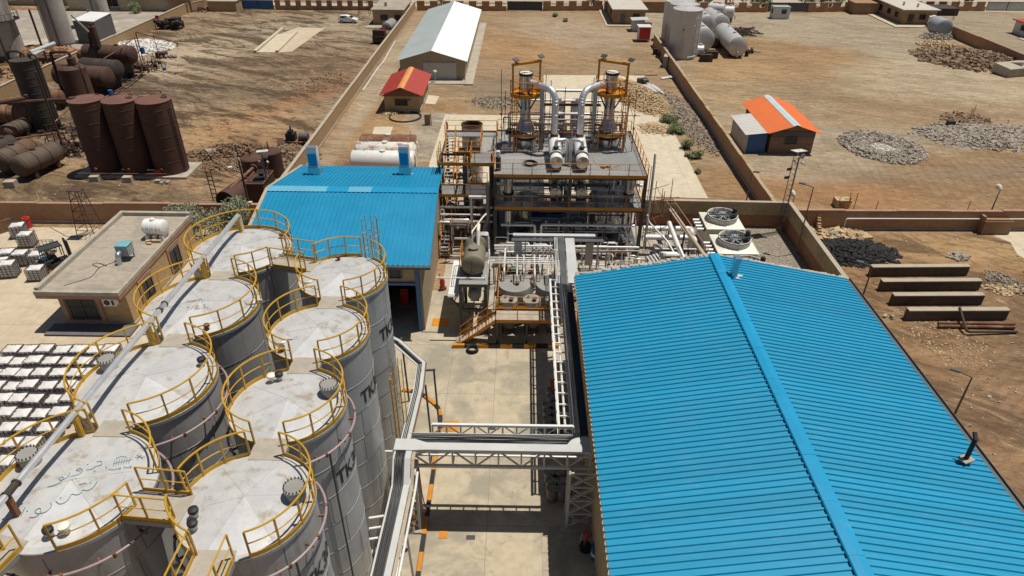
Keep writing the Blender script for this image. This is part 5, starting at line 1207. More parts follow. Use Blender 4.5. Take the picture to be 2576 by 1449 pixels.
rails(o, [(PX0, 62.8), (PX0, 58.6)], Z2); rails(o, [(PX0, 55.6), (PX0-.02, PY0-.03), (PX1, PY0-.03), (PX1, PY1), (PX0, PY1)], Z2)
rails(o, [(PX0, 57), (PX0, PY0-.03), (PX1, PY0-.03), (PX1, PY1)], Z1)
rails(o, [(PX0+.3, PY0-.2), (3.1, PY0-.2)], Z0+.1, h=1.0); rails(o, [(4.9, PY0-.2), (PX1-.7, PY0-.2)], Z0+.1, h=1.0)
# reboilers and columns
def column(g, s, zt, label):
    """distillation column at g; s = -1 left, 1 right (mirror)"""
    x, y = g.x, g.y; o = thing('distillation_column', label, 'column', (x, y, Z2), 'stainless distillation columns')
    part('skirt', MB().lathe((x, y, Z2), [(.001, 0), (.98, 0), (.98, .75), (.9, .8), (.9, .98), (1.0, 1.02), (1.0, 1.1), (.001, 1.1)], 40), M['inox'], o)
    part('flange_band', MB().lathe((x, y, Z2+.76), [(.93, 0), (1.03, .02), (1.03, .08), (.95, .1), (.95, .18), (1.03, .2), (1.03, .26), (.93, .28)], 40), M['rail_rust'], o)
    part('bowl', MB().lathe((x, y, Z2+1.05), [(.8, 0), (.86, .12), (.89, .35), (.83, .62), (.74, .75), (.52, 1.4), (.47, 1.5)], 40), M['inox'], o)
    zc = zt-1.5
    sh = [(.47, Z2+2.5)]; z = Z2+2.5
    while z < zc-.5: z += .75; sh += [(.47, z-.01), (.488, z), (.47, z+.01)]
    part('shaft', MB().lathe((x, y, 0), sh+[(.47, zc), (.53, zc+.05)], 32), M['inox'], o)
    hd = part('head', MB().lathe((x, y, 0), [(.53, zc), (.53, zt-.22), (.6, zt-.2), (.6, zt-.12)], 32), M['inox'], o)
    part('flange', MB().cyl((x, y, zt-.2), .61, .08, 32).cyl((x, y, zt-.1), .61, .06, 32), M['black'], hd); part('cover', MB().cyl((x, y, zt-.04), .56, .05, 32).beam((x-.5, y, zt+.03), (x+.5, y, zt+.03), .05), M['cream'], hd)
    bl = MB(); [bl.cyl((x+.585*cos(i*pi/12), y+.585*sin(i*pi/12), zt-.02), .03, .07, 6) for i in range(24)]; part('bolts', bl, M['steel_dark'], hd)
    # ring main
    part('ring_pipe', MB().arc(x, y, Z2+1.28, 1.28, 170, 370, .14, 10, 12).path(fillet([(x-1.28, y+.1, Z2+1.28), (x-1.35, y+.5, Z2+1.2), (x-1.4, y-.5, Z2+.1)], .3), .13, 10), M['clad'], o)
    # octagonal cage platform
    zp = zc-.12; R = 1.42; oc = [(x+R*cos(radians(22.5+45*i)), y+R*sin(radians(22.5+45*i))) for i in range(8)]
    pf = MB().prism(oc, zp-.22, zp-.17); 
    for i in range(8): pf.beam((*oc[i], zp-.12), (*oc[(i+1) % 8], zp-.12), .06, .32)
    part('cage_platform', pf, M['orange'], o); rails(o, oc, zp, closed=True, kick=0, step=.8, name='cage_rail', r=.042)
    br = MB(); [br.beam((x+.46*cos(a), y+.46*sin(a), zp-1.5), (x+1.2*cos(a), y+1.2*sin(a), zp-.25), .1) for a in (radians(-145), radians(-90), radians(-35), radians(60), radians(120))]; part('knee_brace', br, M['steel_dark'], o)
    # gantry
    ga = radians(30*-s); d = V(cos(ga), sin(ga), 0); L = 1.35; H = 2.45; gm = MB(); c = V(x+.05, y-.05, zp)
    for q in (-1, 1): gm.beam(c+d*L*q+V(0, 0, -.3), c+d*L*q+V(0, 0, H), .17)
    gm.beam(c-d*(L+.1)+V(0, 0, H), c+d*(L+.1)+V(0, 0, H), .16, .2); gm.beam(c-d*.75+V(0, 0, H+.14), c-d*1.15+V(0, .1, H+.14), .3, .04); gm.beam(c+d*.75+V(0, 0, H+.14), c+d*1.15+V(0, .1, H+.14), .3, .04)
    part('gantry', gm, M['orange'], o)
    for q in (-.75, 1.1): fl = MB(); e = c+d*q*L*(-s if s < 0 else 1)*1.0+V(0, 0, H+.28); fl.cbox(e+V(.05*s, 0, .12), (.26, .18, .04), .7*-s, .5); fl.beam(e, e+V(0, 0, -.15), .05); part('floodlight', fl, M['steel_dark'], o)
    # service stage around the bowl
    zs = Z2+1.55; lp = MB(); lx = x-1.0 if s < 0 else x+.9
    lp.box(lx-.75, y-1.25, zs-.06, lx+.75, y-.55, zs); lp.box(x-1.3, y-1.6, zs-.2, x+1.3, y-1.5, zs+.02)
    part('service_stage', lp, M['orange'], o); pl = MB().box(lx-.7, y-1.2, zs+.005, lx+.6, y-.6, zs+.03); part('stage_plate', pl, M['steel_dark'] if s < 0 else M['coping'], o)
    rails(o, [(x-1.35, y-.4), (x-1.35, y-1.55), (x+1.35, y-1.55), (x+1.35, y+.4), (x+1.35, y+1.3), (x-1.35, y+1.3), (x-1.35, y-.4)], zs, step=.9, kick=.1, name='stage_rail', r=.042)
    lg = MB(); [lg.beam((xx, y-1.5, Z2), (xx, y-1.5, zs), .13) for xx in (x-1.0, x+1.25)]; part('stage_leg', lg, M['orange'], o)
    # ladder with hoops
    lx = x-.95 if s < 0 else x+1.15; ly = y-1.35; ld = MB()
    for q in (-.2, .2): ld.beam((lx+q, ly-.3, Z2), (lx+q, ly-.3, zp+.2), .065)
    z = Z2+.3
    while z < zp: ld.beam((lx-.2, ly-.3, z), (lx+.2, ly-.3, z), .03); z += .3
    part('ladder', ld, M['orange'], o); hp = MB()
    for z in (zs+2.1, zs+3.0, zp-.2): hp.arc(lx, ly-.05, z, .36, -200, 20, .035, 20, 5)
    for a in (-150, -90, -30): hp.beam((lx+.36*cos(radians(a)), ly-.05+.36*sin(radians(a)), zs+2.1), (lx+.36*cos(radians(a)), ly-.05+.36*sin(radians(a)), zp-.2), .05)
    part('ladder_hoops', hp, M['orange'], o)
    # galvanised cable ladder standing beside
    gx = x+1.42*-s*(1 if s < 0 else 1); gl = MB(); gl.box(gx-.16, y-.9, Z2, gx+.16, y-.84, zp+.6); [gl.box(gx+q-.02, y-.98, Z2, gx+q+.02, y-.84, zp+.6) for q in (-.16, .16)]; part('cable_ladder', gl, M['tray'], o)
    if s < 0: part('side_pipe', MB().path(fillet([(x-1.5, y+.2, Z2+1), (x-1.5, y+.2, Z2+3.0), (x-.4, y+.3, Z2+3.0)], .25), .07, 8), M['clad'], o)
    else: part('side_pipe', MB().path(fillet([(x+1.55, y+.2, Z2+.9), (x+1.55, y+.2, Z2+3.0), (x+.4, y+.3, Z2+3.0)], .25), .07, 8), M['clad'], o)
    return zc
gL = G(0, 1320.4, 366, Z2); gR = G(0, 1525.6, 365, Z2); gL.z = gR.z = 0
zc = column(gL, -1, 14.05, 'left stainless distillation column inside an orange cage'); column(gR, 1, 14.1, 'right stainless distillation column inside an orange cage')
def bigpipe(x, g, s, label, xb):
    o = thing('overhead_duct', label, 'pipe', (xb, 57.2, 9.3), 'large elbow ducts of the columns')
    zz = 13.15; pts = fillet([(xb, 57.3, 9.35), (xb, 57.4, zz), (g.x+.5*-s, g.y-.1, zz+.05)], 1.15, 9)
    part('duct', MB().path(pts, .285, 22), M['clad'], o); b = MB()
    for i, p in enumerate(pts[1:-1]):
        d = (pts[i+2]-pts[i]).normalized(); b.lathe(p, [(.285, -.02), (.297, -.01), (.297, .01), (.285, .02)], 22, axis=d)
    for z in (10.2, 11.1): b.lathe((xb, 57.33, z), [(.285, -.02), (.297, -.01), (.297, .01), (.285, .02)], 22)
    part('seams', b, M['clad'], o); part('flange', MB().cyl((xb, 57.3, 9.2), .36, .12, 24).cyl((xb, 57.3, 9.36), .34, .07, 24), M['rust_light'], o)
bigpipe(0, gL, -1, 'large silver elbow duct from the left column', 2.9); bigpipe(0, gR, 1, 'large silver elbow duct from the right column', 5.12)
def condenser(p, q, r, label, mat='clad', band=True, nz=0):
    o = thing('condenser', label, 'vessel', p, 'horizontal condensers on the decks')
    d = (q-p).normalized(); part('shell', MB().lathe(p, [(r, 0), (r, (q-p).length)], 32, axis=q-p).lathe(q, [(r, 0), (r*.9, .12), (r*.5, .22), (.001, .26)], 32, axis=d), M['white' if mat == 'w' else mat], o)
    part('end_cover', MB().lathe(p, [(r, 0), (r*.99, -.03), (.001, -.1)], 16, smooth=False, axis=d), M['inox'], o)
    b = MB(); [b.lathe(p+d*u, [(r, -.04), (r+.05, -.03), (r+.05, .03), (r, .04)], 32, axis=d) for u in (.75, .95)]; part('flange', b, M['steel_dark'], o)
    b = MB(); [b.box(p.x-.45, p.y+u-.1, p.z-r-.35, p.x+.45, p.y+u+.1, p.z-r*.7) for u in (.4, 2.4, 4.2)]; part('saddle', b, M['steel_dark'], o)
    if nz:
        t = p+d*1.35+V(0, 0, r); part('nozzle', MB().cyl(t-V(0, 0, .1), .16, .3, 16).cyl(t+V(0, 0, .12), .24, .1, 18).beam(t+V(-.35, -.1, .1), t+V(.35, -.1, .25), .06), M['black'], o)
        e = p+d*1.7+V(nz*.95, 0, 0); part('vapour_pipe', MB().path(fillet([t+V(0, 0, .2), t+V(0, 0, .72), e+V(0, 0, r+.72), e+V(0, 0, -r-.3)], .38, 5), .15, 14), M['clad'], o)
    return o
r = .5
condenser(V(2.98, 53.35, 8.35), V(2.92, 58.0, 8.75), .54, 'upper left condenser with a bright domed end cover', 'w', nz=1); condenser(V(5.15, 53.35, 8.35), V(5.15, 58.0, 8.75), .54, 'upper right condenser with a bright domed end cover', 'w', nz=-1)
condenser(V(3.02, 53.4, 5.55), V(3.02, 59, 5.7), .5, 'lower left condenser under the top deck', 'inox'); condenser(V(5.25, 53.4, 5.55), V(5.25, 59, 5.7), .5, 'lower right condenser under the top deck', 'inox')
for x, lb in ((3.45, 'left'), (5.2, 'right')):
    o = thing('absorber', '%s upright polished cylinder between the columns' % lb, 'vessel', (x, 62.3, Z2), 'upright cylinders between the columns')
    part('shell', MB().lathe((x, 62.3, Z2+.5), [(.001, 0), (.6, .05), (.64, .1), (.64, 2.75), (.62, 2.8), (.001, 2.95)], 32), M['inox'], o); b = MB(); [b.beam((x+a, 62.3+c, Z2), (x+a, 62.3+c, Z2+.6), .08) for a in (-.4, .4) for c in (-.3, .3)]; part('leg', b, M['steel_dark'], o)
    part('port', MB().cyl((x, 61.72, Z2+1.9), .13, .2, 12, (0, -1, .3)).cyl((x, 61.72, Z2+.9), .1, .2, 12, (0, -1, 0)), M['black'], o)
    part('stand_pipes', MB().path([(x+.3, 61.6, Z2), (x+.3, 61.6, Z2+.9)], .05, 6).path([(x-.2, 61.6, Z2), (x-.2, 61.6, Z2+.7)], .05, 6).cbox((x+.3, 61.6, Z2+.5), (.18, .15, .12)), M['steel_dark'], o)
for z, y, r_, m, lb in ((12.0, 61.2, .13, 'clad', 'highest silver pipe between the two columns'), (10.8, 62.2, .1, 'clad', 'silver pipe with a small valve between the columns'), (9.8, 61.5, .13, 'clad', 'silver pipe between the columns at ladder height')):
    single('cross_pipe', MB().path([(gL.x+.5, y, z), (gR.x-.5, y, z)], r_, 12), M[m], lb, 'pipe')
single('cross_beam', MB().beam((2.0, 61.0, 10.75), (7.2, 61.0, 10.75), .1, .14).beam((2.0, 61.3, 10.75), (7.2, 61.3, 10.75), .1, .14), M['rail_rust'], 'pair of brown beams lying over the polished cylinders', 'beam')
# separators at the front corners, hanging through the decks
for px, lb, s in ((1279, 'left', -1), (1583, 'right', 1)):
    g = G(0, px, 452, 6.4); o = thing('separator', 'slim %s front separator cylinder standing through the decks' % lb, 'vessel', (g.x, 54.0, 0), 'separators at the front corners')
    part('upper_shell', MB().lathe((g.x, 54, 0), [(.001, 6.75), (.36, 6.7), (.4, 6.62), (.4, 5.35)], 28), M['inox'], o); part('flange', MB().cyl((g.x, 54, 5.2), .47, .08, 28).cyl((g.x, 54, 5.3), .47, .08, 28), M['black'], o)
    part('lower_shell', MB().lathe((g.x, 54, 0), [(.4, 5.2), (.4, 2.2), (.35, 1.9), (.1, 1.6), (.001, 1.55)], 28), M['inox'], o); part('drain_pipe', MB().path(fillet([(g.x, 53.75, 2.6), (g.x, 52.3, 2.4), (g.x+.02, 52.3, .9), (g.x+.0, 50.2, .85), (g.x, 50.2, 2.6)], .2), .09, 10), M['clad'], o)
    part('inlet', MB().path([(g.x+s*.35, 54, 6.1), (g.x+s*1.1, 54, 6.1)], .13, 12), M['white_pipe'], o)
    b = MB(); [b.path([(g.x-s*.4, 53.9+.35*i, 5.0+.45*i), (g.x-s*2.6, 53.9+.35*i, 5.0+.45*i)], .07, 10) for i in range(2)]; part('side_pipe', b, M['clad'], o)
for cx, cy, rr, lb in ((.6, 56.4, 1.05, 'left'), (7.6, 56.6, 1.5, 'right')):
    o = thing('still_pot', 'large %s stainless still pot under the lower deck' % lb, 'vessel', (cx, cy, Z0), 'still pots under the lower deck'); part('shell', MB().lathe((cx, cy, Z0), [(.001, .1), (rr*.9, .15), (rr, .3), (rr, 3.4), (rr*.9, 3.6), (.001, 3.75)], 40), M['inox'], o)
    b = MB(); b.lathe((cx, cy, Z0+1.8), [(rr, 0), (rr+.03, .02), (rr+.03, .08), (rr, .1)], 40); part('band', b, M['inox'], o); b = MB(); [b.beam((cx+rr*.8*cos(a), cy+rr*.8*sin(a), 0), (cx+rr*.8*cos(a), cy+rr*.8*sin(a), Z0+.4), .14) for a in (.8, 2.3, 3.9, 5.5)]; part('leg', b, M['steel_dark'], o)
o = thing('chiller', 'blue topped chiller unit with two roof fans in the middle of the platform', 'chiller', (2.4, 54.6, Z0)); part('cabinet', MB().box(.9, 54.3, .5, 4.0, 56.5, 2.6), M['louvre'], o); part('grille', MB().box(1.1, 54.22, .6, 2.4, 54.3, 2.4).box(2.5, 54.22, .6, 3.8, 54.3, 2.4), M['steel_dark'], o); part('top', MB().box(.85, 54.2, 2.6, 4.05, 56.6, 2.85), M['blue'], o); b = MB(); [b.cyl((x, 55.4, 2.85), .6, .22, 24) for x in (1.75, 3.2)]; part('fan', b, M['black'], o); part('skid', MB().box(.8, 53.6, .35, 4.1, 54.1, .8), M['tray'], o)
b = MB().path(fillet([(PX0+.6, 52.2, 3.1), (1.3, 52.2, 3.1), (1.3, 52.2, .9)], .2, 5), .12, 12); single('header_pipe', b, M['clad'], 'left silver header pipe that turns down at the platform front', 'pipe')
b = MB().path(fillet([(PX1-.7, 52.2, 3.15), (1.85, 52.2, 3.15), (1.85, 52.2, .9)], .2, 5), .12, 12); single('header_pipe', b, M['clad'], 'long silver header pipe across the platform front', 'pipe')
o = thing('cable_tray', 'covered grey tray crossing in front of the process platform', 'cable tray', (3, 44.5, 6)); part('lid', MB().box(-.5, 46.1, 5.2, 5.8, 46.5, 5.34), M['tray'], o); part('trough', MB().box(-.6, 45.55, 5.1, 6.4, 46.0, 5.18), M['steel_grey'], o); b = MB(); [b.box(x-.3, 46.02, 2.8, x+.3, 46.09, 5.1) for x in (-.1, 5.4)]; part('dropper', b, M['tray'], o); b = MB(); [b.beam((x, 45.8, 0), (x, 45.8, 5.1), .1) for x in (.45, 3.0, 6.0)]; part('support', b, M['tray'], o)
# loose things on the top deck
b = MB(); [b.arc(.85+RND.uniform(-.08, .08), 55.0+RND.uniform(-.08, .08), Z2+.04+.03*i, .5+.03*(i % 3), 0, 360, .03, 15, 5) for i in range(6)]; b.path(fillet([(1.3, 54.8, Z2+.04), (2.0, 55, Z2+.04), (2.3, 54.9, Z2+.04)], .2), .03, 5); single('hose_coil', b, M['hose'], 'coiled black hose on the left half of the top deck', 'hose')
b = MB(); R = random.Random(9)
for i in range(7):
    cx, cy = 8.3+R.uniform(-.5, .6), 54.3+R.uniform(-.2, .3); b.arc(cx, cy, Z2+.03+.015*i, R.uniform(.25, .55), R.uniform(0, 90), R.uniform(250, 400), .014, 25, 4)
b.path([(7.0, 54.4, Z2+.03), (6.4, 55.6, Z2+.03), (6.2, 57, Z2+.03)], .014, 4).path([(9.0, 54.2, Z2+.03), (9.8, 53.5, Z2+.03)], .014, 4); single('rope', b, M['rope'], 'tangle of pale rope on the right half of the top deck', 'rope')
single('rag_heap', MB().rock((7.1, 54.4, Z2+.1), .25, R).rock((7.4, 54.45, Z2+.07), .2, R), M['firebrick'], 'little orange brown rag heap beside the pale rope', 'rag')
o = thing('drum', 'slim dark drum with a white canister on top at the deck corner', 'drum', (-1.85, 53.6, Z2)); part('body', MB().cyl((-1.85, 53.6, Z2), .22, 1.2, 16), M['steel_dark'], o); part('canister', MB().cyl((-1.85, 53.6, Z2+1.2), .17, .5, 16), M['white'], o)
# scaffolding round the columns
o = thing('scaffolding', 'brown scaffold poles standing round the two columns', 'scaffold', (4.2, 59, Z2)); b = MB(); R = random.Random(5)
for x, y, h in ((-1.75, 59.0, 6.9), (2.1, 60.0, 6.3), (2.0, 58.4, 5.0), (2.55, 60.6, 5.6), (6.1, 58.3, 6.5), (6.2, 60.4, 4.8), (9.9, 58.2, 5.3), (9.6, 60.2, 4.6), (-1.5, 61.0, 4.5), (3.9, 60.9, 4.9), (6.9, 61, 4.2)): b.tube((x, y, Z2), (x+R.uniform(-.08, .08), y, Z2+h), .03, 6)
for z, y in ((3.3, 58.2), (2.1, 58.2), (.9, 58.0), (3.9, 60.3), (1.4, 60.6), (2.7, 60.6)): b.tube((-1.9 if z > 3 else 1.2, y, Z2+z), (10.3 if z > 3 else 6.9, y+R.uniform(-.1, .1), Z2+z+R.uniform(-.1, .1)), .028, 6)
for x in (-1.7, 2.05, 6.15, 9.8): [b.tube((x, 58.0, Z2+z), (x+.05, 61.2, Z2+z), .026, 5) for z in (1.2, 3.1)]
part('poles', b, M['rail_rust'], o); c = MB(); [c.cbox((x, y, Z2+z), (.07, .07, .06)) for x in (-1.75, 2.1, 6.1, 9.9) for y in (58.2,) for z in (.9, 2.1, 3.3)]; part('couplers', c, M['steel_dark'], o)
o = thing('scaffolding', 'brown scaffold poles standing off the right side of the platform', 'scaffold', (12, 54, 0)); b = MB()
for x, y, h in ((11.2, 53.2, 8.6), (11.3, 55.5, 7.2), (12.4, 53.6, 5.8), (13.2, 54.6, 6.5), (12.1, 56.6, 5.4), (13.0, 57.2, 4.4)): b.tube((x, y, 0), (x+R.uniform(-.1, .1), y, h), .03, 6)
for z in (1.8, 3.4, 4.8): b.tube((10.6, 53.4, z), (13.8, 54.4, z+R.uniform(-.1, .1)), .028, 6); b.tube((11.0, 55.6, z), (13.4, 57.2, z), .028, 6); b.tube((12.4, 53.4, z), (12.2, 57, z), .028, 6)
part('poles', b, M['rail_rust'], o)
single('riser_pipe', MB().path(fillet([(11.0, 52.9, 0.6), (11.0, 52.9, 7.6), (11.05, 53.3, 9.2)], .3), .1, 10), M['tray'], 'tall grey riser pipe at the right front corner of the platform', 'pipe')
single('riser_pipe', MB().path(fillet([(10.9, 52.6, 4.0), (11.0, 52.6, 3.4), (12.6, 51.2, 2.2), (13.1, 49.6, 1.6), (13.1, 49.6, .9)], .3), .08, 10), M['white_pipe'], 'white pipe slanting down from the platform with a brass valve', 'pipe')
single('riser_pipe', MB().path(fillet([(-2.9, 52.4, .8), (-2.9, 52.4, 1.9), (-3.1, 53.0, 2.4), (-2.75, 53.2, 3.0), (-2.75, 53.2, 6.6)], .4), .17, 12), M['greytank'], 'fat grey riser pipe at the left front corner of the platform', 'pipe')
# stair tower on the left
o = thing('stair_tower', 'dark steel stair tower with orange rails left of the platform', 'stairs', (-5.2, 57, 0)); b = MB()
for x in (-7.0, -4.9, -2.6):
    for y in (55.2, 57.4, 62.2): b.beam((x, y, 0), (x, y, Z2-.05), .2)
for z in (2.2, Z1, Z2):
    for y in (55.2, 57.4, 62.2): b.beam((-7.1, y, z-.15), (-2.3, y, z-.15), .14, .2)
    for x in (-7.0, -4.9): b.beam((x, 55.2, z-.15), (x, 62.2, z-.15), .14, .2)
part('frame', b, M['steel_dark'], o); b = MB()
for z in (2.2, Z1, Z2):
    y = 54.9
    while y < 57.3: b.box(-7.1 if z < 5 else -4.3, y, z-.04, -2.25 if z > 5 else -3.0, y+.085, z); y += .115
    x = -7.1
    if z > 5:
        while x < -2.3: b.box(x, 61.6, z-.04, x+.085, 62.9, z); x += .115
        while_x = -3.6
        while while_x < -2.25: b.box(while_x, 57.4, z-.04, while_x+.085, 61.5, z); while_x += .115
    q_ = build('landing', b, M['grating'], o); b = MB()
def flight(x, ya, za, yb, zb, wd=.85):
    b = MB(); n = max(3, round(abs(zb-za)/.21))
    for i in range(n): u = (i+.5)/n; y = ya+(yb-ya)*u; z = za+(zb-za)*u; b.box(x-wd/2, y-.12, z-.03, x+wd/2, y+.12, z)
    part('treads', b, M['grating'], o); s = MB()
    for q in (-1, 1): s.beam((x+q*wd/2, ya, za), (x+q*wd/2, yb, zb), .05, .2)
    part('stringer', s, M['orange'], o); rails(o, [(x-wd/2, ya, za), (x-wd/2, yb, zb)], 0, kick=0, step=1.4, name='stair_rail'); rails(o, [(x+wd/2, ya, za), (x+wd/2, yb, zb)], 0, kick=0, step=1.4, name='stair_rail')
flight(-6.5, 57.3, Z1, 61.5, Z2); flight(-5.4, 61.2, 2.4, 57.3, Z1); flight(-6.5, 57.3, 0.1, 61.2, 2.4)
flight(-6.5, 55.0, 2.2, 51.6, .2); flight(-5.4, 57.3, Z1, 61.4, 6.0)
for z_, xa_, xb_ in ((6.0, -5.9, -3.7), (3.4, -7.1, -4.9)): build('landing', MB().box(xa_, 61.3, z_-.06, xb_, 62.3, z_), M['grating'], o); rails(o, [(xa_, 61.3), (xb_, 61.3), (xb_, 62.3), (xa_, 62.3)], z_, step=1.1)
rails(o, [(-4.3, 57.35), (-4.3, 54.9)], Z2, step=1.2); rails(o, [(-7.1, 57.4), (-4.9, 57.4)], 2.2, step=1.1); rails(o, [(-4.95, 57.4), (-3.0, 57.4)], Z1, step=1)
rails(o, [(-7.1, 57.4), (-7.1, 54.85), (-2.3, 54.85)], Z2); rails(o, [(-7.1, 61.6), (-7.1, 62.9), (-2.3, 62.9)], Z2); rails(o, [(-3.6, 61.6), (-3.6, 57.4), (-6.0, 57.4)], Z2, step=1.2); rails(o, [(-7.1, 57.4), (-7.1, 54.85), (-3.0, 54.85)], Z1); rails(o, [(-7.1, 57.4), (-7.1, 54.85), (-3.0, 54.85)], 2.2)
g = G(0, 1186, 315, 6.9); o = thing('open_tank', 'stained cream upright tank with an open sooty top behind the stair tower', 'tank', (-4.95, 66.8, 0)); part('shell', MB().lathe((-4.95, 66.8, 0), [(1.05, 0), (1.05, 6.9), (1.0, 6.9), (1.0, 5.6), (.001, 5.6)], 36), M['rusty_white'], o); part('rim', MB().lathe((-4.95, 66.8, 6.8), [(1.05, 0), (1.1, .02), (1.1, .12), (1.0, .14)], 36), M['rust_dark'], o); part('inside', MB().lathe((-4.95, 66.8, 5.65), [(.99, 1.2), (.99, 0), (.001, 0)], 30), M['rust'], o)
o = thing('stained_vessel', 'shiny white rust stained upright vessel behind the stair tower', 'tank', (-5.3, 59.9, 0)); part('shell', MB().lathe((-4.35, 60.2, 0), [(.001, 4.1), (.3, 4.05), (.62, 3.8), (.78, 3.4), (.82, 3), (.82, .4), (.001, .4)], 32), M['rusty_white'], o); part('leg', MB().beam((-4.8, 59.8, 0), (-4.8, 59.8, .5), .15).beam((-3.9, 59.8, 0), (-3.9, 59.8, .5), .15).beam((-4.3, 60.8, 0), (-4.3, 60.8, .5), .15), M['steel_dark'], o)
b = MB(); [b.path([(-7, y, z), (-2.4, y, z)], .1, 10) for y, z in ((54.5, 3.6), (54.2, 3.0), (53.9, 2.5))]; single('pipe_run', b, M['clad'], 'three silver pipes passing level behind the stair flight', 'pipes')
single('tee_pipe', MB().path([(-4.4, 53.6, 5.0), (-2.6, 53.6, 5.0)], .16, 12).path([(-4.2, 53.6, 5.0), (-4.2, 53.6, 1.0)], .13, 12), M['clad'], 'silver tee pipe dropping beside the stair tower', 'pipe')
for x, y, lb in ((-7.0, 62.7, 'red fire extinguisher on the far landing of the stair tower'), (-2.45, 54.9, 'red fire extinguisher on the rail at the deck corner'), (-4.1, 60.9, 'red fire extinguisher beside the stained vessel')): 
    e = thing('fire_extinguisher', lb, 'extinguisher', (x, y, Z2+.3)); zz = Z2+.3 if 'vessel' not in lb else 2.9; part('cylinder', MB().lathe((x, y, zz), [(.001, 0), (.09, 0), (.09, .5), (.04, .58), (.001, .6)], 12), M['red'], e); part('valve', MB().cbox((x, y, zz+.63), (.05, .03, .04)), M['black'], e)

# ------------------------------------------------------------------ small tank farm in front of the platform
o = thing('vessel_stand', 'dark steel stand beside the blue shed carrying two vessels', 'stand', (-3.2, 42.5, 0)); b = MB()
for x in (-4.15, -2.35):
    for y in (40.7, 44.8): b.beam((x, y, 0), (x, y, 4.3), .22)
for z in (2.1, 4.2):
    for y in (40.7, 44.8): b.beam((-4.2, y, z), (-2.3, y, z), .18, .22)
    for x in (-4.15, -2.35): b.beam((x, 40.7, z), (x, 44.8, z), .18, .22)
b.beam((-4.9, 41, 2.9), (-4.2, 41, 2.0), .12); part('frame', b, M['steel_dark'], o); part('top_plate', MB().box(-4.25, 40.6, 4.3, -2.2, 45.2, 4.36), M['greytank'], o); part('side_shelf', MB().box(-5.1, 40.9, 3.0, -4.35, 46, 3.12), M['white'], o); part('mid_plate', MB().box(-2.2, 40.7, 2.12, -1.5, 47.5, 2.2), M['conc'], o)
rails(o, [(-4.3, 42.4), (-4.3, 45.4)], 4.4, step=1.5, kick=.1)
o = thing('receiver_vessel', 'olive horizontal vessel with a round lid on top of the dark stand', 'vessel', (-3.3, 43.3, 4.4)); p = V(-3.25, 41.6, 5.3); q = V(-3.25, 44.7, 5.3)
part('shell', MB().vessel(p, q, .8, 36, .25), M['olive'], o); part('lid', MB().cyl((-3.25, 42.6, 6.0), .3, .2, 24).cyl((-3.25, 42.6, 6.2), .36, .05, 24), M['olive'], o); b = MB(); [b.lathe((-3.25, y, 5.3), [(.8, -.02), (.82, 0), (.8, .02)], 36, axis=(0, 1, 0)) for y in (43.5, 43.7, 43.9, 44.1)]; part('coil', b, M['steel_dark'], o); part('gauge', MB().path([(-3.35, 41.32, 5.8), (-3.35, 41.25, 5.6), (-3.35, 41.3, 4.6)], .03, 6), M['rail_rust'], o); part('saddle', MB().box(-3.9, 41.9, 4.36, -2.6, 42.1, 4.9).box(-3.9, 44.2, 4.36, -2.6, 44.4, 4.9), M['steel_dark'], o)
part('top_pipe', MB().path([(-3.0, 43.3, 6.0), (-3.0, 43.8, 6.9), (-3.0, 44.6, 7.0)], .12, 10).path(fillet([(-3.5, 44.4, 6.05), (-3.5, 44.4, 6.5), (-2.9, 48, 5.9), (-2.7, 49.2, 5.6)], .3), .065, 8), M['cream'], o)
b = MB(); [b.path(fillet([(-3.3, 44+.15*i, 6.2), (-3.3, 44+.15*i, 6.45), (-2.3, 44+.15*i, 6.45), (-2.3, 44+.15*i, 3.4)], .12), .035, 6) for i in range(4)]; part('tube_bundle', b, M['white_pipe'], o)
o = thing('receiver_vessel', 'small grey horizontal vessel on the middle level of the dark stand', 'vessel', (-3.2, 43, 3)); part('shell', MB().vessel((-3.2, 41.3, 3.0), (-3.2, 44, 3.0), .48, 30, .5), M['greytank'], o); part('feed_pipe', MB().path(fillet([(-3.2, 41.6, 3.4), (-3.2, 41.6, 3.75), (-4.0, 41.2, 3.75), (-4.0, 41.0, .2)], .2), .07, 8), M['greytank'], o); part('saddle', MB().box(-3.5, 41.7, 2.2, -2.9, 41.85, 2.7).box(-3.5, 43.4, 2.2, -2.9, 43.6, 2.7), M['steel_dark'], o)
o = thing('pit_pipework', 'grey pipes and valves hanging under the dark vessel stand', 'pipework', (-3.2, 41.5, 1)); b = MB(); [b.path(fillet([(x, 41.2, 2.0), (x, 41.2, 1.2), (x-.3, 41.0, 1.2), (x-.3, 41.0, .3)], .12), .05, 7) for x in (-3.6, -3.1, -2.7)]; part('pipes', b, M['greytank'], o); part('valve', MB().cbox((-3.6, 41.2, 1.6), (.1, .1, .12)).cbox((-3.1, 41.2, 1.5), (.1, .1, .12)), M['rail_rust'], o)
o = thing('tank_deck', 'raised concrete walkway with orange rails and a stair down to the yard', 'walkway', (.6, 40, 0)); part('deck', MB().box(-1.6, 39.25, 2.05, 3.0, 40.6, 2.2), M['conc'], o); b = MB(); [b.beam((x, y, 0), (x, y, 2.05), .14) for x in (-1.5, .6, 2.8) for y in (39.4, 40.5)]; b.beam((-1.6, 39.4, 1.97), (3, 39.4, 1.97), .1, .16); part('column', b, M['steel_dark'], o)
rails(o, [(-1.6, 39.22), (3.0, 39.22)], 2.2, kick=.2, step=1.5); rails(o, [(-1.6, 40.65), (3.0, 40.65)], 2.2, kick=.4, step=1.5); rails(o, [(-1.5, 46.5), (-1.5, 40.65)], 2.2, kick=.3, step=2)
b = MB(); n = 11
for i in range(n): u = (i+.5)/n; b.box(-4.2+2.6*u-.13, 39.3, 2.2*u-.04, -4.2+2.6*u+.13, 40.1, 2.2*u)
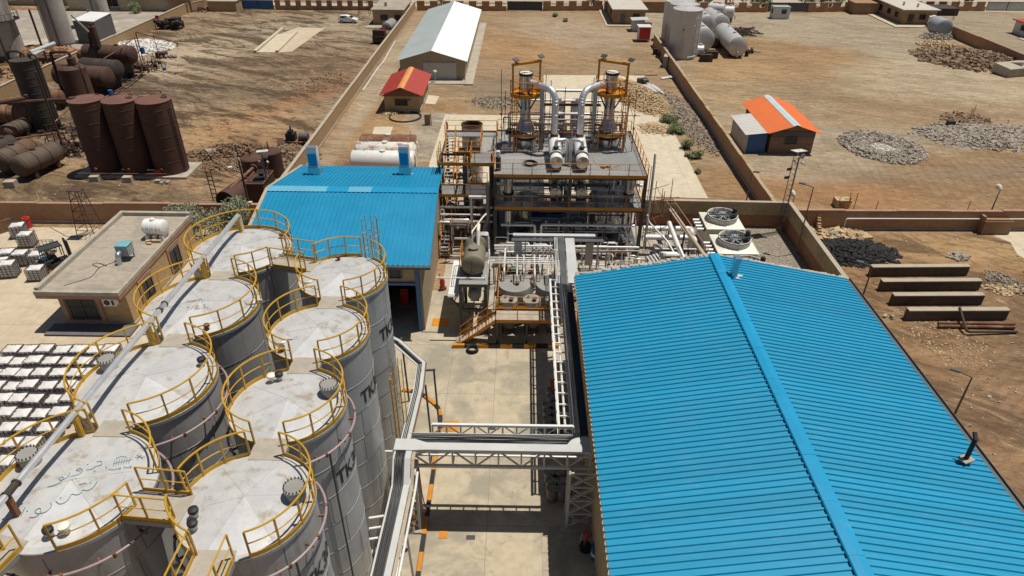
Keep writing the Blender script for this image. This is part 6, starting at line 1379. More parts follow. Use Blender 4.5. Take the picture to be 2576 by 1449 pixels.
part('stair_treads', b, M['conc'], o); b = MB(); [b.beam((-4.25, y, 0), (-1.55, y, 2.2), .05, .24) for y in (39.25, 40.15)]; part('stair_stringer', b, M['orange'], o)
rails(o, [(-4.2, 39.22, .0), (-1.6, 39.22, 2.2)], 0, kick=0, step=.95, h=1.0, name='stair_rail'); rails(o, [(-4.2, 40.17, .0), (-1.6, 40.17, 2.2)], 0, kick=0, step=.95, h=1.0, name='stair_rail')
for px, py, R_, h, lb in ((1295, 712, 1.25, 3.1, 'large left grey tank under the white pipe grid'), (1390, 712, 1.25, 3.1, 'large right grey tank under the white pipe grid'), (1280, 752, .66, 2.75, 'small grey tank at the left behind the orange rail'), (1338, 752, .66, 2.75, 'small grey tank in the middle behind the orange rail'), (1394, 752, .66, 2.75, 'small grey tank at the right behind the orange rail')):
    g = G(0, px, py, h); o = thing('blend_tank', lb, 'tank', (g.x, g.y, 0), 'grey tanks in the pit'); part('shell', MB().lathe((g.x, g.y, 0), [(R_*.5, .3), (R_*.92, .6), (R_, .9), (R_, h-.08), (R_*.98, h), (.001, h+.06)], 36), M['greytank'], o)
    b = MB(); [b.beam((g.x+R_*.85*cos(a), g.y+R_*.85*sin(a), 0), (g.x+R_*.85*cos(a), g.y+R_*.85*sin(a), 1.0), .12) for a in (.8, 2.4, 3.9, 5.5)]; part('leg', b, M['steel_dark'], o); part('nozzle', MB().cyl((g.x+.2, g.y-.25, h), .1, .22, 12).cyl((g.x+.2, g.y-.25, h+.2), .17, .05, 14).cyl((g.x-.25, g.y+.1, h), .07, .2, 10), M['rail_rust'], o)
o = thing('pipe_manifold', 'white pipe manifold with droppers in front of the process platform', 'pipework', (1, 46, 3)); b = MB(); v = MB()
for y, z, xa, xb in ((47.6, 3.6, -2.0, 2.6), (47.9, 3.3, -2.0, 2.6), (47.6, 3.6, 3.9, 9.4), (48.1, 3.3, 3.9, 9.6)): b.path([(xa, y, z), (xb, y, z)], .09, 10)
for i, x in enumerate((-1.15, -.75, -.2, .1, 1.05, 1.35, 1.9, 2.3, 4.4, 5.0, 5.5, 6.3, 7.2, 8.2)):
    b.path([(x, 47.6, 3.6), (x, 47.4, 2.2)], .055 if i % 2 else .075, 8); v.cyl((x, 47.4, 2.1), .11, .12, 10)
for i, x in enumerate((-1.1, -.15, .35, 1.15, 1.55, 2.15, 2.5)):
    z = 3.4; b.path(fillet([(x, 47.2, 3.0), (x, 46.6, 4.0), (x, 43.1-.5*(i % 2), 4.0), (x, 43.1-.5*(i % 2), 2.9)], .3), .075 if i % 3 == 0 else .055, 8); v.cyl((x, 43.1-.5*(i % 2), 3.0), .13, .06, 12); v.cyl((x, 46.9, 3.5), .12, .12, 10)
for i, y in enumerate((43.6, 43.85, 44.3, 44.6)): b.path([(-2.0-.1*i, y, 4.35-.1*(i//2)), (2.7, y, 4.35-.1*(i//2))], .04, 8)
b.path([(-5.9, 41.2, 4.5), (-2.4, 41.2, 4.5), (-2.4, 41.6, 4.5)], .05, 8); b.path(fillet([(-2.3, 43.4, 4.35), (-2.3, 45.6, 4.35), (-2.3, 45.6, 5.4)], .2), .05, 8)
part('pipes', b, M['white_pipe'], o); part('valves', v, M['rail_rust'], o); s = MB(); [s.beam((x, 44.1, 0), (x, 44.1, 4.3), .12) for x in (-1.9, 1.75, 2.7)]; [s.beam((-2, y, 3.2), (9.6, y, 3.2), .1) for y in (47.7,)]; [s.beam((x, 47.7, 0), (x, 47.7, 3.2), .12) for x in (-1.9, 1.2, 4.2, 7, 9.5)]; part('support', s, M['pale_steel'], o)
single('standing_pipe', MB().path(fillet([(-1.75, 46.8, 3.4), (-1.75, 46.6, .9), (-2.6, 44.9, .6)], .3), .2, 14), M['greytank'], 'fat grey pipe standing between the vessel stand and the pit', 'pipe')
rl = thing('pit_rail', 'dim orange guard rail behind the grey pit tanks', 'railing', (.5, 46, 1)); rails(rl, [(-1.4, 46.3), (2.6, 46.3)], .9, step=1.5, kick=.1)
# pump and vessels at the right of the platform
o = thing('blower', 'grey ribbed blower with a red coupling and teal motor', 'pump', (12.3, 52.2, .5)); part('casing', MB().vessel((11.6, 51.7, 1.2), (12.7, 51.7, 1.2), .42, 24, .3), M['greytank'], o); b = MB(); [b.lathe((11.7+.15*i, 51.7, 1.2), [(.42, -.03), (.47, 0), (.42, .03)], 24, axis=(1, 0, 0)) for i in range(7)]; part('ribs', b, M['greytank'], o); part('coupling', MB().cyl((12.85, 51.7, 1.2), .3, .3, 18, (1, 0, 0)), M['red'], o); part('motor', MB().cyl((13.15, 51.7, 1.2), .3, .75, 18, (1, 0, 0)), M['teal'], o); part('skid', MB().box(11.4, 51.2, .1, 14.1, 52.2, .7), M['steel_dark'], o)
o = thing('receiver_vessel', 'olive vessel lying just behind the warehouse gable', 'vessel', (12.4, 47, .5)); part('shell', MB().vessel((11.6, 47.2, 1.5), (14.0, 47.8, 1.5), .85, 32, .25), M['olive'], o); b = MB(); [b.path(fillet([(11.4+.12*i, 48.6-.1*i, .6), (11.4+.12*i, 48.4-.1*i, 2.75), (12.9, 48.4-.1*i, 2.75)], .15), .045, 6) for i in range(4)]; part('tube_bundle', b, M['white_pipe'], o); part('top_pipe', MB().path([(12.9, 48.6, 3.2), (13.3, 47.4, 2.5)], .13, 10), M['white_pipe'], o); part('saddle', MB().box(12, 46.9, 0, 12.2, 48, .9).box(13.4, 47.2, 0, 13.6, 48.2, .9), M['steel_dark'], o)
for i, (y, z, lb) in enumerate(((54.2, 1.9, 'rear'), (52.9, 1.7, 'front'))):
    single('cooling_main', MB().path(fillet([(11.0, y, z), (15.2, y, z), (15.2, y-.6, z), (15.2, y-.6, .3)], .45, 6), .24, 14), M['white_pipe'], '%s fat white main running from the platform to the cooling towers' % lb, 'pipe', 'fat white cooling mains')
single('cooling_main', MB().path([(13.0, 53.4, 2.9), (13.7, 48.5, 1.4), (14.0, 46.5, 1.0)], .2, 12), M['white_pipe'], 'fat white pipe slanting across the two mains', 'pipe')
o = thing('pump_skid', 'dark pump skid with steel channels behind the warehouse ridge', 'pump', (14.6, 50, 0)); b = MB(); [b.beam((x, 47.5, .5), (x-.3, 52, .5), .16) for x in (14.2, 14.9)]; part('channels', b, M['steel_dark'], o); part('motor', MB().cyl((15.2, 50.4, .7), .35, .9, 18, (0, 1, 0)).cyl((14.9, 48.6, .7), .3, .7, 16, (0, 1, 0)), M['black'], o); b = MB(); [b.path([(15.8+.3*i, 49+i*.4, .1), (15.8+.3*i, 49+i*.4, 1.6)], .18, 12) for i in range(3)]; part('pipes', b, M['clad'], o); part('flange', MB().cyl((15.8, 49, 1.5), .28, .1, 16).cyl((16.1, 49.4, 1.5), .28, .1, 16), M['rail_rust'], o)
o = thing('tangled_pipework', 'tangle of white and black pipes at the right foot of the platform', 'pipework', (11, 49, .5)); b = MB(); [b.path(fillet([(10.6+.25*i, 49.8, .3), (10.6+.25*i, 49.6, 1.7+.1*i), (10.9+.3*i, 48.2, 1.7), (11+.3*i, 47.6, .4)], .25), .07, 8) for i in range(4)]; part('pipes', b, M['white_pipe'], o); b = MB(); [b.arc(11.2+.3*i, 50.4, 1.1, .5, -20, 200, .05, 20, 6) for i in range(3)]; part('hoses', b, M['hose'], o)
o = thing('cable_tray', 'long tan cable tray slanting over the gravel to the cooling towers', 'cable tray', (15.3, 50, 2.6)); A = V(13.3, 58.6, 3.0); B = V(15.1, 44, 2.9); b = MB(); d = V(.33, .05, 0)
b.slab([A+V(.1, -2.6, 0), B+V(.05, 0, 0), B+V(.45, 0, 0), A+V(.5, -2.6, 0)], .1, (0, 0, 1)); part('lid', b, M['coping'], o); b = MB(); [b.tube(A+V(q, 0, .1), B+V(q, 0, .1), .04, 6) for q in (0, .72)]; [b.beam(A.lerp(B, u)+V(0, 0, .08), A.lerp(B, u)+V(.72, 0, .08), .05) for u in (.06, .12)]; part('side_rail', b, M['trim_red'], o); b = MB(); [b.beam(A.lerp(B, u), V(A.lerp(B, u).x, A.lerp(B, u).y, 0), .12) for u in (.2, .45, .7)]; part('support', b, M['steel_dark'], o)
def cooling_tower(x, y, label):
    o = thing('cooling_tower', label, 'cooling tower', (x, y, 0), 'square cooling towers with roof fans'); h = 2.3; s = 1.6
    part('casing', MB().box(x-s, y-s, .1, x+s, y+s, h), M['cream'], o); b = MB(); cz = h+.0; n = 32; P = [(x+a*(s+.08), y+c*(s+.08), h) for a, c in ((-1, -1), (1, -1), (1, 1), (-1, 1))]
    # pyramidal hood to the fan ring
    ring = [(x+1.3*cos(2*pi*i/n), y+1.3*sin(2*pi*i/n), h+.24) for i in range(n)]; mid = []
    for i in range(n):
        t = 2*pi*i/n; m = max(abs(cos(t)), abs(sin(t))); mid.append((x+(s+.08)*cos(t)/m, y+(s+.08)*sin(t)/m, h+.02))
    b.add(mid+ring, [(i, (i+1) % n, n+(i+1) % n, n+i) for i in range(n)]); part('hood', b, M['cream'], o)
    f = part('fan_ring', MB().lathe((x, y, h+.2), [(1.3, 0), (1.27, .33), (1.33, .4), (1.33, .5), (1.26, .5), (1.22, .3), (1.2, .1), (1.25, .0)], 40), M['cream'], o)
    part('rim', MB().lathe((x, y, h+.62), [(1.34, 0), (1.37, .02), (1.37, .08), (1.34, .1)], 40), M['steel_grey'], f); part('inner', MB().lathe((x, y, h+.3), [(1.24, 0), (.001, -.02)], 32), M['steel_grey'], f)
    g = MB(); [g.beam((x-1.28, y+q, h+.74), (x+1.28, y+q, h+.74), .07) for q in (-.22, .22)]; [g.beam((x+q, y-1.15, h+.72), (x+q, y+1.15, h+.72), .07) for q in (-.45, .35)]; part('guard_frame', g, M['steel_grey'], o)
    part('motor', MB().cyl((x+1.05, y+.1, h+.77), .2, .38, 18).cyl((x+1.05, y+.1, h+1.15), .16, .08, 16).box(x+.5, y-.2, h+.75, x+1.3, y+.3, h+.79), M['motor'], o); part('pulley', MB().arc(x-.05, y, h+.81, .24, 0, 360, .03, 20, 5).cyl((x-.05, y, h+.75), .09, .1, 12).beam((x-.28, y, h+.81), (x+.2, y, h+.81), .03), M['tray'], o)
    bl = MB(); 
    for k in range(6): t = k*pi/3; bl.beam((x, y, h+.45), (x+1.1*cos(t), y+1.1*sin(t), h+.5), .16, .03)
    part('fan', bl, M['louvre'], o); pc = MB(); [pc.path([(x-s-.75, y-1.0+.6*i, h-.35), (x-s-.1, y-1.0+.6*i, h-.35)], .13, 12) for i in range(4)]; part('inlet_pipe', pc, M['white_pipe'], o); fl = MB(); [fl.cyl((x-s-.16, y-1.0+.6*i, h-.35), .2, .06, 14, (1, 0, 0)) for i in range(4)]; part('flange', fl, M['rail_rust'], o)
    part('conduit', MB().path([(x, y-1.36, h+.85), (x, y-1.4, h+.25), (x, y-1.6, h-.1)], .03, 6), M['tray'], o)
cA = G(0, 1825.7, 575.8, 2.3); cB = G(0, 1857.7, 637.5, 2.3)
for k, lb in enumerate(('farthest cream cooling tower, in front of the two tone wall', 'middle cream cooling tower with its fan in full view', 'nearest cooling tower, mostly hidden by the warehouse ridge')): c_ = cA+(cB-cA)*k; cooling_tower(c_.x, c_.y+1.55, lb)

# the crowded pipework inside and in front of the platform
def maze(label, box, n, seed, mats, rr=(.03, .08), vert=.5, cat='pipework'):
    R = random.Random(seed); x0, y0, z0, x1, y1, z1 = box; o = thing('process_pipework', label, cat, ((x0+x1)/2, (y0+y1)/2, z0))
    for nm, m in mats:
        b = MB(); v = MB()
        for i in range(n):
            x, y, z = R.uniform(x0, x1), R.uniform(y0, y1), R.uniform(z0, z1); r = R.uniform(*rr)
            if R.random() < vert:
                za = R.uniform(z0, z0+.2*(z1-z0)); zb = R.uniform(z0+.6*(z1-z0), z1); q = R.choice((-1, 1))*R.uniform(.4, 1.8); b.path(fillet([(x, y, za), (x, y, zb), (min(x1, max(x0, x+q)), y, zb), (min(x1, max(x0, x+q)), y, max(z0, zb-R.uniform(.3, 1.2)))], .15), r, 7)
                v.cyl((x, y, za+.35*(zb-za)), r+.06, .05, 10); v.cyl((x, y, za+.35*(zb-za)+.25), r+.06, .05, 10); v.cbox((x, y-.02, za+.35*(zb-za)+.14), (r+.03, r+.05, .08))
            else:
                xa = R.uniform(x0, x0+.5*(x1-x0)); xb = R.uniform(x0+.55*(x1-x0), x1); b.path(fillet([(xa, y, z), (xb, y, z), (xb, y+R.uniform(-.6, .6), z), (xb, y, max(z0, z-.8))], .15), r, 7)
        part(nm, b, M[m], o)
        if v.v: part('valves', v, M['rail_rust'], o)
    return o
maze('tangle of grey and silver pipes inside the ground level of the platform', (PX0+.3, 52.9, .4, PX1-.3, 57.5, 4.2), 16, 41, (('steel_pipes', 'clad'), ('grey_pipes', 'greytank'), ('dark_pipes', 'steel_dark')))
maze('silver pipe runs inside the middle level of the platform', (PX0+.3, 53.3, 4.7, PX1-.3, 59, 7.0), 9, 42, (('steel_pipes', 'clad'), ('dark_pipes', 'steel_dark')), (.03, .07), .35)
maze('thicket of white pipes and red valves behind the pit tanks', (-2.0, 46.8, .2, 2.8, 50.5, 3.2), 15, 43, (('white_pipes', 'white_pipe'), ('grey_pipes', 'greytank')), (.035, .07), .7)
maze('thicket of white pipes and red valves before the warehouse gable', (4.0, 45.5, .2, 9.8, 50.5, 3.0), 17, 44, (('white_pipes', 'white_pipe'), ('grey_pipes', 'greytank')), (.035, .07), .7)
maze('rusty and silver pipes crowded under the stair tower', (-7, 50.5, .2, -3, 57, 3.6), 12, 45, (('steel_pipes', 'clad'), ('rusty_pipes', 'rail_rust'), ('dark_pipes', 'steel_dark')), (.04, .1), .4)
maze('small pipes and gauges around the feet of the columns', (-1.6, 58, Z2+.05, 9.6, 61.6, Z2+2.4), 13, 46, (('steel_pipes', 'clad'), ('dark_pipes', 'steel_dark'), ('rusty_pipes', 'rail_rust')), (.025, .06), .65)
maze('pipes and cables between the blower and the cooling towers', (10.9, 46.5, .1, 16, 53, 1.8), 12, 47, (('white_pipes', 'white_pipe'), ('dark_pipes', 'steel_dark')), (.04, .1), .5)
for i, (x, y, lb) in enumerate(((-.6, 49.2, 'left teal pump on the floor before the platform'), (1.2, 49.4, 'middle teal pump on the floor before the platform'), (5.2, 48.8, 'dark motor pump right of the covered tray supports'), (7.8, 49.0, 'dark motor pump nearest the warehouse gable'))):
    o = thing('process_pump', lb, 'pump', (x, y, 0)); part('motor', MB().cyl((x, y, .45), .22, .6, 16, (1, 0, 0)), M['teal' if i < 2 else 'motor'], o); part('volute', MB().cyl((x-.25, y-.1, .45), .28, .2, 18, (1, 0, 0)), M['steel_dark'], o); part('base', MB().box(x-.4, y-.25, 0, x+.7, y+.25, .22), M['steel_dark'], o)
rails(PPL, [(PX0, 63.2), (PX1, 63.2)], Z1); b = MB(); [b.beam((x, PY0+.12, Z0), (x, PY0+.12, Z1-.3), .12) for x in (.9, 7.4)]; part('column', b, M['steel_dark'], PPL)
# ------------------------------------------------------------------ rusty refinery at the left
tb = [(-45.5, 'left'), (-41.95, 'middle'), (-38.4, 'right')]
single('tank_slab', MB().box(-48.2, 67.9, -.1, -36.0, 72.2, .25), M['conc'], 'concrete slab under the three tall rusty tanks', 'slab')
for i, (x, lb) in enumerate(tb):
    o = thing('rusty_tank', '%s of the three tall brown rusty tanks on one slab' % lb, 'tank', (x, 70, .25), 'three tall rusty tanks'); r = 1.74; pr = [(r, .25)]
    for k in range(1, 6): z = .25+k*1.4; pr += [(r, z-.012), (r+.022, z), (r, z+.012)]
    pr += [(r, 8.0), (r+.03, 8.02), (r+.03, 8.06)]; part('shell', MB().lathe((x, 70, 0), pr, 48), M['rust'], o); part('roof', MB().lathe((x, 70, 8.05), [(r+.03, 0), (.001, .3)], 40), M['rust_light'] if 0 else paint('rust_roof%d' % i, (.165, .075, .055, 1), .85, 0, .15, .6), o)
    part('hatch', MB().lathe((x+(-1.25 if i == 0 else .95), 69.8+.3*i, 8.13), [(.33, 0), (.35, .1), (.33, .14), (.25, .1), (.001, .06)], 20), M['rust_dark'], o); part('nozzle', MB().cyl((x-.2, 70-r, 1.0), .16, .25, 14, (0, -1, 0)), M['rust_light'], o)
    part('gooseneck', MB().arc(x+.7, 71.0, 8.2, .18, 0, 180, .05, 20, 6), M['rust'], o)
    if i == 2:
        b = MB(); a = radians(-12); c, s = cos(a), sin(a); px, py = x+(r+.2)*c, 70+(r+.2)*s; [b.beam((px-s*q, py+c*q, .4), (px-s*q, py+c*q, 8.1), .05) for q in (-.22, .22)]; z = .6
        while z < 8: b.beam((px+s*.22, py-c*.22, z), (px-s*.22, py+c*.22, z), .035); z += .32
        part('ladder', b, M['rust'], o)
single('rail_pipe', MB().path(fillet([(-47.4, 67.5, .75), (-37.9, 67.6, .75)], .1), .05, 8), M['rust_light'], 'thin rusty pipe along the foot of the three rusty tanks', 'pipe')
for px, py, lb in ((1008, 1305, 'red pump at the foot of the middle rusty tank'), (1200, 1310, 'red pump at the foot of the right rusty tank')):
    g = G(1, px, py, .4); o = thing('fuel_pump', lb, 'pump', g); part('motor', MB().cyl(g+V(-.25, -.1, .25), .22, .55, 14, (1, 0, .3)).cbox(g+V(.05, 0, .05), (.3, .2, .2)), M['red'], o); part('pipe', MB().path([g+V(-.3, 0, .4), g+V(-1.1, -.1, .45)], .07, 8).cyl(g+V(-1.0, -.1, .4), .12, .12, 10), M['tray'], o)
for i, (px, py, s, lb) in enumerate(((722, 1365, .42, 'left pale block in front of the rusty tanks'), (970, 1370, .42, 'right pale block in front of the rusty tanks'), (1195, 1380, .25, 'small pale block in front of the rusty tanks'), (90, 1410, .5, 'pale block by the lying tanks at the left edge'))):
    g = G(1, px, py); single('concrete_block', MB().cbox((g.x, g.y, s*.7), (s*1.1, s*.8, s*.7), .1), M['conc'], lb, 'block')
g = G(1, 1270, 1385); single('block_fragments', MB().rock((g.x, g.y, .1), .3).rock((g.x-.6, g.y, .1), .25), M['rubble_grey'], 'two dark block fragments in front of the right rusty tank', 'rubble')
def lying(px1, py1, px2, py2, zc, r, mat, label, bands=(), head=.3, sad=True, hatch=(.5,)):
    p = G(1, px1, py1, zc); q = G(1, px2, py2, zc); o = thing('lying_tank', label, 'tank', ((p.x+q.x)/2, (p.y+q.y)/2, 0)); d = (q-p).normalized()
    part('shell', MB().vessel(p, q, r, 32, head), M[mat], o); b = MB(); [b.lathe(p.lerp(q, u), [(r, -.06), (r+.03, -.05), (r+.03, .05), (r, .06)], 32, axis=d) for u in (.02, .33, .66, .98)+tuple(bands)]; part('bands', b, M['rust_dark'] if mat != 'silo' else M['silo'], o)
    if hatch: b = MB(); [b.cyl(p.lerp(q, u)+V(0, 0, r-.03), .3, .2, 16) for u in hatch]; part('hatch', b, M['rust_dark'] if mat != 'silo' else M['silo'], o)
    if sad:
        b = MB(); n = V(-d.y, d.x, 0)
        for u in (.2, .8): c = p.lerp(q, u); P = c+n*r*.8; Q = c-n*r*.8; b.beam(V(P.x, P.y, (zc-r*.6)/2), V(Q.x, Q.y, (zc-r*.6)/2), .4, max(.2, zc-r*.6), (0, 0, 1))
        part('saddle', b, M['saddle'], o)
    return o
lying(140, 1262, 425, 1135, 1.6, 1.12, 'rust_olive', 'lying rusty olive tank with a black end, nearest the three rusty tanks', hatch=(.45,))
lying(0, 1222, 225, 1112, 1.7, 1.12, 'rust_olive', 'second lying tank, just behind the one with the black end', hatch=(.5,))
lying(-60, 1140, 95, 1080, 1.6, 1.0, 'rust_dark', 'third lying tank, cut by the left edge behind two others', hatch=(.6,))
lying(30, 1003, 190, 938, 1.3, .85, 'rust_olive', 'short lying tank with two dark bands near the left edge', bands=(.45,), hatch=())
lying(-60, 850, 262, 858, 2.0, 1.25, 'rust_light', 'light rusty lying tank behind the tall sooty tower', bands=(.5,))
lying(250, 745, 470, 730, 1.6, .9, 'rust_light', 'pale rusty lying tank half hidden behind the tall sooty tower')
lying(450, 560, 815, 585, 2.3, 1.5, 'rust', 'brown lying tank with a sooty flank behind the short column', hatch=())
lying(640, 505, 885, 525, 2.9, 1.35, 'rust_dark', 'dark lying tank with a small ladder in the middle of the sooty row', hatch=())
lying(655, 398, 1000, 412, 3.4, 1.3, 'rust', 'long rusty lying tank at the back of the sooty row below the grey block', bands=(.15, .5), hatch=(.3, .7))
lying(615, 415, 680, 425, 3.0, .8, 'rust_olive', 'stub of a pale lying vessel at the back of the sooty row', hatch=())
g = G(1, 372, 972); hh = HT(1, 372, 972, 448)
o = thing('sooty_tower', 'tall sooty round tower at the left with a pipe over its top', 'tower', g); r = 1.5; pr = [(r, 0)]
for k in range(1, 9): z = hh*k/9; pr += [(r, z-.014), (r+.024, z), (r, z+.014)]
part('shell', MB().lathe((g.x, g.y, 0), pr+[(r, hh), (r+.03, hh+.05), (.001, hh+.25)], 36), M['soot_tower'], o)
part('over_pipe', MB().path(fillet([(g.x-1.9, g.y+.2, .8), (g.x-1.9, g.y+.2, hh+.9), (g.x-.3, g.y+.3, hh+.9), (g.x+.2, g.y+.3, hh)], .5), .16, 8), M['rust_dark'], o); part('side_pipe', MB().path(fillet([(g.x+.9, g.y, hh), (g.x+.9, g.y, hh+.6), (g.x+1.75, g.y-.2, hh+.6), (g.x+1.75, g.y-.2, .5)], .3), .1, 8), M['rust_dark'], o)
b = MB(); [b.cyl((g.x+a, g.y+.3, hh+.1), .1, .5, 8) for a in (-.4, 0, .5)]; part('nozzles', b, M['rust_dark'], o)
g = G(1, 625, 770); hh = HT(1, 625, 770, 510); o = thing('short_column', 'short brown column with a chimney neck behind the three rusty tanks', 'tower', g); r = 1.75; part('shell', MB().lathe((g.x, g.y, 0), [(r+.1, 0), (r, hh*.5), (r-.02, hh), (r-.35, hh+.25), (.001, hh+.3)], 36), M['rust'], o); part('neck', MB().cyl((g.x+.2, g.y+.2, hh+.2), .55, 1.1, 20), M['rust'], o)
part('pipes', MB().path(fillet([(g.x+.6, g.y-.3, hh+.2), (g.x+.6, g.y-.3, hh+.7), (g.x+1.6, g.y-.6, hh+.7), (g.x+1.85, g.y-.7, 1)], .3), .07, 6).path(fillet([(g.x-2.6, g.y+.3, .5), (g.x-2.4, g.y+.3, hh+2), (g.x+.2, g.y+.3, hh+2), (g.x+.2, g.y+.2, hh+1.2)], .4), .2, 8), M['rust_dark'], o)
# pale stacks
def stack(px, py, r, label, top=24, taper=1.0, bal=None, legs=0, z0=0.0):
    g = G(1, px, py); o = thing('pale_stack', label, 'stack', g); part('shell', MB().lathe((g.x, g.y, 0), [(.001, z0), (r*taper, z0), (r*taper, z0+4), (r, z0+9), (r, top), (.001, top+.3)], 40), M['stack_white'], o)
    if bal: b = MB().lathe((g.x, g.y, bal), [(r, 0), (r+.9, 0), (r+.9, .1), (r, .1)], 32); [b.beam((g.x+(r+.85)*cos(a*pi/10), g.y+(r+.85)*sin(a*pi/10), bal), (g.x+(r+.85)*cos(a*pi/10), g.y+(r+.85)*sin(a*pi/10), bal+1.1), .05) for a in range(20)]; b.arc(g.x, g.y, bal+1.1, r+.85, 0, 360, .04, 15, 5); part('balcony', b, M['bars'], o)
    if legs: b = MB(); b.lathe((g.x, g.y, z0-.15), [(r*taper+.35, 0), (r*taper+.35, .15), (.5, .15)], 28); [b.beam((g.x+q*1.1, g.y+s*.8, 0), (g.x+q*.5, g.y+s*.4, z0-.1), .16) for q in (-1, 1) for s in (-1, 1)]; part('stand', b, M['rust_dark'], o)
    b = MB(); [b.path([(g.x+(r*taper+.12)*cos(a), g.y+(r*taper+.12)*sin(a), z0), (g.x+(r+.12)*cos(a), g.y+(r+.12)*sin(a), top-3)], .07, 6) for a in (-1.3, -2.7)]; part('rundown_pipe', b, M['rust_dark'], o)
    return g
stack(105, 455, 2.05, 'pale weathered stack with a railed balcony at the left edge', 26, 1.08, HT(1, 105, 455, 150))
stack(505, 405, 1.9, 'pale tapering stack on a dark stand at the upper left', 26, 1.0, None, 1, HT(1, 505, 405, 318))
g = G(1, 745, 205); o = thing('pale_stack', 'pale stack standing behind the grey block wall', 'stack', g); part('shell', MB().lathe((g.x, g.y+1.5, 0), [(2.0, 0), (2.0, 18), (.001, 18.4)], 36), M['stack_white'], o); part('rundown_pipe', MB().path([(g.x+.2, g.y-.55, 1), (g.x+.2, g.y-.55, 17)], .08, 6), M['rust_dark'], o)
A = G(1, 600, 325); B = G(1, 760, 335); C = G(1, 882, 262); hh = HT(1, 760, 335, 165)
D = A+(C-B); o = thing('block_tank', 'grey block walled tank with a white sheet top at the upper left', 'tank', B); part('wall', MB().prism([(A.x, A.y), (B.x, B.y), (C.x, C.y), (D.x, D.y)], 0, hh), M['cblock'], o); part('top', MB().prism([(A.x-.1, A.y-.1), (B.x, B.y-.15), (C.x+.1, C.y), (D.x, D.y+.1)], hh, hh+.1), M['roof_white'], o)
# pile of orange bricks on a dark platform
def pile(name, cen, rx, ry, h, n, sz, mat, label, cat='rubble', rot=0, seed=1, flat=.7, edge=.25, brick=False):
    R = random.Random(seed); b = MB(); c, s = cos(radians(rot)), sin(radians(rot))
    for i in range(n):
        t = R.uniform(0, 6.283); q = sqrt(R.random())*(1+R.uniform(-edge, edge)); u, v = q*cos(t), q*sin(t); z = max(0, h*(1-q*q))*R.uniform(.55, 1.0)
        p = (cen[0]+rx*u*c-ry*v*s, cen[1]+rx*u*s+ry*v*c, z+sz*.15)
        if brick: b.cbox(p, (sz*1.0, sz*.5, sz*.35), R.uniform(0, 3.1), R.uniform(-.5, .5))
        else: b.rock(p, sz*R.choice((.5, .7, 1, 1.4)), R, flat)
    if h > .25:
        N = 20; P = [(cen[0]+(rx*.9*cos(2*pi*i/N)*c-ry*.9*sin(2*pi*i/N)*s), cen[1]+(rx*.9*cos(2*pi*i/N)*s+ry*.9*sin(2*pi*i/N)*c), -.05) for i in range(N)]+[(cen[0]+(rx*.5*cos(2*pi*i/N)*c-ry*.5*sin(2*pi*i/N)*s), cen[1]+(rx*.5*cos(2*pi*i/N)*s+ry*.5*sin(2*pi*i/N)*c), h*.5) for i in range(N)]+[(cen[0], cen[1], h*.75)]
        b.add(P, [(i, (i+1) % N, N+(i+1) % N, N+i) for i in range(N)]+[(N+i, N+(i+1) % N, 2*N) for i in range(N)], False)
    return stuff(name, b, M[mat], label, cat)
g = G(1, 300, 372, 1.5); single('loading_dock', MB().box(g.x-8, g.y-4, 0, g.x+7.5, g.y+1, 1.1), M['rust_dark'], 'dark low dock carrying the stacked orange bricks', 'dock')
pile('brick_stack', (g.x, g.y), 8.5, 4.5, 1.9, 1300, .45, 'firebrick', 'stacked loose orange bricks between the pale stacks', 'bricks', 0, 3, brick=True)
g = G(1, 1040, 360); pile('white_debris', (g.x, g.y), 5.6, 5.0, .9, 500, .3, 'rubble_white', 'heap of white debris beside the sooty row', 'rubble', 0, 4); struct('white_spill', MB().prism([(g.x+6.5*cos(i*.4)*(1+.2*sin(i*3)), g.y-.5+5.2*sin(i*.4)*(1+.2*cos(i*2))) for i in range(15)], -.05, .02), M['rubble_white'])
g = G(1, 1240, 435); o = thing('burner_box', 'small brown open box with white litter beside the pipe gantry', 'box', g); part('box', MB().box(g.x-1.2, g.y-.5, 0, g.x+.4, g.y+.8, .9), M['rust'], o); b = MB(); [b.rock((g.x+RND.uniform(-.3, 2), g.y+RND.uniform(-.5, .6), .3), .3) for _ in range(22)]; part('litter', b, M['rubble_grey'], o)
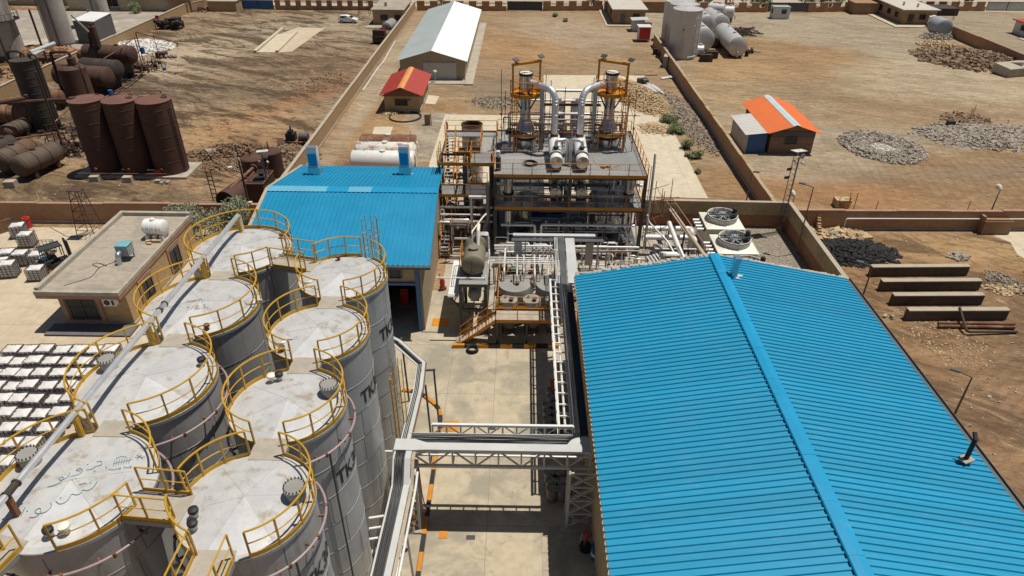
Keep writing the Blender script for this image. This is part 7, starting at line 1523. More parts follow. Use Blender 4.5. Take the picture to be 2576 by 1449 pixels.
# pipework of the refinery
pw = [([(1085, 470, 0), (1080, 305, 4.9), (1335, 322, 4.9), (1338, 350, 4.1)], .09, 'brown swing pipe gantry reaching right over the open yard'), ([(1075, 500, 0), (1065, 320, 4.6), (920, 360, 4.6), (780, 445, 3.6)], .08, 'brown pipe bent back over the sooty lying tanks'), ([(1225, 520, 0), (1185, 320, 5.3)], .05, 'thin leaning post under the swing pipe'),
      ([(500, 1170, 0), (515, 510, 9.6)], .13, 'tall thin rusty post in front of the short column'), ([(858, 725, 1.0), (860, 685, 2.6), (1210, 685, 2.6), (1213, 700, 2.1)], .08, 'level rusty pipe behind the middle rusty tank'), ([(-20, 778, 4.2), (500, 748, 4.2)], .2, 'fat rusty pipe running level across the tall sooty tower'), ([(80, 1052, 1.6), (430, 1000, 1.6), (470, 1040, 1.2), (520, 1110, .4)], .1, 'rusty pipe crossing above the short banded tank'), ([(410, 925, 1.2), (530, 812, 2.0)], .1, 'rusty brace pipe slanting beside the three rusty tanks'), ([(-10, 772, 5.0), (200, 740, 5.0), (192, 715, 5.4)], .22, 'fat rusty pipe at the left edge before the tan wall'), ([(682, 252, 4), (532, 110, 7.5)], .14, 'pale slanting pipe over the grey block tank'), ([(227, 395, 4.5), (409, 327, 4.5)], .28, 'upper silver pipe slanting over the stacked bricks'), ([(241, 418, 4.2), (412, 334, 4.2)], .22, 'lower silver pipe slanting over the stacked bricks'), ([(692, 355, 4.4), (672, 250, 6.6)], .25, 'leaning rusty chimney pipe of the back lying tank'), ([(870, 690, .5), (990, 620, .5), (1080, 545, .5)], .12, 'dark pipe run on the ground along the sooty row'), ([(380, 530, 0), (400, 420, 9.2)], .16, 'tall rusty post left of the short column')]
for pts, r, lb in pw:
    P = [];  g0 = G(1, *pts[0][:2], 0) if pts[0][2] == 0 else None
    for i, (x, y, z) in enumerate(pts):
        g = G(1, x, y, z)
        if z >= 0 and g0 is not None and i > 0 and abs(x-pts[0][0]) < 60 and len(pts) < 5 and i == 1: g = V(g0.x, g0.y, 0)
        P.append(V(g.x, g.y, z))
    single('yard_pipe', MB().path(fillet(P, .5), r, 8), M['tray' if 'silver' in lb or 'pale' in lb else ('rust' if r > .1 else 'rust_light')], lb, 'pipe')
g = G(1, 740, 355, 4.5); o = thing('chimney_pipe', 'short rusty chimney standing on the back lying tank', 'chimney', g); part('shell', MB().cyl(g, .55, 3.0, 18), M['rust'], o); part('cap', MB().cyl(g+V(0, 0, 3.0), .25, .5, 12), M['rust_dark'], o)
def scrap(px, py, sx, sy, n, label, seed, mats=('rust', 'rust_dark'), h=1.6, k=1):
    g = G(k, px, py); R = random.Random(seed); o = thing('scrap_pipework', label, 'pipework', g)
    for m in mats:
        b = MB()
        for i in range(n):
            p = g+V(R.uniform(-sx, sx), R.uniform(-sy, sy), 0); hh = R.uniform(.3, h)
            if R.random() < .5: b.path([p, p+V(R.uniform(-.1, .1), 0, hh)], .06, 6)
            else: b.path(fillet([p+V(0, 0, hh*.3), p+V(R.uniform(-1.5, 1.5), R.uniform(-.8, .8), hh*.5), p+V(R.uniform(-2, 2), R.uniform(-1, 1), .1)], .3), .06, 6)
            if R.random() < .3: b.cbox(p+V(0, 0, hh*.4), (R.uniform(.1, .35), R.uniform(.1, .3), R.uniform(.1, .3)), R.uniform(0, 3))
        part('pipes' if m == mats[0] else 'fittings', b, M[m], o)
scrap(1090, 520, 2.6, 2.4, 26, 'dark burner pipework at the right end of the sooty row', 21, h=2.6); scrap(500, 1150, 2.2, 1.6, 30, 'thicket of thin rusty pipes left of the three rusty tanks', 22, h=2.6); scrap(470, 1000, 3, 2.2, 26, 'scattered rusty pipes between the sooty tower and rusty tanks', 23, h=1.2); scrap(900, 600, 2.5, 2, 24, 'black pipe clutter under the lying tanks', 24, ('rust_dark', 'black'), 1.2); scrap(60, 560, 4, 3, 24, 'dark machinery frames at the left edge below the pale stack', 25, ('rust_dark', 'black'), 2.5)
for px, py, lb, m in ((1078, 388, 'blue drum hung on the swing pipe gantry', 2.8), (1240, 517, 'small blue drum at the foot of the leaning post', .25), (835, 700, 'blue drum lying between the short column and rusty tanks', .5)): g = G(1, px, py, m); single('blue_drum', MB().cyl((g.x, g.y, m-.3 if m > 1 else 0), .32, .9 if m > .3 else .4, 16), M['blue'], lb, 'drum')
# generator heap, truck, car
g = G(1, 1290, 215); o = thing('scrap_engine', 'black burnt engine heap against the tan wall at the top left', 'engine', g); part('block', MB().box(g.x-1.6, g.y-.8, 0, g.x+2.2, g.y+1.4, 1.3).box(g.x+.3, g.y-.6, 1.3, g.x+2, g.y+1.2, 2.0), M['black'], o); b = MB(); [b.rock((g.x+RND.uniform(-2.2, 2.2), g.y+RND.uniform(-1.2, .9), RND.uniform(.2, 1.6)), .55) for _ in range(30)]; part('scrap', b, M['rust_dark'], o); part('plate', MB().box(g.x-2.6, g.y, .5, g.x-2.0, g.y+.3, 2.4), M['red'], o)
scrap(1500, 85, 2.2, 1.2, 10, 'rusty barrels and boxes beside the low pump house', 26, ('rust', 'rust_dark'), 1.8)
o = thing('white_car', 'white hatchback parked alone on the dusty left yard', 'car', (0, 0, 0))
pf = [(-1.9, .35), (-1.93, .75), (-1.85, 1.0), (-1.55, 1.42), (-.3, 1.46), (.35, 1.28), (.95, .95), (1.75, .78), (1.92, .55), (1.9, .3)]; n = len(pf)
b = MB(); P = [(x, -.80 if z < 1.0 else -.66, z) for x, z in pf]+[(x, .80 if z < 1.0 else .66, z) for x, z in pf]; b.add(P, [tuple(range(n)), tuple(range(n, 2*n))[::-1]]+[(i, n+i, n+(i+1) % n, (i+1) % n)[::-1] for i in range(n)]); bd = part('body', b, paint('car_white', (.78, .78, .77, 1), .25, 0, .02, 1), o)
b = MB()
for s in (-1, 1): b.slab([(-1.5, s*.76, 1.02), (-.45, s*.76, 1.02), (-.45, s*.69, 1.38), (-1.35, s*.69, 1.36)], .02, (0, s, .2)); b.slab([(-.38, s*.76, 1.02), (.75, s*.76, 1.0), (.32, s*.69, 1.26), (-.38, s*.69, 1.38)], .02, (0, s, .2))
b.slab([(.38, -.6, 1.3), (.38, .6, 1.3), (.93, .7, 1.0), (.93, -.7, 1.0)], .02, (.6, 0, .8)); b.slab([(-1.6, -.6, 1.4), (-1.6, .6, 1.4), (-1.85, .68, 1.05), (-1.85, -.68, 1.05)], .02, (-.9, 0, .4)); part('glazing', b, M['glass'], o)
for x in (-1.2, 1.22):
    for s in (-1, 1): wl = part('wheel', MB().cyl((x, s*.68, .3), .3, .16*s, 20, (0, 1, 0)), M['black'], o); part('rim', MB().cyl((x, s*.7, .3), .19, .155*s, 14, (0, 1, 0)), M['tray'], wl)
for s in (-1, 1): part('headlight', MB().cbox((1.84, s*.58, .66), (.08, .16, .07)), M['tray'], o); part('tail_light', MB().cbox((-1.9, s*.66, .85), (.04, .08, .14)), M['red'], o); part('mirror', MB().cbox((.55, s*.86, 1.02), (.06, .08, .06)), M['black'], o)
g = G(2, 700, 170); o.location = (g.x, g.y, 0); o.rotation_euler = (0, 0, radians(-6))
g = G(2, 930, 335); o = thing('tank_truck', 'rust red tank truck parked against the long tan wall', 'truck', (0, 0, 0))
cb = part('cab', MB().box(-1.15, -.6, .6, 1.15, .9, 1.4).box(-1.12, -.3, 1.4, 1.12, .9, 2.4), M['rust'], o); part('windscreen', MB().box(-.95, -.34, 1.5, .95, -.29, 2.25), M['glass'], cb); part('bumper', MB().box(-1.15, -.75, .4, 1.15, -.6, .75), M['rust_dark'], o); part('chassis', MB().box(-.5, .9, .6, .5, 8, .9).box(-1.1, .95, .9, 1.1, 4.4, 1.5), M['rust_light'], o); part('tank', MB().vessel((0, 4.9, 1.9), (0, 8.6, 1.9), .95, 28, .3), M['greytank'], o)
for y in (.2, 5.2, 7.2): [part('wheel', MB().cyl((s*.85, y, .5), .5, .3*s, 18, (1, 0, 0)), M['black'], o) for s in (-1, 1)]
part('toolbox', MB().box(-1.1, 4.3, .9, -.3, 4.8, 1.9), M['red'], o); o.location = (g.x, g.y+.6, 0); o.rotation_euler = (0, 0, radians(-7))
g = G(2, 930, 185); single('bench', MB().box(g.x-1, g.y, .3, g.x+.8, g.y+.6, .5).box(g.x-1, g.y+.5, .3, g.x+.8, g.y+.65, 1.0).box(g.x+.9, g.y, 0, g.x+1.4, g.y+.5, 1.6), M['plaster'], 'pale bench and box in front of the left gatehouse', 'bench')
g = G(2, 820, 115); o = thing('scaffold_mast', 'thin rusty frame mast beside the left gatehouse', 'mast', g); b = MB(); [(b.beam((g.x+q*1.2, g.y+s*.8, 0), (g.x+q*.5, g.y+s*.3, 5.5), .08)) for q in (-1, 1) for s in (-1, 1)]; [b.beam((g.x-1, g.y-.6, z), (g.x+1, g.y-.6, z), .06) for z in (1.5, 3.2, 5.2)]; part('frame', b, M['rust_dark'], o)
# weighbridge pit
A, B, C, D = [G(2, *p) for p in ((10, 398), (150, 398), (285, 262), (165, 262))]
o = thing('weighbridge_slab', 'pale concrete ramp slab with two kerbs in the dusty left yard', 'slab', A); part('slab', MB().prism([(p.x, p.y) for p in (A, B, C, D)], -.1, .08), M['pad'], o); b = MB(); b.beam(A+V(-.4, 0, .2), D+V(-.4, 4.5, .2), .5, .4); b.beam(B+V(.2, 0, .2), C+V(.2, 1.2, .2), .5, .4); part('kerb', b, M['pad'], o); struct('ramp', MB().prism([(B.x, B.y), (B.x+2.6, B.y+1), (C.x+4.2, C.y+1.5), (C.x+4.6, C.y+6), (D.x+2, D.y+6.5), (D.x, D.y), (C.x, C.y)], -.1, .015), M['apron'])
# near the blue shed: old tanks, lattice mast, posts
for px, py, h, r, lb in ((645, 455, 2.6, 1.15, 'left'), (690, 440, 2.7, 1.15, 'right')):
    g = G(0, px, py); o = thing('rusty_drum_tank', '%s squat rusty drum tank behind the blue shed' % lb, 'tank', g); part('shell', MB().lathe((g.x, g.y, 0), [(r, 0), (r, h), (.9*r, h+.12), (.001, h+.2)], 32), M['rust'], o); part('vent_pipe', MB().cyl((g.x-.2, g.y+.2, h+.1), .07, .9, 8), M['rust'], o)
g = G(0, 657, 500); o = thing('rusty_box_tank', 'rusty open box tank beside the blue shed edge', 'tank', g); part('box', MB().box(g.x-.95, g.y-1.2, 0, g.x+.95, g.y+2.2, 2.1), M['rust'], o); part('rim', MB().beam((g.x-.95, g.y-1.2, 2.15), (g.x+.95, g.y-1.2, 2.15), .1).beam((g.x-.95, g.y+2.2, 2.15), (g.x+.95, g.y+2.2, 2.15), .1).beam((g.x-.95, g.y-1.2, 2.15), (g.x-.95, g.y+2.2, 2.15), .1).beam((g.x+.95, g.y-1.2, 2.15), (g.x+.95, g.y+2.2, 2.15), .1), M['rust_light'], o); part('opening', MB().cyl((g.x+.1, g.y+.6, 2.1), .55, .03, 18).box(g.x-.8, g.y-1.0, 2.1, g.x+.8, g.y-.4, 2.13).box(g.x-.8, g.y+1.5, 2.1, g.x+.8, g.y+2.0, 2.13), M['dark_in'], o)
p = G(0, 568, 508, 1.1); q = G(0, 608, 480, 1.1); o = thing('open_drum', 'big rusty drum lying with its black open mouth towards the wall', 'tank', (p.x, p.y, 0)); d = (q-p).normalized(); part('shell', MB().lathe(p, [(.95, .8), (.95, 0), (1.1, 0), (1.1, (q-p).length), (.001, (q-p).length+.1)], 36, axis=d), M['rust'], o); part('interior', MB().lathe(p, [(1.0, .06), (.001, .7)], 30, axis=d), M['dark_in'], o); part('arm', MB().tube(p+V(.3, .8, 1.0), p+V(1.2, 5.2, 1.4), .16, 10).cyl(p+V(1.2, 5.2, 1.4), .4, .1, 16, (.2, 1, .1)).tube(p+V(.7, .9, .8), p+V(1.1, 3.2, .9), .14, 10).cyl(p+V(1.1, 3.2, .9), .35, .1, 16, (.2, 1, .1)), M['rust_light'], o)
g = G(0, 543, 505); o = thing('steel_ladder', 'rusty ladder leaning by the open rusty drum', 'ladder', g); b = MB(); A = g; B = g+V(-.2, .3, 3.2); [b.beam(A+V(q, 0, 0), B+V(q, 0, 0), .07) for q in (-.25, .25)]; [b.beam(A.lerp(B, u)+V(-.25, 0, 0), A.lerp(B, u)+V(.25, 0, 0), .06) for u in (.1, .24, .38, .52, .66, .8, .95)]; part('frame', b, M['rust'], o)
g = G(0, 637, 560); hh = HT(0, 632, 557, 362); o = thing('utility_pole', 'tall dark steel pole with a lamp and insulators by the blue shed', 'pole', (g.x, g.y, 0)); part('pole', MB().path([(g.x, g.y, 0), (g.x-.05, g.y, hh*.6), (g.x-.1, g.y, hh)], [.13, .1, .07], 10), M['rust_dark'], o); part('lamp', MB().beam((g.x-.1, g.y, hh-1.9), (g.x-.7, g.y-.2, hh-2.0), .05).cbox((g.x-.85, g.y-.25, hh-2.05), (.22, .1, .07), .3, .2), M['white'], o); part('insulators', MB().cyl((g.x-.15, g.y-.1, hh-.9), .07, .22, 8).cyl((g.x, g.y-.1, hh-1.4), .07, .22, 8).cbox((g.x+.1, g.y-.12, 1.9), (.25, .15, .35)), M['plaster'], o)
hosewire([(g.x, g.y, 5.2), (g.x-4, g.y+1, 3.4), (g.x-7, g.y+1.5, 2.9)], .02, 'sagging wire from the dark steel pole across the open rusty drum', 'cable', 'wire', 'wire')
def lattice(g, hh, label, s=.24):
    o = thing('lattice_mast', label, 'mast', (g.x, g.y, 0), 'lattice masts with camera heads'); b = MB(); c3 = [(g.x+s*cos(a), g.y+s*sin(a)) for a in (.5, 2.6, 4.7)]
    for p in c3: b.beam((*p, 0), (*p, hh), .05)
    k = int(hh/.5)
    for i in range(k):
        for j in range(3): b.beam((*c3[j], hh*i/k), (*c3[(j+1) % 3], hh*(i+1)/k), .025)
    part('frame', b, M['steel_grey'], o); part('solar_plate', MB().cbox((g.x, g.y, hh+.5), (.55, .45, .02), .3, -.15).beam((g.x, g.y, hh), (g.x, g.y, hh+.6), .06), M['plaster'], o); part('camera', MB().cyl((g.x-.3, g.y-.3, hh-.3), .1, .3, 12, (0, -1, -.3)).cyl((g.x+.35, g.y-.2, hh-.5), .1, .3, 12, (1, -1, -.2)), M['plaster'], o); part('dish', MB().lathe((g.x+.3, g.y-.2, hh+.1), [(.26, .06), (.2, .0), (.001, -.04)], 20, axis=(.3, -1, 0)), M['tray'], o); part('floodlight', MB().cbox((g.x-.5, g.y-.1, hh-1.2), (.22, .06, .12), .3, .3).cbox((g.x-.55, g.y-.1, hh-2.0), (.22, .06, .12), .2, .3), M['steel_dark'], o)
lattice(G(0, 683, 497), HT(0, 683, 497, 392), 'lattice mast with a square plate between the rusty drum tanks'); lattice(V(24.4, 57.3, 0), HT(0, 1957, 588, 395), 'tall lattice mast with floodlights in the corner of the two tone walls', .3)
g = G(2, 325, 1105); o = thing('scrap_digger', 'small rusty machine with an engine and bucket near the tan wall', 'machine', g); part('frame', MB().box(g.x-1.6, g.y-.7, .5, g.x+1.6, g.y+.7, .8), M['rust_light'], o); part('engine', MB().box(g.x-1.3, g.y-.5, .8, g.x-.2, g.y+.5, 1.7).cyl((g.x-.7, g.y, 1.7), .1, .8, 8).box(g.x-1.0, g.y-.4, 1.7, g.x-.5, g.y+.4, 2.0), M['black'], o); part('motor', MB().cyl((g.x+.2, g.y, 1.2), .45, 1.1, 16, (1, 0, 0)), M['steel_grey'], o); part('bucket', MB().cbox((g.x-1.9, g.y-.5, .5), (.4, .6, .4), .4, .3), M['rust'], o); [part('wheel', MB().cyl((g.x+q, g.y-.85, .45), .45, .25, 16, (0, 1, 0)), M['black'], o) for q in (-.9, 1.0)]; part('tool_rack', MB().beam((g.x+2.1, g.y, 0), (g.x+2.2, g.y, 1.8), .2).box(g.x+1.9, g.y-.3, .6, g.x+2.5, g.y+.3, 1.2), M['rust_dark'], o)
pile('brick_rubble', (G(2, 250, 1190).x, G(2, 250, 1190).y), 3.0, 4.5, .9, 1300, .18, 'rubble_brown', 'red brown brick rubble against the tan wall behind the blue shed', 'rubble', 20, 31)
g = G(0, 590, 388); pile('soil_mound', (g.x, g.y), 5.2, 2.6, 1.2, 1500, .13, 'soil', 'dark brown soil mound right of the three rusty tanks', 'soil', 8, 32); g = G(0, 597, 415); pile('soil_mound', (g.x, g.y), 4.0, 2.2, .5, 900, .12, 'rubble_brown', 'lighter spread of clods in front of the dark soil mound', 'soil', 0, 33); g = G(0, 505, 390); pile('soil_mound', (g.x, g.y), 1.8, 1.2, .5, 160, .2, 'soil', 'small dark soil heap close to the right rusty tank', 'soil', 0, 34); g = G(0, 535, 393); single('boulder', MB().rock((g.x, g.y, .4), .9, random.Random(3), .9), M['rubble_grey'], 'single grey boulder beside the dark soil mound', 'boulder')
pile('stone_scatter', (-31, 104), 3.2, 7.5, .0, 400, .13, 'rubble_brown', 'loose stones scattered along the left of the tan wall', 'stones', -15, 35, .6)

# ------------------------------------------------------------------ middle strip
for i, (x0, y, x1, m, lb) in enumerate(((735, 1210, 1190, 'rusty_white', 'nearest of the three lying tanks behind the blue shed, plain white'), (770, 1143, 1190, 'rusty_white', 'middle one of the three lying tanks behind the blue shed, white streaked with rust'), (805, 1085, 1205, 'rust_light', 'farthest of the three lying tanks behind the blue shed, brown with rust'))):
    p = G(2, x0, y, 1.3); q = G(2, x1, y, 1.3); q.y = p.y; r = 1.12; o = thing('lying_tank', lb, 'tank', ((p.x+q.x)/2, p.y, 0), 'three lying tanks behind the blue shed'); part('shell', MB().vessel(p, q, r, 36, .3), M[m] if i else M['white'], o); b = MB(); [b.lathe(p.lerp(q, u), [(r, -.01), (r+.015, 0), (r, .01)], 36, axis=(1, 0, 0)) for u in (.25, .5, .75)]; part('seams', b, M[m], o); part('hatch', MB().cyl(p.lerp(q, .5)+V(0, 0, r-.03), .34, .14, 20).cyl(p.lerp(q, .2)+V(0, 0, r), .05, .3, 8).cyl(p.lerp(q, .92)+V(0, 0, r), .05, .6, 8), M['plaster'], o); part('end_plate', MB().cyl(q+V(.02, 0, 0), r*.99, .34, 36, (1, 0, 0), r*.6), M['rusty_white'], o); part('cradle', MB().box(p.x+.7, p.y-1, 0, p.x+1.0, p.y+1, .5).box(q.x-1, p.y-1, 0, q.x-.7, p.y+1, .5), M['brickbat'], o)
g = G(2, 1125, 885); b = MB(); [b.arc(g.x+RND.uniform(-.05, .05), g.y+RND.uniform(-.05, .05), .06+.06*(i//2), 2.15-.1*(i % 2), 0, 360, .05, 10, 6) for i in range(4)]; single('hose_coil', b, M['hose'], 'large black hose ring lying in front of the red roofed hut', 'hose')
g = G(2, 1015, 860); pile('stone_heap', (g.x, g.y), 1.4, .8, .2, 120, .14, 'brickbat', 'little heap of stones at the corner of the red roofed hut', 'stones', 0, 36)
g = G(2, 1295, 945); o = thing('brick_pier', 'small free standing brick pier on the gravel before the red roofed hut', 'pier', g); part('masonry', MB().box(g.x-.35, g.y-.1, 0, g.x+.35, g.y+.3, 1.4), M['brick_brown'], o); part('pipe', MB().tube((g.x+.5, g.y, 0), (g.x+.45, g.y, 1.6), .05, 6), M['steel_dark'], o)
struct('concrete_path', MB().prism([(G(2, 860, 1050).x, G(2, 860, 1050).y), (G(2, 1000, 1050).x, G(2, 1000, 1050).y), (G(2, 1035, 958).x, G(2, 1035, 958).y), (G(2, 895, 958).x, G(2, 895, 958).y)], -.1, .03), M['pad'])
single('long_pipe', MB().path([G(2, 805, 685, .08), G(2, 930, 500, .08), G(2, 960, 470, .1), G(2, 1050, 310, .08)], .11, 8), M['plaster'], 'long white pipe lying along the foot of the tan wall', 'pipe')
g = G(2, 1350, 545, 1.6); single('lamp_ball', MB().cyl((g.x, g.y, 0), .05, 1.5, 8).lathe((g.x, g.y, 1.45), [(.001, 0), (.25, .1), (.32, .25), (.25, .4), (.001, .5)], 16), M['plaster'], 'white round lamp before the roller door of the white shed', 'lamp')
g = G(2, 1830, 790); pile('gravel_heap', (g.x, g.y+1), 4.2, 3.0, .5, 900, .08, 'rubble_dark', 'low grey gravel heap left of the columns', 'gravel', 0, 37)
g = G(0, 1600, 245); pile('brick_pile', (G(3, 960, 730).x-.3, G(3, 960, 730).y), 3.5, 9.5, 1.0, 2400, .17, 'brickbat', 'long heap of loose yellow bricks on the concrete pad', 'bricks', 14, 38, edge=.12, brick=True); g = G(3, 1085, 975); pile('brick_pile', (g.x, g.y), 2.6, 2.4, .2, 300, .16, 'brickbat', 'small scatter of yellow bricks nearer on the concrete pad', 'bricks', 0, 39, edge=.3, brick=True)
g = G(3, 1330, 900); pile('gravel_heap', (g.x-.2, g.y), 2.1, 11, .25, 2600, .15, 'rubble_dark', 'spread of dark broken stone along the red wall', 'gravel', 4, 40)
g = G(3, 980, 630); single('pump_motor', MB().cbox((g.x, g.y, .4), (.7, .4, .4), .4).cyl((g.x, g.y-.3, .4), .4, .9, 14, (1, .4, 0)), M['steel_dark'], 'dark motor lying on the pad beside the yellow bricks', 'motor')
for px, py, w_, h_, t, lb in ((1065, 675, .9, 1.8, 0, 'grey sheet panel lying right of the yellow brick heap'), (1185, 588, 1.6, .35, .2, 'white plank offcuts near the red wall')): g = G(3, px, py); single('metal_sheet', MB().cbox((g.x, g.y, .12), (w_, h_, .05), .3+t, .05).cbox((g.x+.3, g.y-.1, .2), (w_*.2, h_*1.6, .04), .3), M['tray'] if t == 0 else M['plaster'], lb, 'panel')
g = G(3, 1155, 500); single('leaning_panel', MB().cbox((g.x, g.y, .9), (.35, 1.0, .9), -.25, .0).cbox((g.x+.5, g.y, .5), (.25, .9, .5), -.25), M['coping'], 'pale panel leaning on the red wall near the silos', 'panel'); g = G(3, 1095, 410); single('rusty_stand', MB().box(g.x-.8, g.y-.4, 0, g.x, g.y, 1.0).box(g.x+.2, g.y-1.6, 0, g.x+.6, g.y-.4, .6), M['rust_dark'], 'small rusty stand at the red wall below the red cabinet', 'stand'); single('long_pole', MB().tube(G(3, 920, 567, .06), G(3, 1098, 567, .06), .09, 8), M['rust_light'], 'thin pole lying on the ground behind the right column', 'pole')
def bush(name, g, r, h, n, mat, label, leaf=.12, seed=1, cat='bush', group=None, trunk=0, lobes=7):
    R = random.Random(seed); b = MB(); C = []
    for i in range(lobes): t = R.uniform(0, 6.28); q = R.uniform(.15, .75)*r; C.append((g.x+q*cos(t), g.y+q*sin(t), trunk+h*R.uniform(.25, .8), R.uniform(.35, .62)))
    for i in range(n):
        c = R.choice(C); u = R.uniform(-1, 1); t = R.uniform(0, 6.28); q = (R.random()**.4); s = sqrt(1-u*u)
        p = Vector((c[0]+r*c[3]*q*s*cos(t), c[1]+r*c[3]*q*s*sin(t), max(.03, c[2]+h*.5*c[3]*q*u*1.3))); a = Vector((R.uniform(-1, 1), R.uniform(-1, 1), R.uniform(-.5, 1))).normalized(); k = a.cross(Vector((R.uniform(-1, 1), R.uniform(-1, 1), R.uniform(-1, 1)))).normalized(); L = leaf*R.uniform(.6, 1.4)
        b.add([p-a*L, p+k*L*.35, p+a*L, p-k*L*.35], [(0, 1, 2, 3)])
    o = thing(name, label, cat, (g.x, g.y, 0), group); part('crown', b, M[mat], o); w_ = MB()
    for i in range(min(6, lobes)): c = C[i]; w_.path([(g.x+R.uniform(-.1, .1), g.y, 0), ((g.x+c[0])/2, (g.y+c[1])/2, c[2]*.6), (c[0], c[1], c[2])], [.07*max(.4, r), .04*max(.4, r), .015], 6)
    part('trunk' if trunk else 'stems', w_, M['bark'], o); return o
for i, (px, py, r, lb) in enumerate(((1180, 925, 1.1, 'largest green bush, level with the small brick scatter'), (1235, 1010, 1.05, 'green bush at the pad edge, second from the far end'), (1298, 1115, 1.0, 'green bush at the pad edge, third from the far end'), (1388, 1190, .9, 'green bush at the pad edge, nearest of the big four'), (1325, 1185, .35, 'tiny green tuft beside the nearest pad edge bush'), (1400, 1305, .4, 'tiny green tuft by itself near the red wall'), (325, 125, .7, 'small green shrub in the far open dirt, farther one'), (402, 163, .6, 'small green shrub in the far open dirt, nearer one'), (1075, 720, .5, 'pale grass tuft beside the grey sheet panel'))): bush('bush', G(3, px, py), r, r*1.1, int(900*r+150), 'leaf2', lb, .13, 50+i)
g = G(5, 1545, 240); bush('shrub_tree', V(g.x, 54.6, 0), 2.2, 3.0, 5200, 'leaf', 'grey green tree in front of the red wall by the farthest left tank', .13, 61, 'tree', None, .5, 12); g = G(5, 1800, 215); bush('shrub_tree', V(g.x+.5, 55.2, 0), 2.1, 2.9, 4200, 'leaf', 'grey green tree between the dark pole and the blue shed', .13, 62, 'tree', None, .5, 11)
g = G(1, 1020, 100); bush('shrub', g, 1.4, 2.0, 1100, 'leaf2', 'green shrub at the corner of the brown block house', .16, 63)
for i, (k, px, py) in enumerate(((3, 1400, 40), (3, 1460, 35), (3, 1650, 40), (3, 1740, 40), (3, 1820, 40), (3, 1890, 45), (4, 10, 25), (4, 265, 30), (4, 330, 45), (4, 395, 40), (4, 465, 45), (4, 540, 42), (4, 1500, 45), (3, 610, 40), (2, 1400, 15))): g = G(k, px, py+18); bush('street_tree', g, 1.2+.3*(i % 3), 2.6, 420, 'leaf2', 'young street tree beyond the far wall, number %s along the road' % ['one', 'two', 'three', 'four', 'five', 'six', 'seven', 'eight', 'nine', 'ten', 'eleven', 'twelve', 'thirteen', 'fourteen', 'fifteen'][i] if 0 else 'young green street tree beyond the far wall', .26, 70+i, 'tree', 'young street trees beyond the far wall', .8, 5)

# ------------------------------------------------------------------ right yard
def silo(px, py, ty, r, label):
    g = G(3, px, py); hh = HT(3, px, py, ty); o = thing('silver_silo', label, 'silo', g, 'tall silver silos'); pr = [(r, 0)]
    for k in range(1, 7): z = hh*k/7; pr += [(r, z-.014), (r+.024, z), (r, z+.014)]
    part('shell', MB().lathe((g.x, g.y, 0), pr+[(r, hh), (r+.05, hh+.03), (r+.05, hh+.1)], 44), M['silo'], o); part('roof', MB().lathe((g.x, g.y, hh+.08), [(r+.05, 0), (.001, .45)], 40), M['silo'], o); part('pipe', MB().path(fillet([(g.x+r*.75, g.y-r*.8, hh), (g.x+r*.75, g.y-r*.8, .6), (g.x+.2, g.y-r-.5, .5)], .3), .09, 8).cyl((g.x+.9, g.y-r+.4, .4), .15, .3, 10, (.3, -1, 0)), M['silo'], o); part('port', MB().cyl((g.x-.8, g.y-r*.9, hh*.63), .12, .3, 10, (-.3, -1, 0)), M['rust_dark'], o)
silo(1282, 425, 68, 2.5, 'nearest of the three tall silver silos'); silo(1262, 345, 30, 2.5, 'middle one of the three tall silver silos'); silo(1222, 300, 8, 2.5, 'farthest of the three tall silver silos')
def lyt(px1, py1, px2, py2, zc, r, lb, feet=True):
    p = G(3, px1, py1, zc); q = G(3, px2, py2, zc); o = thing('silver_tank', lb, 'tank', ((p.x+q.x)/2, (p.y+q.y)/2, 0), 'lying silver tanks beside the silos'); d = (q-p).normalized(); part('shell', MB().vessel(p, q, r, 32, .18), M['silo'], o); b = MB(); [b.lathe(p.lerp(q, u), [(r, -.04), (r+.02, -.03), (r+.02, .03), (r, .04)], 32, axis=d) for u in (.0, .25, .5, .75, 1)]; part('bands', b, M['silo'], o); n = V(-d.y, d.x, 0); b = MB(); [b.cyl(p.lerp(q, u)+n*s*r*.5-V(0, 0, zc), .22, zc-r*.75, 10) for u in (.1, .9) for s in (-1, 1)]; part('feet', b, M['black'], o); part('hatch', MB().cyl(p.lerp(q, .3)+V(0, 0, r-.03), .3, .25, 14).cyl(p.lerp(q, .7)+V(0, 0, r-.03), .12, .3, 10), M['silo'], o); part('outlet', MB().path([p-d*.15+V(0, 0, -r*.3), p-d*.5+V(0, 0, -r*.5), p-d*.5+V(0, 0, -r)], .1, 8), M['silo'], o)
lyt(1705, 355, 1590, 240, 1.9, 1.6, 'nearest lying silver tank on black feet'); lyt(1450, 300, 1385, 235, 2.2, 1.9, 'lying silver tank right against the nearest silo'); lyt(1470, 195, 1400, 135, 2.2, 1.75, 'lying silver tank with a triangle mark behind the first'); lyt(1580, 185, 1480, 125, 2.2, 1.75, 'lying silver tank in the middle of the silver group'); lyt(1670, 95, 1590, 90, 1.9, 1.35, 'small lying silver tank facing the far wall, right one'); lyt(1600, 75, 1490, 65, 2.6, 1.2, 'small lying silver tank facing the far wall, left one'); lyt(1440, 380, 1370, 378, .9, .9, 'smallest silver tank at the foot of the nearest silo')
g = G(3, 1540, 360); single('black_boiler', MB().vessel((g.x-.6, g.y, 1.0), (g.x+.6, g.y+2, 1.0), 1.0, 24, .2), M['rust_dark'], 'dark round boiler between the lying silver tanks', 'boiler'); 
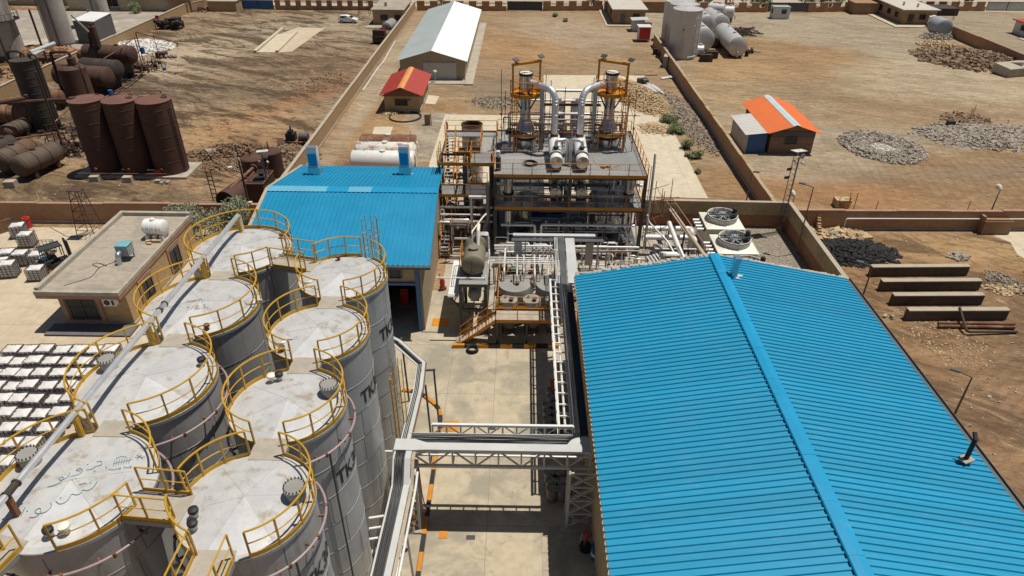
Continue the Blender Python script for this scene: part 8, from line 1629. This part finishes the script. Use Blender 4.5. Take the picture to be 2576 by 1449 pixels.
for px, py, lb in ((1465, 465, 'nearer black crate before the silver tanks'), (1505, 440, 'farther black crate before the silver tanks')): g = G(3, px, py); single('black_crate', MB().box(g.x-1.0, g.y-.3, 0, g.x+1.0, g.y+1.0, 1.1).beam((g.x-1, g.y-.3, 1.15), (g.x+1, g.y-.3, 1.15), .1).beam((g.x-1, g.y+1, 1.15), (g.x+1, g.y+1, 1.15), .1), M['rust_dark'], lb, 'crate')
for i, px in enumerate((1668, 1722, 1768)): g = G(3, px, 425); single('oil_drum', MB().cyl((g.x, g.y, 0), .32, 1.0, 16).cyl((g.x, g.y, .5), .34, .04, 16), M['black'], ('left', 'middle', 'right')[i]+' black oil drum under the nearest lying silver tank', 'drum', 'black oil drums')
scrap(1800, 400, .6, .4, 8, 'small dark pump clutter right of the black oil drums', 27, ('rust_dark', 'black'), 1.0, 3); g = G(3, 1740, 250); R = random.Random(8); b = MB(); [b.tube((g.x+R.uniform(-2.5, 2.5), g.y+R.uniform(-4, 4), .1+R.uniform(0, .5)), (g.x+R.uniform(-2.5, 3.5), g.y+R.uniform(-4, 4), .1+R.uniform(0, .5)), .07, 5) for _ in range(46)]; single('scrap_heap', b, M['rust_dark'], 'heap of dark scrap pipes behind the nearest lying silver tank', 'scrap'); single('swan_pipe', MB().path(fillet([G(3, 1605, 75), G(3, 1605, 75)+V(0, 0, 3.5), G(3, 1605, 75)+V(-.6, 0, 3.8)], .4), .3, 10), M['brickbat'], 'yellow swan neck pipe behind the small silver tanks', 'pipe')
p = G(4, 1330, 215, 1.6); q = G(4, 1265, 185, 1.6); o = thing('grey_water_tank', 'grey ribbed lying tank beside the long gatehouse', 'tank', (p.x, p.y, 0)); part('shell', MB().vessel(p, q, 1.6, 30, .15), M['louvre'], o); b = MB(); [b.lathe(p.lerp(q, u), [(1.6, -.06), (1.66, 0), (1.6, .06)], 30, axis=q-p) for u in (.1, .3, .5, .7, .9)]; part('ribs', b, M['louvre'], o); g = G(4, 1225, 205); o = thing('white_water_tank', 'small white upright water tank left of the grey ribbed tank', 'tank', g); part('body', MB().cyl((g.x, g.y, .6), .8, 1.5, 20).cyl((g.x, g.y, 2.1), .4, .2, 16), M['plastic'], o); part('stand', MB().box(g.x-.7, g.y-.7, 0, g.x+.7, g.y+.7, .6), M['bars'], o)
g = G(4, 1395, 120); single('mobile_ramp', MB().box(g.x-4, g.y, 0, g.x+1, g.y+5, 1.5), M['rust_dark'], 'dark low skip behind the long gatehouse', 'skip')
P4 = lambda x, y: (G(4, x, y).x, G(4, x, y).y)
pile('rubble_heap', P4(1500, 450), 7.5, 7.0, 1.4, 2400, .34, 'rubble_brown', 'big brown rubble heap along the far right wall', 'rubble', -40, 81); pile('rubble_heap', P4(1640, 460), 6.2, 4.6, 1.3, 1200, .27, 'soil', 'earthy bricks spread over the brown rubble heap', 'rubble', -40, 82); pile('rubble_heap', P4(1300, 345), 3.6, 2.6, .6, 420, .26, 'brickbat', 'low yellow brick heap behind the brown rubble', 'rubble', -10, 83); pile('gravel_heap', P4(1280, 283), 3.6, 2.4, .9, 500, .14, 'rubble_grey', 'round grey gravel heap beside the grey ribbed tank', 'gravel', 0, 84); g = G(4, 1830, 560); single('concrete_lump', MB().cbox((g.x, g.y, .8), (2.4, 1.6, .7), .3, .1).cbox((g.x+1.4, g.y+1, 1.3), (1.2, 1, .5), .6, -.2), M['conc'], 'broken concrete slab at the end of the brown rubble heap', 'concrete')
def ring_pile(name, cen, rx, ry, n, sz, mat, label, seed, inner=.45, rot=0):
    R = random.Random(seed); b = MB(); c, s = cos(radians(rot)), sin(radians(rot))
    for i in range(n):
        t = R.uniform(0, 6.283); q = inner+(1-inner)*R.random()**.8*(1+R.uniform(-.1, .12)); e = 1-abs(q-.72)/.4; u, v = q*cos(t), q*sin(t); b.rock((cen[0]+rx*u*c-ry*v*s, cen[1]+rx*u*s+ry*v*c, max(0, .35*e)*R.random()+sz*.2), sz*R.choice((.5, .8, 1, 1.3)), R, .75)
    return stuff(name, b, M[mat], label, 'rubble')
ring_pile('rubble_ring', P4(860, 1110), 4.6, 5.3, 3000, .17, 'rubble_grey', 'round spread of grey rubble with a pale hollow right of the orange roofed hut', 91, .3); g = G(4, 850, 1135); pile('ash_patch', (g.x, g.y), 2.0, 1.6, .1, 160, .14, 'rubble_white', 'pale ash patch in the middle of the round grey rubble', 'ash', 0, 92); struct('ash_bed', MB().prism([(g.x+2.6*cos(i*.5)*(1+.2*sin(i*2)), g.y+2.2*sin(i*.5)*(1+.2*cos(i*3))) for i in range(12)], -.05, .03), M['rubble_grey'])
pile('rubble_spread', P4(1690, 1030), 8.5, 4.6, .35, 3600, .19, 'rubble_grey', 'wide spread of grey rubble at the right edge', 'rubble', -4, 93); pile('rubble_spread', P4(1490, 905), 2.6, 2.4, .35, 330, .26, 'rubble_brown', 'little brown rubble patch round the two yellow posts', 'rubble', 0, 94); g = G(4, 1372, 950); single('oil_can', MB().cbox((g.x, g.y, .35), (.45, .35, .35), .1), M['motor'], 'dark green box standing in the grey rubble spread', 'box')
for px, py, ty, lb in ((1533, 900, 790, 'taller yellow gas post in the brown rubble patch'), (1517, 905, 820, 'shorter yellow gas post in the brown rubble patch'), (1350, 925, 895, 'yellow stub post beside the dark green box'), (1810, 930, 905, 'yellow stub post at the right of the grey rubble spread')): g = G(4, px, py); hh = HT(4, px, py, ty); single('gas_post', MB().path(fillet([(g.x, g.y, 0), (g.x, g.y, hh), (g.x-.25, g.y, hh)], .08), .05, 8), M['cap_orange'], lb, 'post')
for px, py, ty, lb in ((595, 145, 40, 'fat yellow post by the stacked bricks at the red wall'), (808, 150, 65, 'thin yellow post left of the middle behind the red wall'), (1500, 148, 65, 'thin yellow post near the street lamp behind the red wall'), (640, 145, 5, 'yellow hooked gas pipe by the stacked bricks')): g = G(8, px, py); hh = HT(8, px, py, ty); b = MB(); b.path([(g.x, g.y, 0), (g.x, g.y, hh)] if 'hook' not in lb else fillet([(g.x, g.y, 0), (g.x, g.y, hh), (g.x-.7, g.y, hh), (g.x-.7, g.y, hh-.4)], .1), .09 if 'fat' in lb else .045, 8); single('gas_post', b, M['cap_orange'], lb, 'post')
g = G(8, 545, 100); R = random.Random(6); b = MB(); [b.cbox((g.x+(i % 5)*.28-.6, g.y-.5*(i//5 % 2)+R.uniform(-.1, .1), .15+.28*(i//10)), (.16, .22, .13), R.uniform(-.3, .3)) for i in range(30)]; single('brick_stack', b, M['brickbat'], 'small broken stack of yellow bricks behind the red wall', 'bricks')
# lamp posts
def lamp(g, hh, label, kind=0, dx=-.8, dy=.5):
    o = thing('lamp_post', label, 'lamp post', (g.x, g.y, 0)); part('pole', MB().path([(g.x, g.y, 0), (g.x, g.y, hh*.55), (g.x, g.y, hh)], [.07, .06, .04], 8), M['pole'], o)
    if kind == 0: part('arm', MB().beam((g.x, g.y, hh), (g.x+dx, g.y+dy, hh+.15), .06), M['pole'], o); part('lamp_head', MB().cbox((g.x+dx, g.y+dy, hh+.15), (.26, .12, .05), atan2(dy, dx)), M['steel_grey'], o)
    else: part('arm', MB().path([(g.x, g.y, hh), (g.x-.05, g.y-.2, hh+.25)], .04, 6), M['pole'], o); part('lamp_head', MB().lathe((g.x-.1, g.y-.2, hh+.2), [(.001, 0), (.2, .1), (.26, .35), (.2, .6), (.001, .7)], 16, axis=(-.35, .4, .6)), M['white'], o)
lamp(V(24.65, 53.3, 0), 6.4, 'lamp post against the two tone wall beside the gravel strip'); lamp(V(21.4, 59.2, 0), HT(0, 1830, 540, 416), 'lamp post on the dirt strip before the long red wall', 0, .35, -.1); g = G(8, 710, 800); lamp(g, HT(8, 710, 800, 565), 'lamp post beside the row of low brick walls'); g = G(12, 1395, 255); lamp(V(g.x, g.y, 0), HT(12, 1395, 255, -50), 'lamp post at the right rising behind the warehouse eave'); g = G(4, 1395, 150); lamp(g, 8.2, 'lamp post behind the long gatehouse', 0, 1.2, 0); g = V(45.0, 59.6, 0); lamp(g, HT(0, 2457, 540, 460), 'street lamp with a white teardrop head behind the red wall', 1); g = G(0, 1957, 545); lamp(V(25.9, 59.4, 0), HT(0, 1980, 540, 478), 'short post with a white lamp beside the corner lattice mast', 1)
# lower right lot
for (a, b_, lb) in (((770, 640), (1500, 635), 'farthest'), ((845, 750), (1590, 745), 'second farthest'), ((930, 858), (1610, 855), 'second nearest'), ((1040, 973), (1795, 970), 'nearest')):
    A = G(8, *a); B = G(8, *b_); o = thing('low_wall', '%s of the four low brick walls in the bare lot' % lb, 'wall', A, 'four low brick walls in the bare lot'); hh = .85; c = V(0, .25, 0); part('masonry', MB().beam(A+c+V(0, 0, hh/2), B+c+V(0, 0, hh/2), .42, hh), M['brick_soot'], o); part('coping', MB().beam(A+c+V(0, 0, hh+.04), B+c+V(0, 0, hh+.04), .5, .09), M['coping'], o)
for i, (y, lb) in enumerate(((985, 'upper rusty pipe of the pile before the nearest low wall'), (1010, 'lower rusty pipe of the pile before the nearest low wall'))): single('rusty_pipe', MB().path([G(8, 1285, y, .2), G(8, 1865, y+10, .2)], .11, 8).path([G(8, 1285, y+6, .08), G(8, 1860, y+16, .08)], .09, 8), M['rust_light'], lb, 'pipe')
single('rusty_pipe', MB().path(fillet([G(8, 1447, 872, 1.05), G(8, 1500, 1055, .3), G(8, 1880, 1055, .15)], .3), .1, 8), M['rust_dark'], 'bent dark pipe leaning over the nearest low wall', 'pipe')
pile('black_waste', P4(0, 0) and (G(8, 610, 450).x, G(8, 610, 450).y), 3.7, 2.4, .6, 2400, .19, 'rubble_black', 'heap of black bitumen waste beside the two tone wall', 'waste', -5, 95, .35); pile('stone_heap', (G(8, 510, 330).x, G(8, 510, 330).y), 2.6, 1.0, .35, 320, .26, 'brickbat', 'pale stones and litter behind the black waste heap', 'stones', 0, 96); pile('stone_heap', (G(8, 310, 320).x, G(8, 310, 320).y), .9, 1.6, .3, 160, .26, 'brickbat', 'pale stones squeezed beside the two tone wall', 'stones', 15, 97)
A = G(8, 385, 350); B = G(8, 350, 270); o = thing('broken_wall', 'crumbling brick wall stub beside the black waste heap', 'wall', A); b = MB(); R = random.Random(12); n = 9
for i in range(n): p = A.lerp(B, i/n); q = A.lerp(B, (i+1)/n); hh = .5+1.4*i/n+R.uniform(-.1, .1); b.beam(p+V(0, 0, hh/2), q+V(0, 0, hh/2), .3, hh)
part('masonry', b, M['brick_tan'], o)
g = G(8, 492, 318, .3); single('litter_bag', MB().rock((g.x, g.y, .3), .4, R).rock((g.x+.3, g.y, .25), .3, R), M['cooler'], 'pale blue litter bag on the stones behind the black waste', 'bag')
y0 = 58.4; single('wall_pipe', MB().path(fillet([(30.6, 57.9, .2), (30.6, 57.9, 1.25), (70, 58.68, 1.3)], .2), .06, 8), M['white'], 'white pipe running along the red wall', 'pipe'); hosewire([(26.9, 58.0, 1.4), (27.0, 57.7, 1.0), (27.6, 57.4, .4), (28.6, 57.3, .1)], .03, 'black cable hanging on the red wall by the broken wall stub')
A = G(8, 1605, 320); o = thing('brick_basin', 'square rendered basin against the red wall at the right', 'basin', A); part('masonry', MB().box(A.x, A.y, 0, A.x+2.6, A.y+2.4, 1.35).box(A.x+.1, A.y+.1, 1.35, A.x+2.5, A.y+.3, 1.5).box(A.x-.1, A.y+.3, 1.2, A.x+.15, A.y+2.0, 1.7), M['gatehouse'], o)
struct('lot_concrete', MB().prism([(G(8, *p).x, G(8, *p).y) for p in ((1700, 330), (1830, 290), (2100, 290), (2100, 520), (1932, 500), (1880, 470), (1830, 380))], -.05, .012), M['pad'])
pile('stone_heap', (G(8, 1440, 492).x, G(8, 1440, 492).y), .9, .7, .2, 70, .16, 'rubble_grey', 'small lone heap of stones in the bare lot', 'stones', 0, 98); pile('litter_heap', (G(8, 1790, 690).x, G(8, 1790, 690).y), 1.5, 1.8, .2, 420, .09, 'rubble_dark', 'dull rubble and litter at the right edge of the lot', 'rubble', 0, 99); pile('sand_heap', (G(8, 1800, 735).x, G(8, 1800, 735).y), 1.7, .9, .1, 180, .14, 'brickbat', 'yellow sandy scatter at the right edge of the lot', 'sand', 0, 100); pile('stone_scatter', (G(8, 1350, 1130).x, G(8, 1350, 1130).y), 2.6, 3.2, 0, 420, .06, 'brickbat', 'yellow stones scattered below the rusty pipes', 'stones', 0, 101)
R = random.Random(14); b = MB()
for i in range(420): b.rock((R.uniform(26.5, 58), R.uniform(14, 57), .02), R.uniform(.04, .13), R, .6)
stuff('stone_scatter', b, M['rubble_grey'], 'pebbles strewn over the bare brown lot', 'stones'); b = MB()
for i in range(500): b.rock((R.uniform(26, 82), R.uniform(60, 112), .02), R.uniform(.03, .1), R, .6)
stuff('stone_scatter', b, M['coping'], 'pebbles strewn over the right gravel yard', 'stones'); b = MB()
for i in range(700): b.rock((R.uniform(-70, -25), R.uniform(60, 135), .02), R.uniform(.03, .1), R, .6)
stuff('stone_scatter', b, M['coping'], 'pebbles strewn over the dusty left yard', 'stones')
single('pebble_pair', MB().rock((G(8, 937, 955).x, G(8, 937, 955).y, .15), .28, R).rock((G(8, 880, 943).x, G(8, 880, 943).y, .12), .2, R), M['coping'], 'two pale stones beside the warehouse eave', 'stones')
g = G(6, 1635, 1200); b = MB(); [b.arc(g.x, g.y, .06+.06*i, .38-.03*(i % 2), 0, 360, .05, 15, 6) for i in range(5)]; single('hose_coil', b, M['hose'], 'coiled black hose on the yard before the striped kerb', 'hose'); g = G(6, 1550, 1120); b = MB(); [b.arc(g.x+.1*i, g.y, .1+.05*i, .4, 0, 330, .03, 20, 5) for i in range(5)]; single('hose_heap', b, M['rope'], 'pale hose heap at the foot of the process stair', 'hose'); g = G(6, 1412, 740); o = thing('fire_extinguisher', 'red wheeled fire extinguisher beside the brick wall of the blue shed', 'extinguisher', g); part('cylinder', MB().lathe((g.x, g.y, .1), [(.001, 0), (.17, 0), (.17, .85), (.1, 1.0), (.001, 1.05)], 18), M['red'], o); part('frame', MB().beam((g.x-.2, g.y+.15, .1), (g.x-.25, g.y+.25, 1.4), .05).cyl((g.x-.28, g.y+.1, .14), .14, .08, 14, (1, 0, 0)).cyl((g.x+.18, g.y+.1, .14), .14, .08, 14, (1, 0, 0)), M['rust_dark'], o); g = G(6, 1400, 985); single('pit_cover', MB().box(g.x-.7, g.y-.5, 0, g.x+.5, g.y+.5, .04), M['orange'], 'orange plate on the ground beside the blue shed', 'cover')
b = MB().path([G(6, 1310, 1117, .06), G(6, 1530, 1120, .06)], .03, 6); single('ground_pipe', b, M['steel_dark'], 'thin dark pipe lying from the shed corner to the stair', 'pipe')
